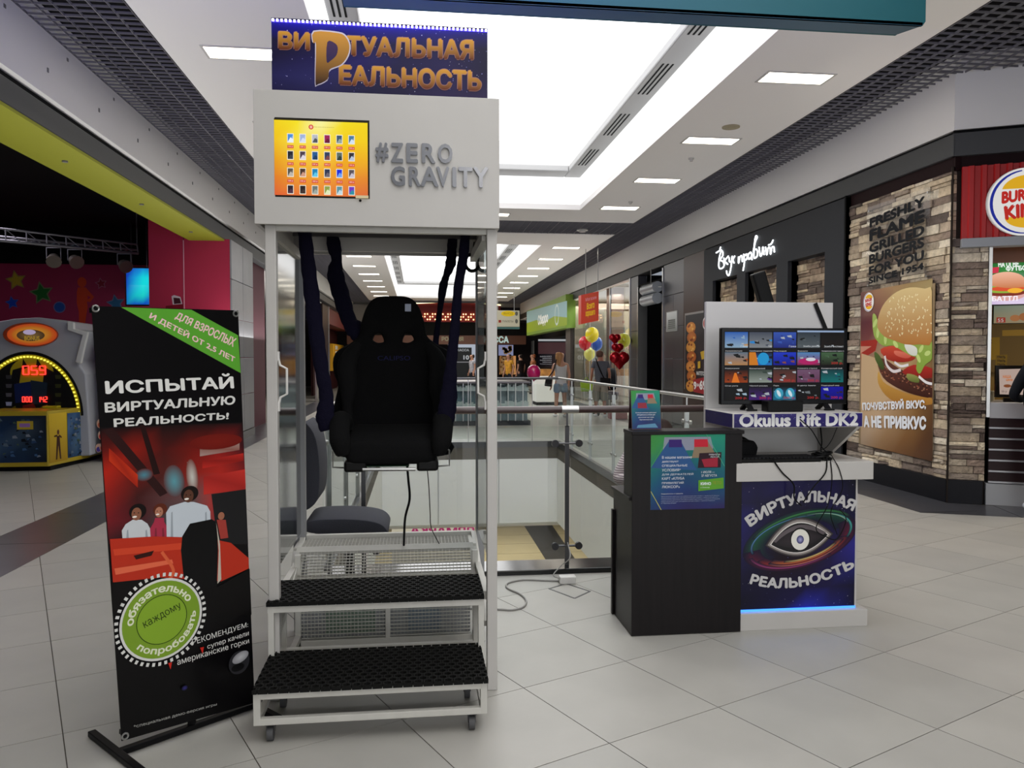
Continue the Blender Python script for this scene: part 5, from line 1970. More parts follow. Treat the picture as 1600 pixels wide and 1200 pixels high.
for r in range(4):
    for c in range(5):
        u, v = A[0][0] + px_ * c + .003, A[0][1] - py_ * (r + 1) + .004
        w, h = px_ - .008, py_ - (.010 if r == 0 else .026)
        t, b_ = tops[r][c], bots[r][c]
        t, b_ = [tuple(q ** 1.25 for q in lin(z)) for z in (t, b_)]
        pr.rect(u, v, u + w, v + h, [t, t, b_, b_])
        for k in range(7):                      # the game pictures' shapes
            q, s_ = u + RR.uniform(.05, .9) * w, v + RR.uniform(.1, .75) * h
            cc = RR.choice([t, b_, 'b8c0c8', '080a0c', '080a0c', bots[(r + 1) % 4][c]])
            e = RR.uniform(.05, .22) * w
            pr.raw([(q, s_), (min(q + e, u + w), s_ - .003), (min(q + e * .8, u + w), s_ + e * .5), (max(u, q - e * .3), s_ + e * .35)], [(0, 1, 2, 3)], cc)
        if (r, c) == (1, 1):
            pr.ell(u + w * .62, v + h * .5, w * .25, h * .48, '1ca0e0', n=20)
            pr.raw([(u, v), (u + w * .4, v), (u + w * .28, v + h), (u, v + h)], [(0, 1, 2, 3)], 'e0841c')
        if (r, c) == (1, 3):
            pr.ell(u + w * .5, v + h * .3, w * .45, h * .25, 'c01c6c', n=16)
            pr.ell(u + w * .6, v + h * .45, w * .22, h * .14, 'e8e8f0', n=16)
        if (r, c) == (2, 0):
            pr.raw([(u + w * .3, v), (u + w * .65, v), (u + w * .5, v + h * .75), (u + w * .42, v + h * .75)], [(0, 1, 2, 3)], 'f07c18')
        if (r, c) == (3, 2):
            for k in (0, .5):
                pr.ell(u + w * (.25 + k), v + h * .5, w * .2, h * .42, '40a8c8', n=14)
                pr.ell(u + w * (.25 + k), v + h * .5, w * .07, h * .3, 'e0f4fc', n=10, rot=.5)
        tw = min(w, .0085 * len(names[r][c]))
        if r == 0:
            pr.text(names[r][c], u + w - tw, v + .003, u + w, v + .014, 'f0f4f8')
        else:
            pr.text(names[r][c], u + .002, v + h + .003, u + .002 + tw, v + h + .011, 'e8e8ec', bold=.0)
        if r == 3 or (r, c) in ((1, 4), (2, 2), (2, 3)):
            pr.text('200 р.', u + w * .45, v + .002, u + w * .98, v + .018, 'd02c2c')
pr.rect(A[0][0] + px_ * 3, A[0][1] - .006, A[1][0] - .005, A[0][1] + .004, 'a0b8dc')
pr.build('picture', vcol('tv_screen', .3, emit=.72), tv)

# ---- things on the kiosk
bx = aY(1220, 632, 4.27)
o = boxo('sensor_box', mat('black_plastic'), (bx.x - .09, 4.24, 1.199, bx.x + .12, 4.33, 1.262), bevel=.006, loc=(bx.x, 4.28, 1.199))
tag(o, 'low black speaker box on the shelf below the television', 'box')
kb = thing('keyboard', 'long black keyboard lying on the kiosk worktop', 'keyboard', (1.98, 4.25, .929))
boxo('keyboard_base', mat('black_plastic'), (1.76, 4.13, .929, 2.22, 4.29, .948), kb, bevel=.005)
m = MB()
for r in range(5):
    for c in range(20):
        x, y = 1.775 + c * .0218, 4.142 + r * .028
        m.box(x, y, .948, x + .018, y + .023, .955)
m.build('keys', mat('key_caps', '17171a', .5), kb, kind='stuff')
hs = thing('headset_bag', 'black padded headset lying at the back of the worktop', 'headset', (1.83, 4.38, .929))
MB().prism([(1.75, 4.32, .93), (1.93, 4.32, .93), (1.945, 4.32, .99), (1.92, 4.32, 1.03), (1.77, 4.32, 1.03), (1.745, 4.32, .99)], (0, .10, 0)).build('visor', mat('matte_black_rubber', '101012', .7), hs, bevel=.015, smooth=True)
MB().tube(smooth_path([(1.76, 4.40, 1.0), (1.78, 4.50, 1.03), (1.86, 4.54, 1.05), (1.92, 4.50, 1.03), (1.94, 4.40, 1.0)], 5), .014, 8, flat=.4).build('head_strap', mat('matte_black_rubber'), hs, smooth=True)
wy = KY0 - .037
cable('headset_cable', [(1250, 655, 4.145), (1268, 672, 4.15), (1285, 700, 4.2), (1300, 712, 4.18)], .003, 'thin black cable crossing the name board in front of the shelf')
cable('usb_cable', [(1282, 668, 4.3), (1284, 690, 4.25), (1283, 705, 4.2), (1292, 716, 4.15)], .004, 'black cable dropping from the shelf to the worktop')
cable('orange_tinted_cable', [(1308, 668, 4.3), (1298, 690, 4.25), (1286, 702, 4.2), (1262, 706, 4.22)], .0022, 'thin cable slanting down beside the shelf bracket')
cable('looped_cable', [(1206, 716, 4.11), (1222, 738, wy - .005), (1240, 757, wy), (1241, 778, wy), (1252, 790, wy)], .004, 'left black cable hanging over the worktop edge')
cable('looped_cable', [(1292, 712, 4.112), (1290, 738, wy - .005), (1272, 760, wy), (1255, 785, wy)], .004, 'thick black cable sweeping left over the worktop edge')
cable('looped_cable', [(1297, 714, 4.112), (1300, 750, wy - .005), (1293, 790, wy), (1275, 825, wy), (1290, 838, wy), (1308, 842, wy), (1322, 812, wy), (1312, 795, wy)], .003, 'thin black cable looping down across the painted eye')
cable('looped_cable', [(1300, 713, 4.112), (1312, 735, wy - .005), (1316, 765, wy), (1298, 800, wy), (1308, 835, wy)], .0025, 'rightmost thin black cable hanging over the starry front')
m = MB()
for k in range(7):
    c = Vector((2.26 + .012 * math.cos(k), 4.20 + .01 * math.sin(k * 2), .935 + .006 * k))
    m.tube([c + Vector((.045 * math.cos(t * .45 + k), .03 * math.sin(t * .45 + k), .004 * math.sin(t + k))) for t in range(15)], .0045, 6)
tag(m.build('cable_bundle', black_cable, loc=(2.26, 4.2, .93)), 'small tangle of black cables at the right end of the worktop', 'cable')
m = MB()
a, b = aY(1273, 474, KY1 - .035), aY(1292, 516, KY1 - .035)
m.bar(a + Vector((0, -.006, 0)), b + Vector((.02, -.006, -.06)), .022, .008, upv=(0, 1, 0))
tag(m.build('black_strap', mat('black_plastic'), loc=tuple(a)), 'black flat strap slanting down over the white kiosk back panel', 'strap')
tp = thing('folded_tripod', 'black folded tripod leaning behind the white kiosk panel', 'tripod', (2.25, 4.9, 0))
a, b = aY(1183, 426, 4.9), aY(1222, 480, 4.9)
d = (a - b).normalized()
bot = a - d * (a.z / d.z)
bot.z = .03
foot = Vector((b.x + .5, 4.95, .02))
MB().bar(a, a.lerp(foot, .28), .09, .06, upv=(0, 1, 0)).build('head', mat('black_plastic'), tp, bevel=.01)
for k in (-1, 0, 1):
    MB().cyl(a.lerp(foot, .25) + Vector((k * .02, 0, 0)), foot + Vector((k * .03, .02 * k, 0)), .012, 8).build('leg', steel_b, tp)

# ================================================================ RAILINGS ROUND THE OPENING
rail_glass = glass('railing_glass', 'fbfefd', .02, alpha_tint=.995)
wood_rail = mat('brown_handrail', '3a2422', .3, coat=.3)
RH = 1.165


def railing(name, lab, p, q, posts, hmat, depth_below=0.0, rad=.026, side=(0, 0), clampn=True, sleeve=None):
    p, q = Vector((*p, 0)), Vector((*q, 0))
    L_ = (q - p).length
    d = (q - p).normalized()
    n = Vector((-d.y, d.x, 0))
    off = Vector((*side, 0))
    t = thing(name, lab, 'railing', tuple((p + q) / 2))
    z = Vector((0, 0, 1))
    MB().cyl(p + off * 0 + z * (RH - rad), q + z * (RH - rad), rad, 14).build('handrail', hmat, t, smooth=True)
    if sleeve is not None:
        c = p + d * sleeve
        MB().cyl(c - d * .06 + z * (RH - rad), c + d * .06 + z * (RH - rad), rad + .002, 14).build('handrail_sleeve', chrome, t, smooth=True)
    for s in posts:
        c = p + d * s
        m = MB()
        m.bar(c + z * -depth_below, c + z * (RH - .14), .012 if not depth_below else .045, .03 if not depth_below else .012, upv=tuple(d))
        m.bar(c + z * (RH - .15), c + z * (RH - rad), .012, .012)
        if clampn:
            for zz in (.17, .90):
                m.cyl(c + z * zz - d * .085, c + z * zz + d * .085, .008, 8)
        m.build('post', dark_steel if not depth_below else chrome, t)
        if clampn:
            m = MB()
            for zz in (.17, .90):
                for k in (-1, 1):
                    m.cyl(c + z * zz + d * .085 * k - n * .014, c + z * zz + d * .085 * k + n * .014, .026, 14)
            m.build('clamp', mat('clamp_steel', '3c3c3e', .4, metal=.6), t)
    ss = [0] + list(posts) + [L_]
    ss = sorted(set([round(s, 3) for s in ss]))
    for a, b in zip(ss, ss[1:]):
        if b - a < .15:
            continue
        m = MB().bar(p + d * (a + .025) + z * .55 + off, p + d * (b - .025) + z * .55 + off, .008, .94 if not depth_below else .98)
        m.build('pane', rail_glass, t)
    return t


px1 = aY(886, 700, 5.5).x
railing('glass_railing', 'nearest glass railing with brown round handrail along the front of the floor opening', (VX0 - .02, 5.5), (VX1 + .02, 5.5), [px1 - VX0 + .02 - 1.42, px1 - VX0 + .02, px1 - VX0 + .02 + 1.3], wood_rail, sleeve=px1 - VX0 + .04)
stp = [.35 + 1.4 * i for i in range(6)]
railing('glass_railing', 'right hand glass railing with steel handrail running along the floor opening', (VX1 + .03, 5.5), (VX1 + .03, VY1 + .03), stp, chrome, .30, rad=.018, side=(.0, 0), clampn=False)
railing('glass_railing', 'left hand glass railing along the floor opening behind the cabin', (VX0 - .03, 5.5), (VX0 - .03, VY1 + .03), stp, chrome, .30, rad=.018, clampn=False)
railing('glass_railing', 'far glass railing across the end of the floor opening', (VX0 - .03, VY1 + .03), (VX1 + .03, VY1 + .03), [.4, 1.55, 2.7], dark_steel, .12, rad=.022, clampn=False)
# steel spreaders on the side rails
for o in [o for o in bpy.data.objects if o.name.startswith('glass_railing') and ('right hand' in o['label'] or 'left hand' in o['label'])]:
    sx = VX1 + .03 if 'right hand' in o['label'] else VX0 - .03
    m = MB()
    for s in stp:
        y = 5.5 + s
        for zz in (.25, .9):
            m.cyl((sx, y - .10, zz), (sx, y + .10, zz), .006, 6)
            m.cyl((sx - .012, y - .10, zz), (sx + .012, y - .10, zz), .02, 10).cyl((sx - .012, y + .10, zz), (sx + .012, y + .10, zz), .02, 10)
    m.build('spreader', chrome, o, kind='stuff')
# advert hung on the glass of the storey below, seen from behind (mirrored letters)
p = aY(690, 830, VY1 + .3)
hb = thing('banner_below', 'pink and white advert with mirrored lettering hanging in the storey below', 'banner', (p.x, VY1 + 1.5, -2.4))
a, b = aY(612, 822, VY1 + 1.5), aY(742, 848, VY1 + 1.5)
boxo('sheet', mat('translucent_film', 'c9c6c2', .5), (a.x, VY1 + 1.5, -2.6, b.x, VY1 + 1.51, a.z + .04), hb)
pr = Print((0, VY1 + 1.499, 0), step=.0002)
pr.Q('ЯРМАРКА', [(742, 823), (641, 823), (641, 834), (742, 834)], 'a0206c', bold=.04)
pr.build('lettering_print', VC_MATTE, hb)
# power adapter and floor cables
p = aZ(887, 912)
ad = thing('power_adapter', 'white power adapter box on the floor at the foot of the railing post', 'adapter', tuple(p))
boxo('case', mat('white_plastic'), (p.x - .055, p.y - .02, .0, p.x + .055, p.y + .05, .05), ad, bevel=.006)
MB().tube(smooth_path([(p.x - .05, p.y + .02, .03), (p.x - .09, p.y + .04, .05), (p.x - .03, p.y + .08, .10), (p.x + .03, p.y + .07, .16), (px1, 5.47, .2)], 6), .004, 6).build('lead', mat('grey_cable', '8c8a86', .5), ad)
gp = [aZ(*q, .006) for q in ((879, 908), (850, 907), (818, 906), (794, 911), (793, 919), (812, 928), (822, 938), (818, 948), (800, 953), (776, 952), (700, 950))]
cable('extension_lead', None, .006, 'grey extension lead curling over the floor tiles beside the cabin', m=mat('grey_cable'), world_pts=gp)
hp = [aZ(*q) for q in ((858, 920), (884, 912), (922, 924), (898, 935))]
m = MB()
for i in range(4):
    m.bar(hp[i] + Vector((0, 0, .0006)), hp[(i + 1) % 4] + Vector((0, 0, .0006)), .012, .002)
m.build('hatch_frame', dark_steel, floor)

# ================================================================ OFFICE CHAIR
grey_fab = mat('grey_chair_fabric', '3c3d46', .9, bump=.3, bscale=200)
oc = thing('office_chair', 'dark grey swivel office chair behind the cabin, facing right', 'chair', (-.42, 5.0, 0))
X0, Z0 = -.42, .47
prof = [(-.24, .46), (-.25, .50), (-.20, .53), (-.05, .535), (.10, .525), (.20, .50), (.245, .45), (.23, .40), (.18, .385), (.05, .42), (-.12, .44)]
MB().prism([(X0 + x, 4.78, z + .01) for x, z in closed_smooth(prof, 3)], (0, .44, 0)).build('seat', grey_fab, oc, bevel=.02, smooth=True)
prof = [(-.25, .60), (-.20, .62), (-.165, .68), (-.155, .85), (-.175, 1.02), (-.215, 1.10), (-.25, 1.12), (-.27, 1.05), (-.245, .85), (-.26, .68)]
MB().prism([(X0 + x - .0, 4.79, z) for x, z in closed_smooth(prof, 3)], (0, .42, 0)).build('backrest', grey_fab, oc, bevel=.03, smooth=True, segs=3)
MB().tube(smooth_path([(X0 - .02, 5.0, .43), (X0 - .2, 5.0, .42), (X0 - .27, 5.0, .48), (X0 - .265, 5.0, .7)], 5), .018, 8, flat=.5).build('back_bracket', steel_b, oc)
MB().cyl((X0, 5.0, .10), (X0, 5.0, .28), .03, 14).cyl((X0, 5.0, .26), (X0, 5.0, .44), .018, 14).box(X0 - .10, 4.92, .425, X0 + .10, 5.08, .45).build('column', steel_b, oc)
MB().cyl((X0 + .02, 4.93, .42), (X0 + .02, 4.74, .41), .007, 8).ball((X0 + .02, 4.73, .41), .018).build('lever', steel_b, oc)
for k in range(5):
    t = math.radians(20 + 72 * k)
    e = Vector((X0 + .29 * math.cos(t), 5.0 + .29 * math.sin(t), .07))
    lg = MB().bar((X0, 5.0, .115), e, .045, .03).build('leg', mat('black_plastic'), oc, bevel=.004)
    MB().cyl(e + Vector((-.01, 0, -.042)), e + Vector((.014, 0, -.042)), .028, 12).cyl(e, e + Vector((0, 0, -.03)), .008, 6).build('caster', mat('black_plastic'), lg)

# ================================================================ HANGING TEAL SIGN
ty = 4.8
ts = thing('hanging_sign', 'long teal box sign hanging across the hall above the cabin', 'sign', (1.4, ty + .15, 3.57))
teal = mat('teal_sign_face', '02545c', .6)
teal_b = mat('teal_sign_underside', '125068', .35)
x0, x1 = -.43, 3.25
MB().prism([(x0, ty, 3.632), (x1 - .02, ty, 3.632), (x1 + .0, ty, 3.66), (x1, ty, 4.25), (x0, ty, 4.25)], (0, .02, 0)).build('face', teal, ts, bevel=.002)
MB().prism([(x0, ty, 3.632), (x1 - .02, ty, 3.632), (x1 - .10, ty + .15, 3.632), (x0, ty + .15, 3.632)], (0, 0, .02)).build('underside', teal_b, ts)
MB().box(x0, ty + .15, 3.632, x1 - .1, ty + .17, 4.25).build('rear_face', teal, ts)
MB().prism([(x1, ty + .02, 3.66), (x1 - .1, ty + .15, 3.632), (x1 - .1, ty + .15, 4.25), (x1, ty + .02, 4.25)], (-.02, 0, 0)).build('end_cap', teal, ts)
MB().prism([(x0, ty + .02, 3.66), (x0, ty + .15, 3.632), (x0, ty + .15, 4.25), (x0, ty + .02, 4.25)], (.02, 0, 0)).build('end_cap', teal, ts)
for x in (.4, 2.4):
    MB().cyl((x, ty + .09, 4.2), (x, ty + .09, 5.6 if x < SX1 else CZ), .008, 6).build('hanger_rod', chrome, ts)

# ================================================================ RIGHT SIDE: SIGNS AND POSTERS ON THE SHOPFRONTS
# lit handwritten sign
sg = thing('script_sign', 'white glowing handwritten sign on the charcoal panel', 'sign', (5.44, yR(1165), 3.1))
strokes = [
    [(1119, 395), (1124, 392), (1127, 391), (1124, 402), (1123, 416), (1126, 420), (1131, 416), (1130, 409), (1125, 406), (1129, 400), (1129, 393), (1125, 390), (1126, 386)],
    [(1131, 403), (1132, 414)], [(1138, 400), (1132, 408), (1134, 410), (1137, 413)], [(1139, 402), (1140, 409), (1144, 407), (1144, 400)], [(1144, 401), (1142, 418), (1139, 430), (1136, 428), (1135, 423)],
    [(1148, 400), (1145, 406), (1147, 411)], [(1154, 401), (1154, 411), (1156, 402), (1159, 400), (1160, 409)], [(1162, 397), (1163, 410), (1161, 423)], [(1163, 400), (1167, 397), (1167, 404), (1163, 407)],
    [(1173, 394), (1169, 398), (1170, 405), (1174, 401), (1174, 395), (1175, 406)], [(1177, 393), (1180, 378), (1183, 371), (1181, 369), (1179, 380), (1178, 402), (1183, 400), (1183, 391), (1179, 389)],
    [(1186, 386), (1188, 400), (1191, 395), (1192, 386), (1194, 398)], [(1196, 386), (1198, 398), (1200, 388), (1203, 387), (1204, 397), (1206, 387), (1209, 386), (1210, 394)], [(1201, 383), (1205, 381), (1208, 375)]]
m = MB()
for s_ in strokes:
    P_ = [aX(x, y, 5.425) for x, y in s_]
    MB().tube(smooth_path(P_, 4), .012, 6).build('neon_stroke', emis('white_neon', 'f4fbff', 3), sg, smooth=True)


def side_poster(name, lab, cat, x, p0, p1, frame_m=None, th=.02):
    """Thin board on the right wall between the pixels p0 (top far) and p1 (bottom near)."""
    a, b = aX(*p0, x), aX(*p1, x)
    t = thing(name, lab, cat, (x, (a.y + b.y) / 2, b.z))
    boxo('board', frame_m or mat('poster_paper'), (x + .0006, b.y + .01, b.z, x + th, a.y, a.z), t)
    return t, Print((x, 0, 0), (0, -1, 0), (0, 0, 1), step=.0002)


# chicken poster
t, pr = side_poster('chicken_poster', 'dark poster with a tower of golden chicken pieces, price 9 for 69', 'poster', 5.44, (1070, 490), (1105, 612), mat('silver_frame', '9a9a9c', .3, metal=.7))
pr.G(1071, 493, 1104, 612, [['26282c', '24262a', '202226'], ['1c1c1e', '2a1c20', '241c20'], ['1a1010', '301c20', '2a1c20'], ['1a0c0c', '241012', '24141a']])
RR = random.Random(2)
for k in range(7):
    pr.E(1080.5 + (k % 2) * 1.2 - 1, 512 + k * 15.2, 7.5, 9, ('c87828', 'b05c1c', 'd08c30', 'a85018')[k % 4], col2=('e8a048', 'd88030')[k % 2], n=12)
    for j in range(5):
        pr.E(1080 + RR.uniform(-5, 5), 512 + k * 15 + RR.uniform(-6, 6), 1.5, 2, RR.choice(['8c3c10', 'f0b860', '74300c']), n=8)
pr.E(1103, 505, 4.5, 10, 'e8e4e0', n=18)
pr.E(1103, 505, 3.6, 8, 'b8342c', n=18, rin=.5)
pr.P([(1095, 550), (1103, 547), (1103, 560), (1097, 562)], 'd0a828')
pr.P([(1091, 565), (1095, 564), (1095, 575), (1091, 576)], 'd0a828')
pr.T('НАГГЕТСЫ', 1089, 580, 1103, 587, 'e0e0dc', bold=.04)
pr.P([(1084, 593), (1104, 589), (1104, 617), (1084, 612)], 'a01c24')
pr.T('9', 1084.5, 596, 1089, 609, 'f4f0ec', bold=.05)
pr.T('ЗА', 1089.5, 599, 1093, 604, 'f4f0ec', bold=.05)
pr.T('69', 1093.5, 594, 1104, 610, 'f4f0ec', bold=.05)
pr.build('artwork', PRINT, t)
# notice sheet on the tiled column
t, pr = side_poster('notice_sheet', 'pale notice sheet pinned to the charcoal tiled column', 'notice', 5.47, (1041, 488), (1058, 517), mat('silver_paper', 'a8aaa8', .3))
pr.R(1042, 489, 1057, 516, ['e4e8e8', 'd8dcdc', '8c908c', '909490'])
for k in range(5):
    pr.R(1044, 500 + k * 3, 1055, 501 + k * 3, '686c68')
pr.build('artwork', PRINT, t)
# grey double lightbox hung in the passage
a, b = aX(1000, 445, 5.3), aX(1024, 475, 5.3)
db = thing('double_roll_sign', 'grey projecting sign of two stacked rolls in front of the dark passage', 'sign', (5.3, (a.y + b.y) / 2, b.z))
zc = (a.z + b.z) / 2
rr_ = (a.z - b.z) / 4.3
for k in (1, -1):
    MB().cyl((5.38, b.y + .1, zc + k * rr_ * 1.0), (5.38, a.y - .1, zc + k * rr_ * 1.0), rr_, 18).build('roll', mat('grey_roll', '8b9096', .35), db, smooth=True)
MB().cyl((5.38, (a.y + b.y) / 2, zc), (5.38, (a.y + b.y) / 2, BZ), .01, 6).cyl((5.38, b.y + .12, zc + rr_), (5.52, b.y + .02, zc + rr_), .01, 6).build('bracket', chrome, db)
# orange hanging box sign
a, b = aX(913, 462, 4.75), aX(936, 500, 4.75)
ob = thing('orange_box_sign', 'orange and red hanging box sign with yellow lettering above the shop window', 'sign', (5.0, b.y, b.z))
# face towards the camera side
q0, q1 = aY(913, 461, 20.5), aY(934, 501, 20.5)
q2 = aY(942, 456, 20.0)
bw = MB().prism([(q0.x, 20.9, q1.z - .08), (q1.x, 20.4, q1.z), (q1.x, 20.4, aY(934, 455, 20.4).z), (q0.x, 20.9, aY(913, 461, 20.9).z)], (.0, .35, 0))
bw.build('box', mat('orange_red_lightbox', 'c8341c', .4), ob)
cc0, cc1 = Vector((q0.x, 20.9, 0)), Vector((q1.x, 20.4, 0))
pr = Print((cc1.x, cc1.y - .003, 0), tuple((cc1 - cc0).normalized()), (0, 0, 1), step=.0005)
pr.P([(914, 462), (933, 457), (933, 500), (914, 501)], 'c44a30')
pr.Q('Магазин', [(915, 466), (932, 461), (932, 467), (915, 471)], 'e0a0b0')
pr.Q('Всего', [(917, 474), (929, 470), (929, 481), (917, 484)], 'f0c020', bold=.04)
pr.Q('хорошего', [(915, 487), (930, 484), (930, 494), (915, 497)], 'f0c020', bold=.04)
pr.build('artwork', PRINT, ob)
MB().cyl((q0.x + .1, 20.8, q0.z), (q0.x + .1, 20.8, CZ), .01, 6).cyl((q1.x, 20.5, q0.z), (q1.x, 20.5, CZ), .01, 6).build('cable', chrome, ob)
# green shop sign far down the hall
t, pr = side_poster('green_shop_sign', 'lime and blue shop sign with white script lettering far down on the right', 'sign', 5.2, (823, 486), (884, 512), mat('green_box_edge', '6c8c28', .5), th=.35)
pr.P([(823, 487), (886, 470), (886, 508), (823, 520)], '8cb4bc')
pr.P([(823, 505), (838, 500), (850, 503), (866, 494), (886, 496), (886, 508), (823, 520)], '8ca42c')
pr.Q('Сбарро', [(840, 493), (856, 487), (857, 507), (841, 512)], 'f8fcf8', bold=.05, shear=.3)
pr.ell(*pr.uv(870, 492), .45, .4, 'c8d8d4', n=20, rin=.8)
pr.build('artwork', PRINT, t)
# burger advert on the stone wall
t, pr = side_poster('burger_poster', 'tall lit burger poster mounted on the stone wall', 'poster', 5.462, (1345, 459), (1457, 715), mat('poster_backing', '8a7454', .5), th=.008)
T_ = [(1345, 457), (1459, 434), (1459, 722), (1345, 694)]
pr.P(T_, 'b49a78')
quad_grid(pr, T_[0], T_[1], T_[2], T_[3], [['6c4440', '9c7458', 'a4835c', '9c8458', 'a08c60'], ['5c2c34', '6c3038', '9c8058', 'a89464', '90805c'], ['845048', 'a88468', 'c0a078', 'b09464', '886c44'],
                                           ['c09878', 'd0ac84', 'c8a47c', 'a88050', '704c2c'], ['c8a884', 'ccac88', 'b08c64', '8c6438', '5c3c24'], ['a89078', '94704c', '7c5430', '644024', '4c3020']])
pr.P([(1345, 533), (1372, 530), (1368, 548), (1345, 562)], 'a83024')
pr.P([(1345, 541), (1362, 541), (1345, 552)], 'd09078')
pr.P([(1346, 552), (1370, 560), (1374, 588), (1392, 622), (1345, 640)], 'd0b088')
gradpoly(pr, [(1373, 580), (1380, 596), (1400, 608), (1425, 617), (1456, 622), (1456, 632), (1430, 632), (1404, 630), (1384, 618), (1372, 598)], 'd8a850', 'b07830')
gradpoly(pr, [(1371, 565), (1380, 560), (1404, 575), (1430, 587), (1457, 592), (1457, 620), (1430, 617), (1402, 606), (1380, 590)], '6c3c30', '3c1c14')
RR = random.Random(8)
pr.fine = True
for k in range(70):
    t0 = RR.random()
    pr.E(1378 + t0 * 78, 576 + t0 * 34 + RR.uniform(-6, 9), 1.4, 1.0, RR.choice(['9c5c44', '2c140c', 'b07c60']), n=6)
pr.fine = False
gradpoly(pr, [(1367, 550), (1375, 556), (1382, 572), (1378, 578), (1368, 562)], '5c7038', '3c5020')
gradpoly(pr, [(1376, 546), (1400, 540), (1424, 546), (1430, 560), (1412, 566), (1388, 562)], 'd85038', 'a02418')
gradpoly(pr, [(1398, 548), (1412, 550), (1424, 556), (1416, 560), (1400, 555)], 'e88068', 'd05848')
gradpoly(pr, [(1428, 570), (1457, 576), (1457, 590), (1434, 590), (1410, 582)], 'b83028', '8c2018')
pr.L([(1383, 556), (1386, 570), (1396, 580), (1408, 578)], .035, 'e8e0e0')
pr.L([(1398, 566), (1408, 572), (1420, 570)], .03, 'f0ecec')
pr.L([(1436, 588), (1447, 597), (1457, 600)], .03, 'f0ecec')
gradpoly(pr, [(1418, 584), (1434, 588), (1436, 598), (1420, 594)], '9ca058', '607030')
gradpoly(pr, [(1364, 492), (1370, 494), (1374, 512), (1388, 524), (1402, 530), (1410, 536), (1418, 540), (1434, 536), (1457, 534), (1457, 560), (1446, 570), (1438, 584), (1432, 576), (1434, 560), (1424, 556), (1410, 548), (1396, 540), (1380, 540), (1366, 524)], 'a8c060', '88a840')
for q in ((1372, 520), (1384, 530), (1400, 538), (1440, 545), (1450, 552), (1436, 560), (1368, 505)):
    pr.E(*q, 5, 4, 'c8dc84', n=10, rot=RR.uniform(0, 3))
gradpoly(pr, [(1414, 538), (1428, 540), (1434, 546), (1432, 556), (1420, 552)], 'f0f0e8', 'd8dcd0')
gradpoly(pr, [(1383, 526), (1372, 512), (1374, 492), (1384, 472), (1402, 456), (1424, 449), (1446, 451), (1458, 455), (1458, 532), (1438, 538), (1416, 538), (1398, 532)], 'd8c088', 'b87838')
pr.fine = True
for k in range(90):
    x, y = RR.uniform(1384, 1457), RR.uniform(455, 525)
    if (x - 1434) ** 2 / 55 ** 2 + (y - 500) ** 2 / 48 ** 2 < 1:
        pr.E(x, y, 1.5, 1.1, 'ece0b4', n=8, rot=RR.uniform(0, 3))

pr.fine = False


def burger_logo(pr_, px, py, rx, ry):
    """Round bun emblem: white disc, blue swoosh, yellow bun halves, red words."""
    pr_.E(px, py, rx * 1.06, ry * 1.06, 'f4f2ee', n=40)
    c, a_, b_ = pr_.uv(px, py), pr_.uv(px + rx, py), pr_.uv(px, py - ry)
    R1, R2 = abs(a_[0] - c[0]), abs(b_[1] - c[1])
    pr_.ell(c[0], c[1], R1, R2, '1c2c9c', n=48, rin=.86, a0=95, a1=340)
    pr_.ell(c[0] + R1 * .06, c[1], R1 * .97, R2 * .97, 'f4f2ee', n=40)
    ct = [(c[0] + R1 * (.08 + .74 * math.cos(math.radians(t))), c[1] + R2 * (.34 + .50 * math.sin(math.radians(t)))) for t in range(8, 173, 9)]
    pr_.poly(ct, 'f0b820')
    cb = [(c[0] + R1 * (.10 + .66 * math.cos(math.radians(t))), c[1] - R2 * (.46 + .36 * math.sin(math.radians(t)))) for t in range(0, 181, 10)]
    pr_.poly(cb[::-1], 'f0b820')
    q = lambda x, y: (c[0] + R1 * x, c[1] + R2 * y)
    pr_.text('BURGER', 0, 0, 0, 0, 'c82820', bold=.06, quad=[q(-.66, .36), q(.72, .46), q(.72, .10), q(-.66, -.04)])
    pr_.text('KING', 0, 0, 0, 0, 'c82820', bold=.06, quad=[q(-.60, -.10), q(.66, .04), q(.60, -.44), q(-.54, -.56)])


burger_logo(pr, 1358, 472, 7.8, 14)
pr.Q('ПОЧУВСТВУЙ ВКУС,', [(1348, 626), (1449, 621), (1448, 640), (1349, 643)], 'f0f2f6', bold=.05)
pr.Q('А НЕ ПРИВКУС', [(1350, 649), (1449, 650), (1448, 672), (1351, 668)], 'f0f2f6', bold=.06)
pr.trim((1345, 457), (1457, 435), (1457, 721), (1345, 694))
pr.build('artwork', GLOSSPRINT, t)
# clear sheet with dark slogan letters on the stone wall
a, b = aX(1354, 300, 5.45), aX(1453, 440, 5.45)
zl = aX(1400, 446, 5.45).z
ss_ = thing('slogan_sheet', 'clear acrylic sheet with bold dark slogan lettering high on the stone wall', 'sign', (5.45, (a.y + b.y) / 2, b.z))
pr = Print((5.443, 0, 0), (0, -1, 0), (0, 0, 1), step=.0002)
uvs = [pr.uv(1355, 301), pr.uv(1453, 300)]
boxo('sheet', glass('clear_sheet', 'fafafa', .0, .05, alpha_tint=1), (5.447, -uvs[1][0], zl, 5.452, -uvs[0][0], 3.33), ss_)
u0, u1 = uvs[0][0] + .06, uvs[1][0] - .08
rows_ = [('FRESHLY', 3.09, 3.24), ('FLAME', 2.88, 3.06), ('GRILLED', 2.70, 2.85), ('BURGERS', 2.53, 2.68), ('FOR YOU', 2.36, 2.50), ('SINCE 1954', 2.23, 2.33)]
for s_, z0, z1 in rows_:
    sc3 = (3.27 - zl - .12) / 1.04
    z0, z1 = 3.24 - (3.24 - z0) * sc3, 3.24 - (3.24 - z1) * sc3
    dz = .05
    pr.text(s_, 0, 0, 0, 0, '16181c', bold=.05, quad=[(u0, z1 - dz), (u1, z1 + dz * .3), (u1, z0 + dz * .3), (u0, z0 - dz)])
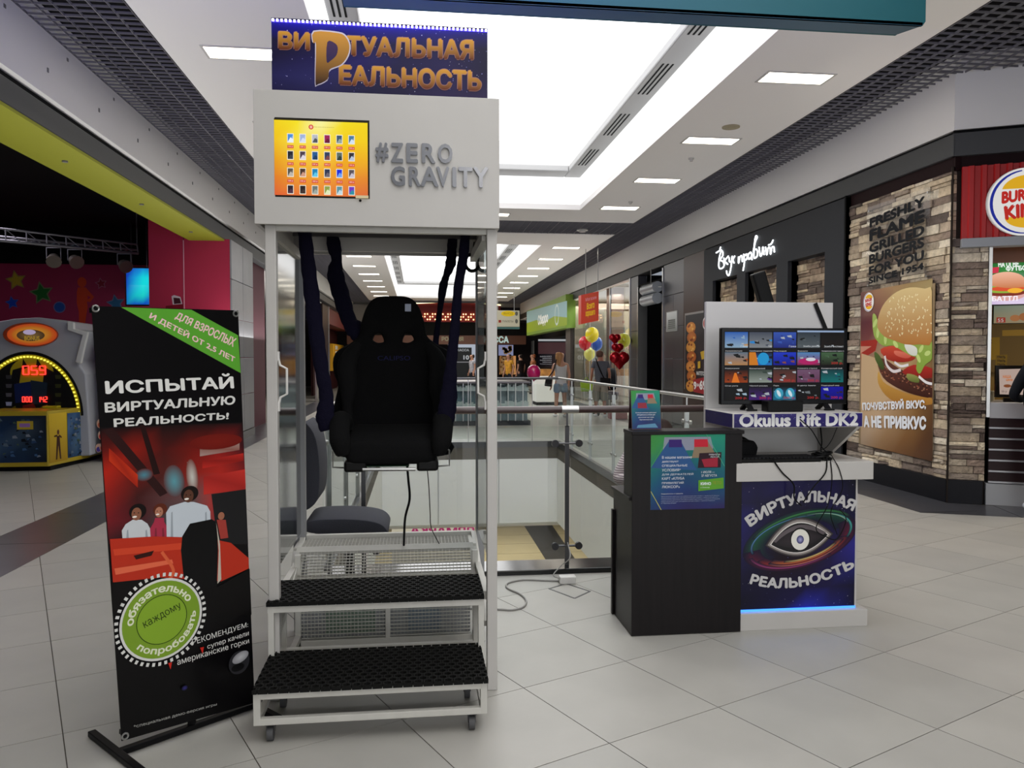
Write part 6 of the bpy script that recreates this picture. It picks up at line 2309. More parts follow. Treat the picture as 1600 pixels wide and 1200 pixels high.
pr.build('slogan_letters', VC_MATTE, ss_)
m = MB()
for y in (-uvs[1][0] + .04, -uvs[0][0] - .04):
    for z in (zl + .05, 3.28):
        m.cyl((5.44, y, z), (5.53, y, z), .012, 8)
m.build('standoff', chrome, ss_)

# ---- burger shop front (turned facade)
rs = thing('red_sign', 'red corrugated sign board with round burger emblem over the shop counter', 'sign', tuple(MBF(1.3, 0, 2.77)), ROTB)
z1, z0 = aB(1500, 262).z, aB(1500, 374).z
redm = mat('red_corrugated_metal', 'a0060c', .5)
m = MB()
s = .13 * 0 + sB(1499)
while s < 2.8:
    m.prism([MBF(s, -.03, z0), MBF(s + .05, -.03, z0), MBF(s + .062, -.055, z0), MBF(s + .10, -.055, z0), MBF(s + .112, -.03, z0), MBF(s + .112, .02, z0), MBF(s, .02, z0)], (0, 0, z1 - z0))
    s += .112
m.build('corrugated_board', redm, rs)
zs = aB(1500, 388).z
MB().box(sB(1499), -.06, zs, 2.8, .1, z0, M=MFB).build('grey_sill', mat('grey_sill', '8e9196', .5), rs, bevel=.004)
c = hit(1601, 315, CB - NB * .075, NB)
lg = MB()
k = 40
R1 = (hit(1601, 315, CB - NB * .075, NB) - hit(1545, 315, CB - NB * .075, NB)).length
pts = [c + DB * R1 * 1.08 * math.cos(2 * math.pi * i / k) + Vector((0, 0, R1 * 1.08 * math.sin(2 * math.pi * i / k))) for i in range(k)]
lg.prism(pts, NB * .03)
lg.build('emblem_disc', mat('white_plastic'), rs)
pr = Print(c - NB * .003, tuple(DB), (0, 0, 1), step=.0002)
burger_logo(pr, 1601, 315, 56, 50)
pr.build('emblem_print', vcol('lit_emblem', .3, emit=.75), rs)

# interior behind the counter
zt = aB(1560, 629, .0).z
S0 = s_pier + .03
sc_ = thing('sales_counter', 'burger shop counter with dark slats under a white top', 'counter', tuple(MBF(1.3, 0, 0)), ROTB)
MB().box(S0, .0, .89, 2.8, .62, zt, M=MFB).build('worktop', mat('white_counter_front', 'a9a8ac', .4), sc_, bevel=.005)
MB().box(S0, .03, .24, 2.8, .6, .89, M=MFB).build('core', black_m, sc_)
MB().box(S0 - .02, .0, 0, 2.8, .6, .22, M=MFB).build('plinth', mat('pale_plinth', '9a9b9d', .5), sc_)
zz = .90
hgt = (.90 - .235) / 6
slat_m = mat('dark_brown_slat', '2a1c1e', .4, noise=.1, nscale=4, stretch=(1, 1, 8))
for k in range(6):
    z_ = .235 + k * hgt
    MB().box(S0, .005, z_ + .012, 2.8, .03, z_ + hgt - .004, M=MFB).build('slat', slat_m, sc_)
    MB().box(S0, -.002, z_ - .006, 2.8, .03, z_ + .011, M=MFB).build('slat_edge', mat('aluminium_line', 'a2a2a6', .35, metal=.5), sc_)
bkw = mat('ochre_kitchen_wall', '8a6a1c', .6, noise=.2, nscale=2)
fbox('kitchen_back', bkw, .2, 2.4, 0, 4.5, 2.5, 3.0)
fbox('kitchen_side', mat('dark_kitchen_side', '3a2c18', .6), S0 - .3, .4, 0, S0 - .02, 2.4, 3.0)
fbox('kitchen_ceiling', mat('warm_soffit', '8c4c20', .5), .0, .15, 2.72, 4.5, 2.5, 2.78)
fbox('kitchen_header', mat('amber_header', '7c4414', .4), S0, .5, 2.52, 3.0, .56, 2.72)
fbox('kitchen_floor', tile_far, .0, .6, 0.0, 4.5, 2.4, .01)


def facade_panel(name, lab, cat, s_pix0, s_pix1, back, m, th=.03, emit=None, art=None, kd='board'):
    p, q = aB(*s_pix0, back), aB(*s_pix1, back)
    a, b = (p - CB).dot(DB), (q - CB).dot(DB)
    t = thing(name, lab, cat, tuple(MBF((a + b) / 2, back, min(p.z, q.z))), ROTB)
    MB().box(a, back, q.z, b, back + th, p.z, M=MFB).build(kd, m, t)
    if art:
        pr = Print(MBF(0, back - .001, 0), tuple(DB), (0, 0, 1), step=.0002)
        art(pr)
        pr.build('picture', emit or PRINT, t)
    return t


def art_menu(pr):
    pr.G(1539, 408, 1640, 474, [['1c4c24', '2c7c34', '1c5c28', '28782f'], ['1c5c28', '3c8c40', '247030', '2c7c34'], ['384c38', '7c9c84', '5c8c68', '407c48'], ['c0a8d0', 'd8c8e0', 'd0c0dc', 'c8b8d8'], ['c8b0d8', 'e0d0ec', 'dcccE8'.lower(), 'd0c0e0']])
    pr.Q('НА ОГНЕ', [(1559, 408), (1592, 407), (1592, 417), (1560, 418)], 'e8f0e8', bold=.05)
    pr.Q('ФУТБОЛА', [(1571, 416), (1618, 413), (1618, 422), (1572, 424)], 'e8f0e8', bold=.05)
    pr.P([(1543, 419), (1561, 417), (1560, 426), (1546, 428)], 'c83048')
    pr.E(1572, 461, 30, 9, 'd8a4a0', n=24)
    pr.E(1572, 457, 32, 6, '7c2c1c', n=24)
    pr.E(1570, 452, 34, 6, '8cb03c', n=24)
    pr.E(1574, 451, 28, 4, 'd8502c', n=24)
    pr.E(1586, 454, 12, 4, 'f0b030', n=16)
    gradpoly(pr, [(1543, 444), (1548, 432), (1562, 426), (1580, 425), (1596, 430), (1603, 440), (1600, 448), (1572, 450)], 'f0b89c', 'c87848')
    pr.T('БАТТЛ', 1550, 463, 1590, 470, 'f8f0f8', bold=.04)


facade_panel('menu_screen', 'lit menu screen with a green burger picture above the sales counter', 'screen', (1537, 406), (1640, 476), .55, mat('black_bezel'), emit=SCREEN, art=art_menu, kd='housing')
facade_panel('menu_screen', 'narrow menu screen edge left of the green burger screen', 'screen', (1531, 407), (1535, 476), .56, mat('black_bezel'), emit=SCREEN, art=lambda pr: pr.P([(1531.5, 409), (1534.5, 409), (1534, 474), (1531, 474)], 'a8b4dc'), kd='housing')


def art_strip(pr):
    pr.P([(1530, 480), (1547, 479), (1547, 503), (1529, 504)], '44602c')
    pr.T('99', 1533, 483, 1541, 488, 'e8e8d8')
    pr.E(1538, 500, 6, 3, 'a8502c')


facade_panel('price_board', 'small green price board under the menu screens', 'board', (1530, 479), (1547, 505), .7, mat('dark_board', '1c1c14', .5), art=art_strip)


def art_strip2(pr):
    pr.G(1553, 478, 1640, 504, [['8c9c88', 'a0ac98', '98a490'], ['b09c74', 'b8a480', 'a8906c']])
    pr.P([(1557, 496), (1571, 496), (1571, 504), (1557, 504)], 'b83c2c')
    pr.T('55', 1559, 498, 1568, 503, 'f0f0e8')
    pr.E(1586, 497, 8, 5, 'c88450')
    pr.E(1600, 495, 8, 6, 'c07844')


facade_panel('price_board', 'pale price board with snack pictures under the green burger screen', 'board', (1552, 477), (1640, 505), .7, mat('dark_board'), emit=vcol('lit_board', .4, emit=.5), art=art_strip2)


def art_yellow(pr):
    pr.P([(1530, 528), (1562, 527), (1562, 562), (1528, 563)], 'b08c10')
    pr.T('ВКУС', 1534, 530, 1550, 537, '5c3c08', bold=.04)
    pr.E(1540, 549, 7, 5, 'c8801c')
    pr.P([(1556, 555), (1574, 554), (1573, 572), (1555, 573)], '9c7c14')
    for k in range(3):
        pr.T('ГРИЛЬ', 1558, 556 + k * 6, 1571, 560 + k * 6, '3c2808', bold=.04)
    pr.P([(1566, 516), (1630, 514), (1630, 524), (1566, 525)], 'c0982c')


facade_panel('yellow_wall_poster', 'yellow printed panel on the kitchen wall behind the counter', 'poster', (1527, 510), (1635, 582), 2.3, mat('ochre_panel', '7c6018', .6), art=art_yellow)


def art_till(pr):
    pr.P([(1561, 577), (1640, 575), (1640, 618), (1562, 616)], 'c8b0a4')
    pr.T('НАША', 1567, 586, 1580, 591, 'd8782c', bold=.03)
    pr.T('цена', 1572, 592, 1582, 596, 'd8782c', bold=.03)
    pr.E(1574, 603, 6, 2.5, '8c5030')
    pr.T('55 р', 1565, 610, 1573, 614, '3c2c28')


till = facade_panel('till_screen', 'black till monitor showing a pale menu page on the counter', 'monitor', (1556, 571), (1640, 622), .12, mat('black_bezel'), emit=vcol('till_lit', .4, emit=.7), art=art_till, kd='housing', th=.05)
MB().box(sB(1580, 500, .12) - .05, .13, zt, sB(1580, 500, .12) + .25, .17, aB(1580, 622, .12).z, M=MFB).build('stand', mat('black_bezel'), till)
RR = random.Random(3)
for k, (px_, py_) in enumerate(((1533, 618), (1540, 622), (1548, 618))):
    p = aB(px_, 626, .3)
    p.z = zt
    o = MB().tube([p, p + Vector((0, 0, .10 + .06 * (k % 2))), p + Vector((0, 0, .11 + .06 * (k % 2)))], [.032, .04, .036], 12).build('paper_cup_stack', mat(('paper_white', 'paper_red', 'paper_clear')[k], ('c8c0b0', '9c4030', 'b0a890')[k], .5), loc=tuple(p))
    tag(o, ('white', 'red', 'cream')[k] + ' stack of paper cups on the counter beside the pier', 'cups', 'cup stacks')

# ================================================================ ARCADE ON THE LEFT
# wall stickers on the far crimson wall
def wall_sticker(name, lab, cat, draw, px, py):
    p = aY(px, py, 18.99)
    t = thing(name, lab, cat, tuple(p))
    pr = Print((0, 18.995, 0), step=.0005)
    draw(pr)
    pr.build('vinyl', PRINT, t)


def star_at(px, py, r, c, c2):
    def d(pr):
        u, v = pr.uv(px, py)
        k = 19.2 / F
        pr.star(u, v, r * k * 1.25, c2, rin=.5, rot=100)
        pr.star(u, v, r * k, c, rin=.48, rot=100)
    return d


wall_sticker('wall_star', 'yellow star on the crimson arcade wall', 'star', star_at(25, 438, 12, 'b0982c', '8c7c40'), 25, 438)
wall_sticker('wall_star', 'largest green star on the crimson arcade wall', 'star', star_at(65, 458, 14, '1c6424', '6c7450'), 65, 458)
wall_sticker('wall_star', 'blue star at the far left of the arcade wall', 'star', star_at(19, 473, 8, '1c44b0', '405ca8'), 19, 473)
wall_sticker('wall_star', 'small dark red outlined star on the arcade wall', 'star', star_at(158, 443, 7, '7c0c24', 'a06478'), 158, 443)
wall_sticker('wall_star', 'teal star half hidden behind the banner top', 'star', star_at(181, 474, 11, '1c5c80', '5c6c88'), 181, 474)
wall_sticker('wall_disc', 'round blue disc on the crimson arcade wall', 'disc', lambda pr: (pr.E(93, 480, 9.5, 9, '6c6c94'), pr.E(93, 480, 8, 7.5, '1c4c94')), 93, 480)


def child_sil(pr):
    c = 'c03c14'
    pr.E(128, 441, 7, 8, c)
    pr.P([(122, 449), (134, 449), (140, 456), (147, 464), (141, 472), (136, 471), (137, 480), (135, 492), (131, 520), (124, 520), (123, 486), (120, 474), (120, 456)], c)
    pr.P([(137, 462), (142, 465), (137, 468)], '981440')


wall_sticker('wall_figure', 'orange silhouette of a child standing with hand on hip on the arcade wall', 'silhouette', child_sil, 128, 470)


def cart_sil(pr):
    pr.P([(259, 478), (286, 475), (287, 488), (259, 490)], '6c0c1c')
    pr.P([(268, 463), (272, 461), (282, 464), (285, 475), (270, 476)], 'b8a8b0')
    pr.P([(271, 465), (281, 466), (283, 474), (272, 475)], '38141c')


p = aY(272, 475, YE)
t = thing('wall_cart', 'dark red cart sticker on the near crimson wall above the banner', 'sticker', tuple(p))
pr = Print((0, YE - .001, 0), step=.0005)
cart_sil(pr)
pr.build('vinyl', PRINT, t)
# blue projection screen
a, b = aY(197, 419, 18.2), aY(237, 476, 18.2)
bsn = thing('blue_screen', 'glowing blue and cyan screen hanging in front of the arcade wall', 'screen', ((a.x + b.x) / 2, 18.2, b.z))
boxo('housing', mat('black_bezel'), (a.x - .03, 18.2, b.z - .03, b.x + .03, 18.3, a.z + .03), bsn, bevel=.01)
pr = Print((0, 18.199, 0), step=.0005)
pr.G(197, 419, 237, 476, [['0c48c0', '1068d0', '1490e0', '1070d0'], ['0838b8', '10a0e0', '10e0e8', '18e0f0'], ['0c50c0', '18b8e0', '10e8e8', '14c8e8'], ['0c70c8', '10c0d0', '18d8d0', '1090d8'], ['1070b0', '1048c0', '0c40c0', '0c60b8']])
pr.build('picture', vcol('lit_screen_soft', .3, emit=.85), bsn)
for x in (a.x + .1, b.x - .1):
    MB().cyl((x, 18.25, a.z), (x, 18.25, 4.45), .015, 6).build('hanger', dark_steel, bsn)
# lighting truss with lamps
trs = thing('lighting_truss', 'dark metal lighting truss hung under the black arcade ceiling', 'truss', (-6.6, 15, 3.4))
q0, q1 = aY(-60, 370, 14.0), aY(216, 396, 16.0)
u0, u1 = aY(-60, 350, 14.0), aY(214, 382, 16.0)
tr_m = mat('truss_metal', '8a8c90', .4, metal=.7)
m = MB().cyl(q0, q1, .026, 8).cyl(u0, u1, .018, 8).cyl(q0 + Vector((-.1, .28, .1)), q1 + Vector((-.1, .28, .1)), .02, 8)
for i in range(10):
    a, b = q0.lerp(q1, i / 9), u0.lerp(u1, i / 9)
    m.cyl(a, b, .013, 6)
    if i < 9:
        m.cyl(b, q0.lerp(q1, (i + .75) / 9), .008, 6)
        m.cyl(a, (q0 + Vector((-.1, .28, .1))).lerp(q1 + Vector((-.1, .28, .1)), (i + .5) / 9), .008, 6)
m.build('chords', tr_m, trs)
MB().cyl(u0, (u0.x, u0.y, 4.45), .01, 6).build('hanger', tr_m, trs)
MB().cyl(u1, (u1.x, u1.y, 4.45), .01, 6).build('hanger', tr_m, trs)
lampm = mat('stage_lamp_shell', '8c8478', .3, metal=.6)
for k, (px_, py_, lab) in enumerate(((84, 405, 'left stage lamp hanging from the arcade truss'), (117, 407, 'middle stage lamp hanging from the arcade truss'), (194, 414, 'right stage lamp hanging from the arcade truss above the blue screen'))):
    f = (px_ + 60) / 276
    base = q0.lerp(q1, f)
    yv = base.y
    c = aY(px_, py_, yv)
    l = thing('stage_lamp', lab, 'lamp', (c.x, c.y, c.z), group=None)
    m = MB()
    for s_ in (-1, 1):
        m.bar((c.x + s_ * .12, yv, c.z), (c.x + s_ * .12, yv, base.z - .03), .012)
    m.bar((c.x - .125, yv, base.z - .03), (c.x + .125, yv, base.z - .03), .014)
    m.build('yoke', tr_m, l)
    d = Vector((.6, -.6, -.45)) if k else Vector((.3, -.7, -.5))
    d.normalize()
    MB().tube([c - d * .12, c - d * .05, c + d * .06, c + d * .10], [.05, .09, .12, .125], 14).build('shell', lampm, l, smooth=True)

# redemption machine with countdown display
MY = 11.9
rmac = thing('redemption_machine', 'white arcade cabinet with yellow-lit arch, red digits and orange oval header', 'arcade machine', (-5.05, MY + .4, 0))
gy = lambda px, py, y=MY: aY(px, py, y)
P_ = lambda pts, y=MY: [gy(x, yy, y) for x, yy in pts]
shell = mat('machine_white_plastic', 'a6a8ae', .45)
outline = [(-40, 520), (-20, 505), (12, 500), (22, 498), (60, 496), (108, 503), (110, 514), (137, 518), (122, 566), (134, 585), (138, 640), (142, 712), (-40, 722)]
MB().prism(P_(outline), (0, .9, 0)).build('shell', shell, rmac, bevel=.02)
MB().prism(P_([(108, 502), (118, 504), (118, 514), (140, 519), (129, 568), (120, 566), (131, 524), (108, 516)], MY - .0), (0, -.06, 0)).build('shell_rim', mat('machine_rim', 'd4d4d0', .4), rmac, bevel=.01)
c = gy(50, 523)
k = 36
rx, rz = (gy(92, 523) - c).length, (gy(50, 542) - c).length
MB().prism([c + Vector((rx * math.cos(2 * math.pi * i / k), -.002, rz * math.sin(2 * math.pi * i / k))) for i in range(k)], (0, -.06, 0)).build('oval_header', mat('orange_plastic', 'b04014', .3), rmac, bevel=.008)
pr = Print((0, MY - .064, 0), step=.0002)
pr.E(50, 523, 39, 17, 'c8481c', col2='e0a038', n=36)
pr.E(50, 523, 31, 13, 'c86c20', col2='e8b840', n=36)
pr.E(48, 524, 22, 9, '4c3420', n=24, col2='8c7040')
pr.E(46, 519, 10, 4, 'c8b8dc', n=18)
pr.T('BONUS', 38, 525, 62, 532, 'b08c30', bold=.04)
pr.build('header_print', vcol('lit_header', .3, emit=.6), rmac)
# arch window
pr = Print((0, MY - .004, 0), step=.0002)
cx, cy = 46, 650
A0 = pr.uv(46, 650)
rxm, rzm = abs(pr.uv(128, 650)[0] - A0[0]), abs(pr.uv(46, 552)[1] - A0[1])
pr.ell(A0[0], A0[1], rxm * 1.03, rzm * 1.03, '0c0c10', n=48, a0=0, a1=180)
pr.ell(A0[0], A0[1], rxm * .98, rzm * .98, 'b8a818', n=48, rin=.93, a0=0, a1=180)
pr.E(50, 582, 34, 24, 'a89c1c', n=24)
for q in (([(36, 560), (44, 574), (34, 578)], '181810'), ([(58, 560), (68, 576), (56, 574)], '181810'), ([(20, 578), (34, 574), (30, 600), (16, 596)], '101014'), ([(70, 574), (86, 582), (84, 600), (66, 604)], '101014'),
          ([(22, 600), (48, 596), (50, 626), (24, 630)], '142454'), ([(48, 594), (74, 598), (72, 630), (50, 632)], '1c2c3c'), ([(35, 634), (52, 630), (62, 646), (40, 648)], '6c1c18'), ([(64, 636), (74, 632), (78, 646), (62, 646)], '6c6418'),
          ([(14, 640), (24, 634), (30, 647), (12, 648)], '74701c'), ([(84, 640), (92, 636), (96, 647), (82, 648)], '74701c')):
    pr.P(q[0], q[1])
for k in range(4):
    for x in (14, 91):
        pr.P([(x - 5, 586 + k * 14), (x + 5, 586 + k * 14), (x + 4, 592 + k * 14), (x - 4, 592 + k * 14)], ('3c3c40', '4c4c54', '5c5c64', 'a8b0d0')[k] if x < 50 else '34381c')
pr.build('arch_print', PRINT, rmac)
bulb = MB()
for i in range(47):
    t_ = math.pi * i / 46
    bulb.box(A0[0] + rxm * .945 * math.cos(t_) - .012, MY - .03, A0[1] + rzm * .945 * math.sin(t_) - .012, A0[0] + rxm * .945 * math.cos(t_) + .012, MY - .012, A0[1] + rzm * .945 * math.sin(t_) + .012)
bulb.build('arch_bulbs', emis('yellow_bulb', (.95, .85, .10), 1.3), rmac, kind='stuff')
# seven segment digits
SEG = {'0': 'abcdef', '1': 'bc', '2': 'abged', '4': 'fgbc', '5': 'afgcd', '9': 'abcfgd'}
dm = emis('red_digit', (1.0, .03, .02), 3)
m = MB()


def digit(m, ch, x0, y0, x1, y1, w=.012):
    a, b = gy(x0, y0), gy(x1, y1)
    xs, zs, zm = (a.x, b.x), (b.z, a.z), (a.z + b.z) / 2
    sg_ = {'a': ((xs[0], zs[1]), (xs[1], zs[1])), 'b': ((xs[1], zm), (xs[1], zs[1])), 'c': ((xs[1], zs[0]), (xs[1], zm)), 'd': ((xs[0], zs[0]), (xs[1], zs[0])), 'e': ((xs[0], zs[0]), (xs[0], zm)), 'f': ((xs[0], zm), (xs[0], zs[1])), 'g': ((xs[0], zm), (xs[1], zm))}
    for s_ in SEG[ch]:
        p, q = sg_[s_]
        m.bar((p[0], MY - .02, p[1]), (q[0], MY - .02, q[1]), w, w)


for i, ch in enumerate('059'):
    digit(m, ch, 37 + i * 13, 572, 46 + i * 13, 585, .014)
for i, ch in enumerate('000'):
    digit(m, ch, 36 + i * 5.5, 620, 39.5 + i * 5.5, 628, .009)
for i, ch in enumerate('142'):
    digit(m, ch, 60 + i * 5.5, 620, 63.5 + i * 5.5, 628, .009)
m.build('digits', dm, rmac)
# lower cabinet, bent front with printed panels
fl = Vector((0, 0, 0))
c0, c1, c2 = aZ(-40, 738), aZ(76, 736), aZ(138, 722)
z1 = 0.80
MB().prism([(c0.x, c0.y, .06), (c1.x, c1.y, .06), (c2.x, c2.y, .06), (c2.x, MY + .9, .06), (c0.x, MY + .9, .06)], (0, 0, z1 - .06)).build('lower_cabinet', mat('yellow_trim_plastic', 'b09820', .4), rmac, bevel=.01)
MB().prism([(c0.x, c0.y + .05, 0), (c1.x, c1.y + .05, 0), (c2.x - .05, c2.y + .05, 0), (c2.x - .05, MY + .8, 0), (c0.x, MY + .8, 0)], (0, 0, .06)).build('toe_kick', black_m, rmac)
f1, f2 = (c1 - c0).normalized(), (c2 - c1).normalized()
for (o_, f_, x0_, x1_, sd) in ((c0, f1, -38, 73, 1), (c1, f2, 106, 133, 2)):
    pr = Print(Vector((o_.x, o_.y, 0)) + Vector((f_.y, -f_.x, 0)) * .004, tuple(f_), (0, 0, 1), step=.0002)
    ua, ub = pr.uv(x0_, 700)[0], pr.uv(x1_, 700)[0]
    pr.grid(ua, .12, ub, .74, [['141c2c', '1c2c44', '18283c', '101420'], ['24344c', '1c3454', '3c4c5c', '141c28'], ['1c2c4c', '3c5470', '24384c', '1c2834'], ['141c30', '1c3050', '182c48', '0c1018']] if sd == 1 else
            [['2c4c74', '3c5c80', '2c4468'], ['4c6c90', '2c4c74', '5c7c94'], ['2c4868', '4c6884', '24405c'], ['1c3454', '2c4c6c', '3c5874']])
    RR = random.Random(sd)
    for k in range(60):
        u, v = RR.uniform(ua + .02, ub - .06), RR.uniform(.13, .68)
        e = RR.uniform(.02, .07)
        pr.raw([(u, v), (u + e, v + RR.uniform(-.01, .02)), (u + e * .6, v + e * .6), (u - e * .0, v + e * .5)], [(0, 1, 2, 3)], RR.choice(['3c5c84', '5c6c7c', '7c8490', '1c2438', '2c4468', '0c1018', '485848']))
    if sd == 1:
        q = pr.uv(40, 665)
        pr.rect(q[0] - .1, q[1] - .05, q[0] + .1, q[1] + .06, 'b8a030')
        pr.rect(q[0] - .07, q[1] - .02, q[0] + .06, q[1] + .03, '9c70b0')
    pr.build('cabinet_print', PRINT, rmac)
# plain costumed-figure print replaced by a simple standing figure outline
pr = Print(Vector((c1.x, c1.y, 0)) + Vector((f2.y, -f2.x, 0)) * .004, tuple(f2), (0, 0, 1), step=.0002)
ua, ub = pr.uv(77, 700)[0], pr.uv(105, 700)[0]
pr.rect(ua, .10, ub, .76, ['c8a828', 'd8b830', 'a88420', '9c7c20'])
u = (ua + ub) / 2
for q in (([(-.03, .45), (.03, .45), (.04, .34), (.06, .13), (.03, .13), (.0, .32), (-.03, .13), (-.06, .13), (-.04, .34)], '3c2018'), ([(-.09, .46), (-.02, .47), (-.02, .44), (-.09, .44)], '3c2018'), ([(.02, .47), (.08, .43), (.07, .41), (.02, .44)], '3c2018')):
    pr.poly([(u + x, v) for x, v in q[0]], q[1])
pr.ell(u, .50, .026, .034, '5c3828')
pr.build('figure_print', PRINT, rmac)
boxo('control_lip', mat('yellow_lamp_plastic', 'b8a818', .35), (gy(73, 650).x, MY - .14, .80, gy(97, 650).x, MY - .02, .835), rmac, bevel=.01)
# neighbouring white machine behind
c = aZ(152, 722)
m2 = thing('white_machine', 'narrow white arcade cabinet with small stickers beside the redemption machine', 'arcade machine', (c.x, c.y + .4, 0))
a = aY(143, 590, c.y)
a.x += .12
boxo('side', mat('machine_rim'), (a.x, c.y, 0, a.x + .34, c.y + .8, aY(145, 582, c.y).z), m2, bevel=.02)
boxo('top_head', mat('grey_toy_glass', '4c5c68', .2), (a.x - .05, c.y + .1, aY(145, 582, c.y).z, a.x + .3, c.y + .8, 2.0), m2, bevel=.03)
boxo('red_band', mat('red_plastic', '8c1c2c', .4), (a.x - .06, c.y + .05, 1.24, a.x + .3, c.y + .1, 1.38), m2, bevel=.01)
pr = Print((0, c.y - .001, 0), step=.0002)
for x, y, cc in ((156, 662, 'b85c40'), (158, 680, 'c83838'), (154, 700, '4c3c8c'), (160, 698, 'c84c3c')):
    pr.E(x, y, 5, 7, 'd0a890', n=14)
    pr.E(x, y + 2, 3.5, 4, cc, n=12)
pr.build('sticker_print', PRINT, m2)

# ================================================================ FAR END OF THE HALL
END = 42.0
we = thing('wall_end', 'far end shopfronts with red awning and dark frieze', 'wall', (1, END, 0), kind='structure')
boxo('back', mat('dark_end_wall', '221c1c', .7), (-7.6, END + 1.5, 0, 9.6, END + 1.7, 4.5), we)
boxo('upper', mat('grey_end_bulkhead', '8c8884', .7), (-3.6, END, 4.22, 5.8, END + .2, 4.6), we)
g = lambda px, py, y=END: aY(px, py, y)
a, b, c = g(596, 477), g(720, 472), g(782, 478)
zt_, zb_ = g(650, 477).z, g(650, 503).z
MB().prism([(a.x, END - .1, zb_), (c.x, END - .1, zb_), (c.x, END - .1, c.z), (b.x, END - .1, b.z), (a.x, END - .1, a.z)], (0, .5, 0)).build('red_awning', mat('red_awning', '74080c', .6), we)
m = MB().bar((a.x, END - .12, a.z + .03), (b.x, END - .12, b.z + .03), .06).bar((b.x, END - .12, b.z + .03), (c.x, END - .12, c.z + .03), .06)
m.build('lit_edge', emis('warm_line', (1, .9, .5), 2.5), we)
m = MB()
RR = random.Random(6)
for i in range(46):
    x = a.x + .1 + (c.x - a.x - .2) * i / 45
    for k in range(2):
        z = zb_ + .08 + .14 * ((i + k) % 3) + .02
        m.box(x - .03, END - .16, z, x + .03, END - .12, z + .06)
m.build('awning_bulbs', emis('warm_bulb', (1, .62, .25), 4), we, kind='stuff')
boxo('black_frieze', black_m, (-3.6, END - .05, g(700, 524).z, 5.8, END + .3, zb_ - .02), we)
boxo('brown_frieze', mat('brown_frieze', '5a321c', .5), (-3.6, END - .02, g(700, 538).z, 5.8, END + .3, g(700, 524).z), we)
boxo('grey_left', mat('grey_end_bulkhead'), (-3.6, END - .2, zb_ - .3, a.x - .05, END - .1, 4.3), we)
pr = Print((0, END - .03, 0), step=.001)
pr.T('РОССИЯ', 690, 526, 724, 533, '8c8468', bold=.04)
pr.T('КАССА', 756, 525, 795, 536, 'b8d0c8', bold=.05)
pr.build('frieze_print', vcol('lit_frieze', .5, emit=.8), we)
# ticket hall posters and lit panels under the frieze
t = thing('cinema_poster', 'dark cinema poster with a large figure 10 at the far end', 'poster', tuple(g(724, 560, END - 1)))
a, b = g(709, 543, END - 1), g(737, 580, END - 1)
boxo('board', mat('dark_poster', '1c2024', .4), (a.x, END - 1, 0.0, b.x, END - .95, a.z), t)
pr = Print((0, END - 1.003, 0), step=.001)
pr.T('КАССА', 714, 545, 733, 549, 'b8bcc0', bold=.05)
pr.T('10', 724, 555, 733, 562, 'd8dce0', bold=.04)
pr.R(713, 565, 734, 566.5, '9c9ca0')
pr.build('artwork', vcol('lit_dim', .5, emit=.5), t)
t = thing('info_board', 'pale lit board behind the dark cinema poster', 'panel', tuple(g(740, 560, END - .6)))
a, b = g(700, 538, END - .6), g(746, 586, END - .6)
boxo('panel', emis('pale_panel_light', (.50, .56, .66), .7), (a.x, END - .6, b.z, b.x, END - .55, a.z), t)
boxo('panel_base', mat('grey_end_bulkhead'), (a.x, END - .62, 0, b.x, END - .5, b.z), t)
for k, (x0_, x1_, y0_, y1_, cc, lab) in enumerate(((779, 802, 539, 556, (.22, .24, .40), 'blue lit menu panel under the ticket sign'), (780, 806, 556, 585, (.55, .25, .08), 'warm orange lit snack display at the far right'))):
    t = thing('snack_display', lab, 'display', tuple(g(x0_, y1_, END - .3)))
    a, b = g(x0_, y0_, END - .3), g(x1_, y1_ - .5 * (1 - k), END - .3)
    boxo('panel', emis('snack_light_%s' % ('blue', 'orange')[k], cc, .8), (a.x, END - .3, b.z, b.x, END - .25, a.z), t)
    m = MB()
    RR = random.Random(k)
    for i in range(14):
        x, z = RR.uniform(a.x + .1, b.x - .1), RR.uniform(b.z + .1, a.z - .1)
        m.box(x - .08, END - .36, z - .07, x + .08, END - .31, z + .07)
    m.build('goods', mat('mixed_goods', 'a08058', .5, noise=.6, nscale=3), t, kind='stuff')
    boxo('panel_base', mat('dark_end_wall'), (a.x, END - .3, 0, b.x, END - .2, b.z), t)
# far directory sign hung over the hall
ds = thing('directory_sign', 'cream hanging directory sign with yellow label far down the hall', 'sign', tuple(aY(797, 500, 30)))
a, b = aY(770, 485, 30), aY(812, 511, 30)
boxo('board', mat('cream_sign', 'b4ae98', .5), (a.x, 30, b.z, b.x, 30.25, a.z), ds, bevel=.02)
boxo('teal_edge', mat('teal_edge', '2c5c58', .5), (a.x, 29.99, b.z - .07, b.x, 30.26, b.z), ds)
pr = Print((0, 29.997, 0), step=.0008)
pr.E(794, 490, 11, 4.5, 'd8b818', n=18)
pr.T('ВЫХОД', 787, 488, 801, 492, '8c7418')
pr.R(779, 500, 783, 504, '8c2c24')
pr.T('ТУАЛЕТЫ', 785, 500.5, 802, 503.5, '5c5c50')
for y in (490, 502):
    pr.E(807, y, 2.2, 3.5, '5c5c54', n=12)
pr.build('artwork', PRINT, ds)
for x in (a.x + .2, b.x - .2):
    MB().cyl((x, 30.1, a.z), (x, 30.1, CZ), .012, 6).build('hanger_rod', chrome, ds)
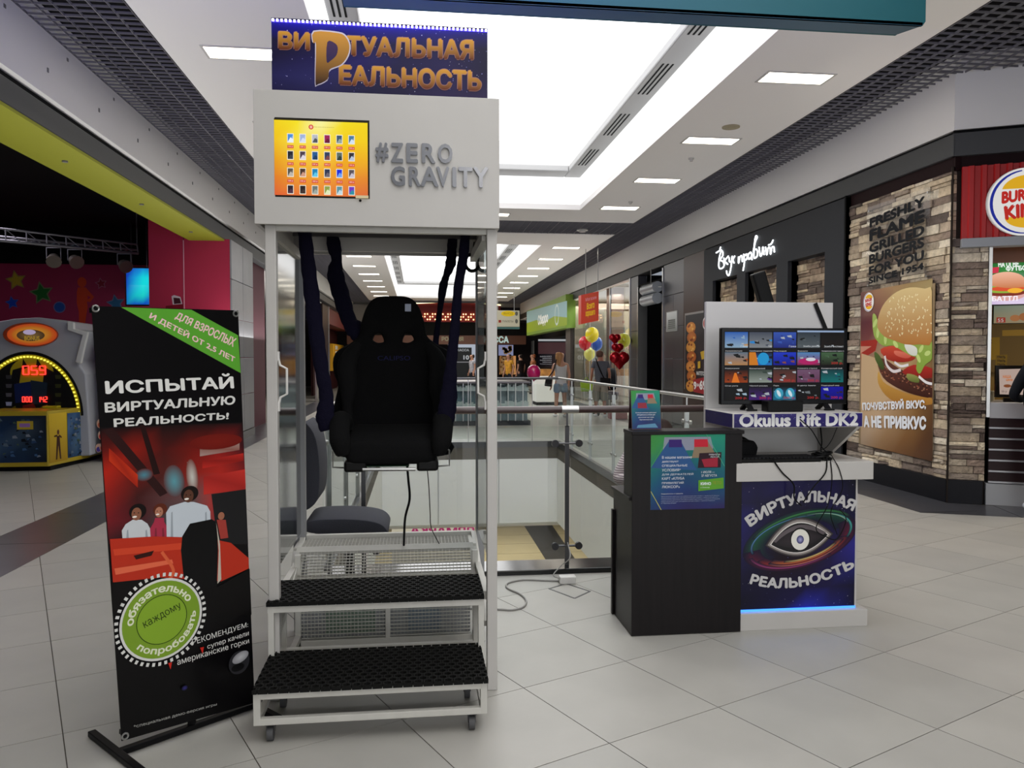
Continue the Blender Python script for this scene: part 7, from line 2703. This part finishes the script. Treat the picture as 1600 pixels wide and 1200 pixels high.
# shop below the green sign, right wall beyond
yy0, yy1 = yR(886), 41.5
boxo('dark_shopfront', mat('dark_shop_interior', '1c1c22', .6), (6.6, yy0 + .8, 0, 6.7, END, 3.4), wr)
a, b = aX(840, 531, 6.4), aX(884, 575, 6.4)
t = thing('menu_board', 'dark menu board with white writing in the shop under the green sign', 'board', (6.4, (a.y + b.y) / 2, b.z))
boxo('board', mat('menu_dark', '1c1c28', .4), (6.41, b.y, b.z, 6.5, a.y, a.z), t)
pr = Print((6.409, 0, 0), (0, -1, 0), (0, 0, 1), step=.0008)
pr.P([(841, 535), (884, 535), (884, 553), (841, 553)], '4c3034')
pr.P([(841, 530), (886, 530), (886, 533), (841, 533)], 'c8ccd0')
for k in range(5):
    pr.T('меню', 844 + (k % 2) * 4, 556 + k * 3, 862, 558 + k * 3, 'a8a8ac')
pr.build('artwork', vcol('lit_dim2', .5, emit=.6), t)
boxo('panel_base', mat('dark_end_wall'), (6.42, b.y, 0, 6.5, a.y, b.z), t)
t = thing('white_counter', 'white shop counter beyond the floor opening on the right', 'counter', ((a.x + b.x) / 2, 24.3, 0))
a, b = aY(838, 588, 25), aY(882, 0, 25)
boxo('body', white_wall, (a.x, 25, .1, b.x, 26, a.z), t, bevel=.02)
boxo('plinth', black_m, (a.x + .02, 25.03, 0, b.x - .02, 25.97, .1), t)
nb_ = aX(829, 543, 6.3)
tag(boxo('notice_sheet', mat('silver_paper'), (6.3, nb_.y - 1.2, nb_.z - .35, 6.32, nb_.y + 1.2, nb_.z + .35), loc=tuple(nb_)), 'white notice on the dark wall left of the menu board', 'notice')
boxo('amber_top', mat('amber_goods', 'a8702c', .5, noise=.5, nscale=6), (a.x, 25.3, a.z, b.x, 25.9, a.z + .22), t)

# glass display counters of the kiosk island
isl = thing('display_island', 'island of grey glass display counters beyond the floor opening', 'display case', (2.2, 18.5, 0))
a, b = aY(700, 594, 17.6), aY(829, 0, 17.6)
IX0, IX1, IZ = 1.10, aY(829, 600, 17.6).x, aY(800, 596, 17.6).z
IX0 = aY(700, 600, 17.6).x
boxo('base', mat('dark_base', '2c3034', .5), (IX0, 17.6, 0, IX1, 20.6, .10), isl)
boxo('back_core', mat('bluegrey_display', '5c7078', .5, noise=.3, nscale=5, stretch=(6, 1, 1)), (IX0 + .05, 17.75, .10, IX1 - .05, 20.5, IZ - .08), isl)
boxo('top', mat('grey_counter_top', '6c686c', .3), (IX0, 17.58, IZ - .04, IX1, 20.6, IZ), isl)
n = 11
for k in range(n):
    x = IX0 + (IX1 - IX0) * k / n
    boxo('glass_pane', rail_glass, (x + .02, 17.62, .10, x + (IX1 - IX0) / n - .02, 17.63, IZ - .05), isl)
    boxo('mullion', chrome, (x - .01, 17.61, .10, x + .01, 17.65, IZ - .04), isl)
for z in (.42, .78):
    m = MB()
    RR = random.Random(int(z * 100))
    for i in range(40):
        x = IX0 + .06 + (IX1 - IX0 - .12) * i / 39
        h = RR.uniform(.06, .14)
        m.box(x - .022, 17.67, z, x + .022, 17.71, z + h)
    m.build('goods', mat('pale_goods', 'b8c0c0', .5), isl, kind='stuff')
    boxo('shelf', chrome, (IX0 + .02, 17.65, z - .01, IX1 - .02, 17.75, z), isl)
# pink balloon at the island corner
def balloon(name, lab, c, r, m, grp=None, string_to=None, heart=False):
    t = thing(name, lab, 'balloon', (c[0], c[1], c[2] - r * 1.2), group=grp)
    if heart:
        MB().ball((c[0] - r * .42, c[1], c[2] + r * .2), r * .62, r * .35, r * .62).ball((c[0] + r * .42, c[1], c[2] + r * .2), r * .62, r * .35, r * .62).tube([(c[0], c[1], c[2] + r * .3), (c[0], c[1], c[2] - r * .3), (c[0], c[1], c[2] - r)], [r * .95, r * .7, .01], 14, flat=.35, upv=(0, 1, 0)).build('skin', m, t, smooth=True)
    else:
        vs = []
        MBb = MB()
        k = 8
        pts = [(c[0], c[1], c[2] + r * 1.12 * math.cos(math.pi * i / 10)) for i in range(10)] + [(c[0], c[1], c[2] - r * 1.2)]
        rs_ = [max(.004, r * math.sin(math.pi * i / 10) ** .9) for i in range(10)] + [.01]
        MBb.tube(pts, rs_, 16)
        MBb.build('skin', m, t, smooth=True)
        MB().tube([(c[0], c[1], c[2] - r * 1.18), (c[0], c[1], c[2] - r * 1.28)], [.006, .018], 8).build('knot', m, t)
    if string_to:
        MB().tube(smooth_path([(c[0], c[1], c[2] - r * 1.25), (c[0] + .02, c[1], (c[2] + string_to[2]) / 2), string_to], 4), .004, 5).build('ribbon', mat('white_ribbon', 'c8c8c8', .5), t)
    return t


bal = lambda n_, c_: mat('balloon_' + n_, c_, .2, coat=.4)
c = aY(834, 582, 17.9)
balloon('balloon', 'pink balloon beside the glass display island', tuple(c), .16, bal('pink', 'b8105c'), None, (c.x - .1, 18, IZ))
for px_, py_, r, nm, cc, lab in ((925, 523, .17, 'yellow', 'd8c814', 'yellow balloon at the top of the bunch behind the walking man'), (914, 536, .16, 'red', 'c81c2c', 'red balloon above the walking man'), (932, 537, .16, 'blue', '1c58c0', 'blue balloon above the walking man'), (921, 553, .15, 'pale', 'd8d868', 'pale yellow balloon behind the head of the walking man'),
                                ):
    c = aY(px_, py_, 22.2 + .42 * ((925, 914, 932, 921).index(px_)))
    balloon('balloon', lab, tuple(c), r * 1.15, bal(nm, cc), 'balloon bunch behind the man', (5.1, 22.5, .02))
for px_, py_, r, nm, cc, ht, lab in ((975, 532, .17, 'lime', 'c8cc30', False, 'lime yellow balloon above the red foil balloons'), (961, 529, .15, 'foil_red', 'a0101c', True, 'red foil heart balloon at the left of the shop window bunch'),
                                    (965, 544, .15, 'foil_red', 'a0101c', True, 'red foil heart balloon in the middle of the shop window bunch'), (968, 562, .24, 'foil_red', 'a0101c', True, 'largest red foil heart balloon at the bottom of the bunch')):
    c = aY(px_, py_, 18.9 + .34 * ((968, 965, 961, 975).index(px_)))
    balloon('foil_balloon' if ht else 'balloon', lab, tuple(c), r, mat('foil_red', 'a80c1c', .15, metal=.6) if ht else bal(nm, cc), 'shop window balloons', (c.x, 19.2, .19), ht)
# weight box under the window bunch and a pram
c = aZ(968, 648)
o = boxo('balloon_weight', mat('red_box', '8c2030', .5), (aY(955, 0, 19.2).x, 19.1, 0, aY(982, 0, 19.2).x, 19.4, .18), bevel=.01, loc=(c.x, 19.2, 0))
tag(o, 'low red box holding the ribbons of the window balloons', 'box')
pmx = aY(947, 600, 20.5)
pm = thing('pram', 'dark pram with folded hood beside the walking man', 'pram', (pmx.x, 20.5, 0))
MB().tube([(pmx.x - .22, 20.5, .95), (pmx.x + .22, 20.5, .95)], .3, 14).build('hood', mat('dark_pram_fabric', '24262c', .8), pm, smooth=True)
MB().prism([(pmx.x - .28, 20.2, .62), (pmx.x + .28, 20.2, .62), (pmx.x + .24, 20.2, .42), (pmx.x - .24, 20.2, .42)], (0, .6, 0)).build('basket', mat('grey_pram_fabric', '5c5c64', .8), pm, bevel=.03)
m = MB()
for s_ in (-1, 1):
    m.cyl((pmx.x + s_ * .24, 20.25, .14), (pmx.x + s_ * .24, 20.85, 1.0), .012, 6).cyl((pmx.x + s_ * .24, 20.8, .14), (pmx.x + s_ * .24, 20.3, .6), .012, 6)
m.cyl((pmx.x - .24, 20.85, 1.0), (pmx.x + .24, 20.85, 1.0), .014, 6)
m.build('frame', chrome, pm)
for x in (-.27, .27):
    for y in (20.25, 20.8):
        MB().cyl((pmx.x + x - .015, y, .13), (pmx.x + x + .015, y, .13), .13, 18).build('wheel', mat('black_plastic'), pm)

# ================================================================ PEOPLE
def skin_mesh(nodes, edges, name, m, sub=2):
    """Continuous surface grown over connected joints; nodes: (pos, (rx, ry))."""
    me = bpy.data.meshes.new(name)
    me.from_pydata([n_[0] for n_ in nodes], edges, [])
    o = bpy.data.objects.new(name, me)
    COL.objects.link(o)
    o.modifiers.new('s', 'SKIN')
    sk = me.skin_vertices[0].data
    for i, n_ in enumerate(nodes):
        r = n_[1]
        sk[i].radius = (r, r) if isinstance(r, (int, float)) else r
        sk[i].use_root = (i == 0)
    o.modifiers['s'].use_smooth_shade = True
    sb = o.modifiers.new('b', 'SUBSURF')
    sb.levels = sb.render_levels = sub
    dg = bpy.context.evaluated_depsgraph_get()
    dg.update()
    out = bpy.data.meshes.new_from_object(o.evaluated_get(dg))
    bpy.data.objects.remove(o)
    out.materials.clear()
    out.materials.append(m)
    return out


def chain(pts, rad):
    return [(p, r) for p, r in zip(pts, rad)]


def person(name, lab, loc, rotz, J, skin='c08c70', top=None, bottom=None, hair=None, hair_len=0, shoes='d8d8d8', sleeve=.5, legcut=.45, detail=True, scale=1.0):
    """J: joint positions in the person's own frame (x right, y forwards, z up)."""
    t = thing(name, lab, 'person', loc, rotz)
    sk = mat('skin_' + skin, skin, .55)
    V_ = lambda k: Vector(J[k])
    N, E = [], []

    def add(p, r, par=None):
        N.append((tuple(p), r))
        if par is not None:
            E.append((par, len(N) - 1))
        return len(N) - 1
    pel = add(V_('pelvis'), (.135, .10))
    wa = add(V_('pelvis').lerp(V_('chest'), .5), (.12, .085), pel)
    ch = add(V_('chest'), (.145, .10), wa)
    nb = add(V_('neck'), (.066, .066), ch)
    hd = V_('head')
    dn = (hd - V_('neck')).normalized()
    fwd = Vector(J.get('look', (0, 1, 0))).normalized()
    h1 = add(hd - dn * .060 + fwd * .01, (.072, .080), nb)
    h2 = add(hd + dn * .02, (.088, .104), h1)
    h3 = add(hd + dn * .095, (.078, .090), h2)
    add(hd + fwd * .110 - dn * .02, (.014, .014), h2)
    for s_ in ('l', 'r'):
        sh_ = add(V_('shoulder_' + s_), .050, ch)
        ua_ = V_('shoulder_' + s_).lerp(V_('elbow_' + s_), .5)
        m1 = add(ua_, .042, sh_)
        el = add(V_('elbow_' + s_), .036, m1)
        fm = add(V_('elbow_' + s_).lerp(V_('wrist_' + s_), .4), .036, el)
        wr_ = add(V_('wrist_' + s_), .024, fm)
        hv = V_('hand_' + s_) - V_('wrist_' + s_)
        hv.normalize()
        pl_ = add(V_('wrist_' + s_) + hv * .05, (.036, .018), wr_)
        side = hv.cross(Vector((1, 0, 0) if abs(hv.x) < .8 else (0, 1, 0))).normalized()
        curl = hv.cross(side).normalized() * (.03 if s_ == 'l' else -.03)
        for k, (o_, ln) in enumerate(((-.027, .062), (-.009, .075), (.009, .07), (.027, .055))):
            b0 = add(V_('wrist_' + s_) + hv * .095 + side * o_, .0095, pl_)
            b1 = add(V_('wrist_' + s_) + hv * (.095 + ln * .5) + side * o_ * 1.05 + curl * .3, .0085, b0)
            add(V_('wrist_' + s_) + hv * (.095 + ln) + side * o_ * 1.05 + curl * .9, .007, b1)
        th = add(V_('wrist_' + s_) + hv * .045 - side * .042, .011, pl_)
        add(V_('wrist_' + s_) + hv * .085 - side * .058 + curl * .3, .009, th)
        hp_ = add(V_('hip_' + s_), .085, pel)
        tm = add(V_('hip_' + s_).lerp(V_('knee_' + s_), .5), .072, hp_)
        kn = add(V_('knee_' + s_), .054, tm)
        cf = add(V_('knee_' + s_).lerp(V_('ankle_' + s_), .35), .054, kn)
        an = add(V_('ankle_' + s_), .034, cf)
        add(V_('toe_' + s_), (.034, .026), an)
    me = skin_mesh(N, E, 'body', sk)
    link('body', me, t, world=False)

    def cloth(nm, nodes, edges, m):
        link(nm, skin_mesh(nodes, edges, nm, m), t, world=False)
    g_ = .014
    if top:
        nd, ed = [], []

        def a2(p, r, par=None):
            nd.append((tuple(p), r))
            if par is not None:
                ed.append((par, len(nd) - 1))
            return len(nd) - 1
        bz = a2(V_('pelvis') + Vector((0, 0, -.17)), (.160, .125))
        b0 = a2(V_('pelvis') + Vector((0, 0, -.05)), (.168, .128), bz)
        b1 = a2(V_('pelvis').lerp(V_('chest'), .5), (.150, .115), b0)
        b2 = a2(V_('chest'), (.172, .128), b1)
        a2(V_('chest').lerp(V_('neck'), .8), (.082, .078), b2)
        for s_ in ('l', 'r'):
            q = a2(V_('shoulder_' + s_), .068 if sleeve else .045, b2)
            if sleeve > 0:
                q = a2(V_('shoulder_' + s_).lerp(V_('elbow_' + s_), min(1, sleeve)), .056 if sleeve <= 1 else .05, q)
            if sleeve > 1:
                a2(V_('elbow_' + s_).lerp(V_('wrist_' + s_), sleeve - 1), .042, q)
        cloth('shirt', nd, ed, top)
    if bottom:
        nd, ed = [], []
        nd.append((tuple(V_('pelvis') + Vector((0, 0, .08))), (.165, .125)))
        nd.append((tuple(V_('pelvis') + Vector((0, 0, -.06))), (.172, .135)))
        ed.append((0, 1))
        for s_ in ('l', 'r'):
            nd.append((tuple(V_('hip_' + s_) + Vector((0, 0, -.04))), .118))
            ed.append((1, len(nd) - 1))
            if legcut <= 1:
                nd.append((tuple(V_('hip_' + s_).lerp(V_('knee_' + s_), legcut + .32)), .098))
                ed.append((len(nd) - 2, len(nd) - 1))
            else:
                nd.append((tuple(V_('knee_' + s_)), .078))
                ed.append((len(nd) - 2, len(nd) - 1))
                nd.append((tuple(V_('knee_' + s_).lerp(V_('ankle_' + s_), legcut - 1)), .062))
                ed.append((len(nd) - 2, len(nd) - 1))
        cloth('trousers' if legcut > 1 else 'shorts', nd, ed, bottom)
    shm = mat('shoe_' + shoes, shoes, .5)
    for s_ in ('l', 'r'):
        a_, b_ = V_('ankle_' + s_), V_('toe_' + s_)
        d_ = (b_ - a_)
        d_.z = 0
        d_.normalize()
        heel = Vector((a_.x, a_.y, .045)) - d_ * .05
        cloth('shoe', [(tuple(heel), (.042, .042)), (tuple(heel + d_ * .10), (.045, .042)), (tuple(heel + d_ * .22 + Vector((0, 0, -.01))), (.045, .034))], [(0, 1), (1, 2)], shm)
    # face and hair
    right = fwd.cross(dn).normalized()
    for k in (-1, 1):
        MB().ball(tuple(hd + fwd * .088 + right * .030 * k + dn * .012), .010, .010, .008, 8, 6).build('eye', mat('eye_dark', '2a1c18', .2), t, world=False)
        MB().ball(tuple(hd + right * .086 * k), .012, .018, .028, 8, 6).build('ear', sk, t, world=False)
    MB().tube([hd + fwd * .086 - dn * .052 + right * .022, hd + fwd * .092 - dn * .054, hd + fwd * .086 - dn * .052 - right * .022], .006, 6).build('mouth', mat('lips', '8c4040', .5), t, world=False)
    if hair:
        hm = mat('hair_' + hair, hair, .6, noise=.3, nscale=40, stretch=(1, 1, .1))
        c_ = hd - fwd * .014 + dn * .035
        nd = [(tuple(c_ - fwd * .012 + dn * .055), (.100, .104)), (tuple(c_ - fwd * .030), (.112, .104))]
        ed = [(0, 1)]
        if hair_len:
            nd += [(tuple(c_ - fwd * .060 - dn * .09), (.100, .062)), (tuple(c_ - fwd * .075 - dn * hair_len * .6), (.080, .034)), (tuple(c_ - fwd * .075 - dn * hair_len), (.055, .02))]
            ed += [(1, 2), (2, 3), (3, 4)]
        else:
            nd += [(tuple(c_ - fwd * .045 - dn * .065), (.098, .072)), (tuple(c_ - fwd * .05 - dn * .10), (.080, .05))]
            ed += [(1, 2), (2, 3)]
        cloth('hair', nd, ed, hm)
    return t


def standing(h=1.70, stride=.12, **k):
    s_ = h / 1.70
    J = dict(pelvis=(0, 0, .93), chest=(0, .01, 1.26), neck=(0, 0, 1.44), head=(0, .02, 1.575),
             shoulder_l=(-.175, 0, 1.37), shoulder_r=(.175, 0, 1.37), elbow_l=(-.225, -.03, 1.10), elbow_r=(.225, -.03, 1.10),
             wrist_l=(-.235, .05, .86), wrist_r=(.235, .05, .86), hand_l=(-.235, .08, .72), hand_r=(.235, .08, .72),
             hip_l=(-.09, 0, .88), hip_r=(.09, 0, .88), knee_l=(-.095, stride * .6, .49), knee_r=(.095, -stride * .1, .49),
             ankle_l=(-.095, stride, .085), ankle_r=(.095, -stride, .10), toe_l=(-.105, stride + .14, .03), toe_r=(.105, -stride + .14, .03))
    J.update(k)
    return {a: (tuple(x * s_ for x in b) if a != 'look' else b) for a, b in J.items()}


fa = aZ(876, 652)
wom = person('person', 'woman in white vest and denim shorts with long fair hair, walking away', (fa.x, fa.y, 0), math.radians(8), standing(1.68, .10, look=(.9, .5, 0), elbow_l=(-.25, -.02, 1.10)),
             skin='c08e74', top=mat('white_vest', 'c4c2c0', .8), bottom=mat('denim', '8294a8', .8), hair='a87848', hair_len=.30, sleeve=0, legcut=.35)
bg = thing('shoulder_bag', 'black shoulder bag carried by the woman in the white vest', 'bag', (fa.x - .27, fa.y - .02, .95))
MB().prism([(fa.x - .42, fa.y - .06, .80), (fa.x - .24, fa.y - .06, .78), (fa.x - .22, fa.y - .06, 1.0), (fa.x - .38, fa.y - .06, 1.02)], (0, .1, 0)).build('body', mat('black_leather', '120f10', .4), bg, bevel=.02)
MB().tube(smooth_path([(fa.x - .33, fa.y - .02, 1.0), (fa.x - .20, fa.y - .13, 1.22), (fa.x - .13, fa.y - .06, 1.47), (fa.x - .18, fa.y + .08, 1.3)], 5), .014, 6).build('bag_strap', mat('black_leather'), bg)
fb_ = aZ(938, 652)
person('person', 'man in grey t-shirt and pale shorts with a crossbody bag, walking away', (fb_.x, fb_.y, 0), math.radians(-4), standing(1.72, .12, look=(.5, .8, 0)),
       skin='b07860', top=mat('grey_tshirt', '5c5e66', .85), bottom=mat('khaki_shorts', '9c9484', .85), hair='5c3c2c', sleeve=.55, legcut=.95)
cb_ = thing('crossbody_bag', 'black crossbody bag worn on the back of the man in grey', 'bag', (fb_.x, fb_.y - .2, .95))
MB().prism([(fb_.x - .05, fb_.y - .22, .86), (fb_.x + .22, fb_.y - .22, .84), (fb_.x + .22, fb_.y - .22, 1.0), (fb_.x - .05, fb_.y - .22, 1.02)], (0, .08, 0)).build('body', mat('black_leather'), cb_, bevel=.02)
MB().tube(smooth_path([(fb_.x - .14, fb_.y - .08, 1.50), (fb_.x - .10, fb_.y - .15, 1.34), (fb_.x - .02, fb_.y - .16, 1.15), (fb_.x + .05, fb_.y - .18, 1.0)], 5), .016, 6).build('bag_strap', mat('black_leather'), cb_)
gbx = aY(917, 602, fb_.y - .1)
gb = thing('green_bag', 'lime green carrier bag held by the man in grey', 'bag', tuple(gbx))
MB().prism([(gbx.x - .14, gbx.y, gbx.z - .16), (gbx.x + .14, gbx.y, gbx.z - .16), (gbx.x + .16, gbx.y, gbx.z + .10), (gbx.x - .16, gbx.y, gbx.z + .10)], (0, .1, 0)).build('body', mat('lime_bag', '9cc020', .5), gb, bevel=.015)
MB().tube(smooth_path([(gbx.x - .07, gbx.y + .05, gbx.z + .10), (gbx.x, gbx.y + .05, gbx.z + .2), (gbx.x + .07, gbx.y + .05, gbx.z + .10)], 4), .008, 6).build('bag_handle', mat('lime_bag'), gb)
# far people
for px_, D, shirt, hair_, lab in ((795, 33, 'c08820', '241814', 'distant person in an orange and yellow patterned shirt with dark hair'), (814, 35, '201818', '1c1412', 'distant person in black near the ticket counter'),
                                 (833, 33, '8c4c24', '8c4418', 'distant person with red hair near the orange lights'), (738, 36, '9c9ca4', '241814', 'distant person in pale clothes seen between seat strap and cabin post')):
    x = aY(px_, 600, D).x
    person('person', lab, (x, D, 0), math.radians(px_ % 50 * 3), standing(1.7, .05), skin='b08068', top=mat('shirt_' + shirt, shirt, .8, noise=.3, nscale=14), bottom=mat('dark_trousers', '1c1e24', .8), hair=hair_, sleeve=.5, legcut=1.9, shoes='303030')
# customer at the burger counter, mostly outside the picture
cu_p = Vector((6.02, 6.93, 0))
fd = math.atan2(NB.y, NB.x) - math.pi / 2
J = standing(1.74, .08, chest=(0, .05, 1.27), neck=(0, .08, 1.45), head=(0, .14, 1.57), elbow_l=(-.27, .10, 1.10), wrist_l=(-.14, .22, 1.06), hand_l=(0, .30, 1.06), elbow_r=(.25, .05, 1.10), wrist_r=(.16, .20, 1.0), hand_r=(.1, .30, 1.0), look=(0, 1, -.2))
cst = person('person', 'customer in dark jacket and white trainers standing at the burger counter', tuple(cu_p), fd, J, skin='b88c74', top=mat('dark_jacket', '17191f', .7), bottom=mat('dark_trousers'), hair='2c2018', sleeve=1.9, legcut=1.95, shoes='d0d2d8')
M_ = Matrix.Translation(cu_p) @ Matrix.Rotation(fd, 4, 'Z')
bpk = thing('backpack', 'black rucksack hanging on the back of the customer at the burger counter', 'backpack', tuple(M_ @ Vector((0, -.2, 1.1))))
MB().prism([M_ @ Vector(q) for q in ((-.20, -.10, .93), (-.17, -.10, 1.36), (-.08, -.10, 1.44), (.10, -.10, 1.44), (.18, -.10, 1.36), (.20, -.10, .93))], M_.to_3x3() @ Vector((0, -.17, 0))).build('pack', mat('black_nylon', '131519', .6, bump=.3, bscale=80), bpk, bevel=.04, smooth=True, segs=3)
MB().prism([M_ @ Vector(q) for q in ((-.14, -.27, .96), (-.14, -.27, 1.18), (.14, -.27, 1.18), (.14, -.27, .96))], M_.to_3x3() @ Vector((0, -.05, 0))).build('front_pocket', mat('grey_nylon', '24272d', .6), bpk, bevel=.02, smooth=True)
for s_ in (-1, 1):
    MB().tube(smooth_path([M_ @ Vector((s_ * .11, -.12, 1.40)), M_ @ Vector((s_ * .12, -.02, 1.475)), M_ @ Vector((s_ * .13, .14, 1.36)), M_ @ Vector((s_ * .17, .10, 1.12)), M_ @ Vector((s_ * .19, -.10, .98))], 5), .020, 8, flat=.4).build('bag_strap', mat('black_nylon'), bpk)
m = MB()
for k in range(3):
    a = M_ @ Vector((-.19 + .02 * k, -.16 - .02 * k, .95))
    m.tube(smooth_path([a, a + Vector((-.02, 0, -.10)), a + Vector((.01, -.01, -.24 - .04 * k))], 4), .008, 5)
m.build('loose_strap', mat('black_nylon'), bpk)

# attendant sitting behind the dark counter, bent over the desk
stx, sty = 1.525, 4.84
stool = thing('stool', 'low black stool under the seated attendant', 'stool', (stx + .05, sty + .1, 0))
MB().cyl((stx + .05, sty + .1, .34), (stx + .05, sty + .1, .385), .17, 20).build('seat', mat('black_plastic'), stool, bevel=.01)
for k in range(4):
    t_ = math.pi / 4 + k * math.pi / 2
    MB().cyl((stx + .05 + .10 * math.cos(t_), sty + .1 + .10 * math.sin(t_), .34), (stx + .05 + .17 * math.cos(t_), sty + .1 + .17 * math.sin(t_), 0), .011, 8).build('leg', chrome, stool)
J = dict(pelvis=(0, -.10, .47), chest=(0, -.02, .76), neck=(0, .09, .91), head=(.02, .17, .985), look=(0, .75, -.55),
         shoulder_l=(-.17, .02, .86), shoulder_r=(.17, .02, .86), elbow_l=(-.24, .09, .80 - .14), elbow_r=(.27, .06, .80 - .10), wrist_l=(-.12, .27, .80), wrist_r=(.10, .27, .80), hand_l=(-.02, .34, .80), hand_r=(.0, .34, .80),
         hip_l=(-.09, -.08, .45), hip_r=(.09, -.08, .45), knee_l=(-.11, .26, .46), knee_r=(.11, .26, .46), ankle_l=(-.11, .20, .085), ankle_r=(.11, .20, .085), toe_l=(-.12, .32, .03), toe_r=(.12, .32, .03))
J['elbow_r'] = (.245, .02, .715)
stripe = mat('striped_shirt', 'b8b0b0', .8)
nt = stripe.node_tree
tcn = nt.nodes.new('ShaderNodeTexCoord')
wv_ = nt.nodes.new('ShaderNodeTexWave')
wv_.bands_direction = 'Z'
wv_.inputs['Scale'].default_value = 22
wv_.inputs['Distortion'].default_value = 2.5
rp = nt.nodes.new('ShaderNodeValToRGB')
rp.color_ramp.elements[0].color = (*lin('7c6c74'), 1)
rp.color_ramp.elements[1].color = (*lin('d0c8c6'), 1)
rp.color_ramp.elements[0].position, rp.color_ramp.elements[1].position = .2, .5
nt.links.new(tcn.outputs['Object'], wv_.inputs['Vector'])
nt.links.new(wv_.outputs['Fac'], rp.inputs[0])
nt.links.new(rp.outputs[0], nt.nodes['Principled BSDF'].inputs['Base Color'])
person('person', 'attendant in a pale striped shirt sitting bent behind the dark counter', (stx, sty + .13, 0), math.pi, J, skin='b88c78', top=stripe, bottom=mat('dark_trousers'), hair='2c201c', sleeve=1.5, legcut=1.9, shoes='303030')

bpy.data.objects.remove(_fo)
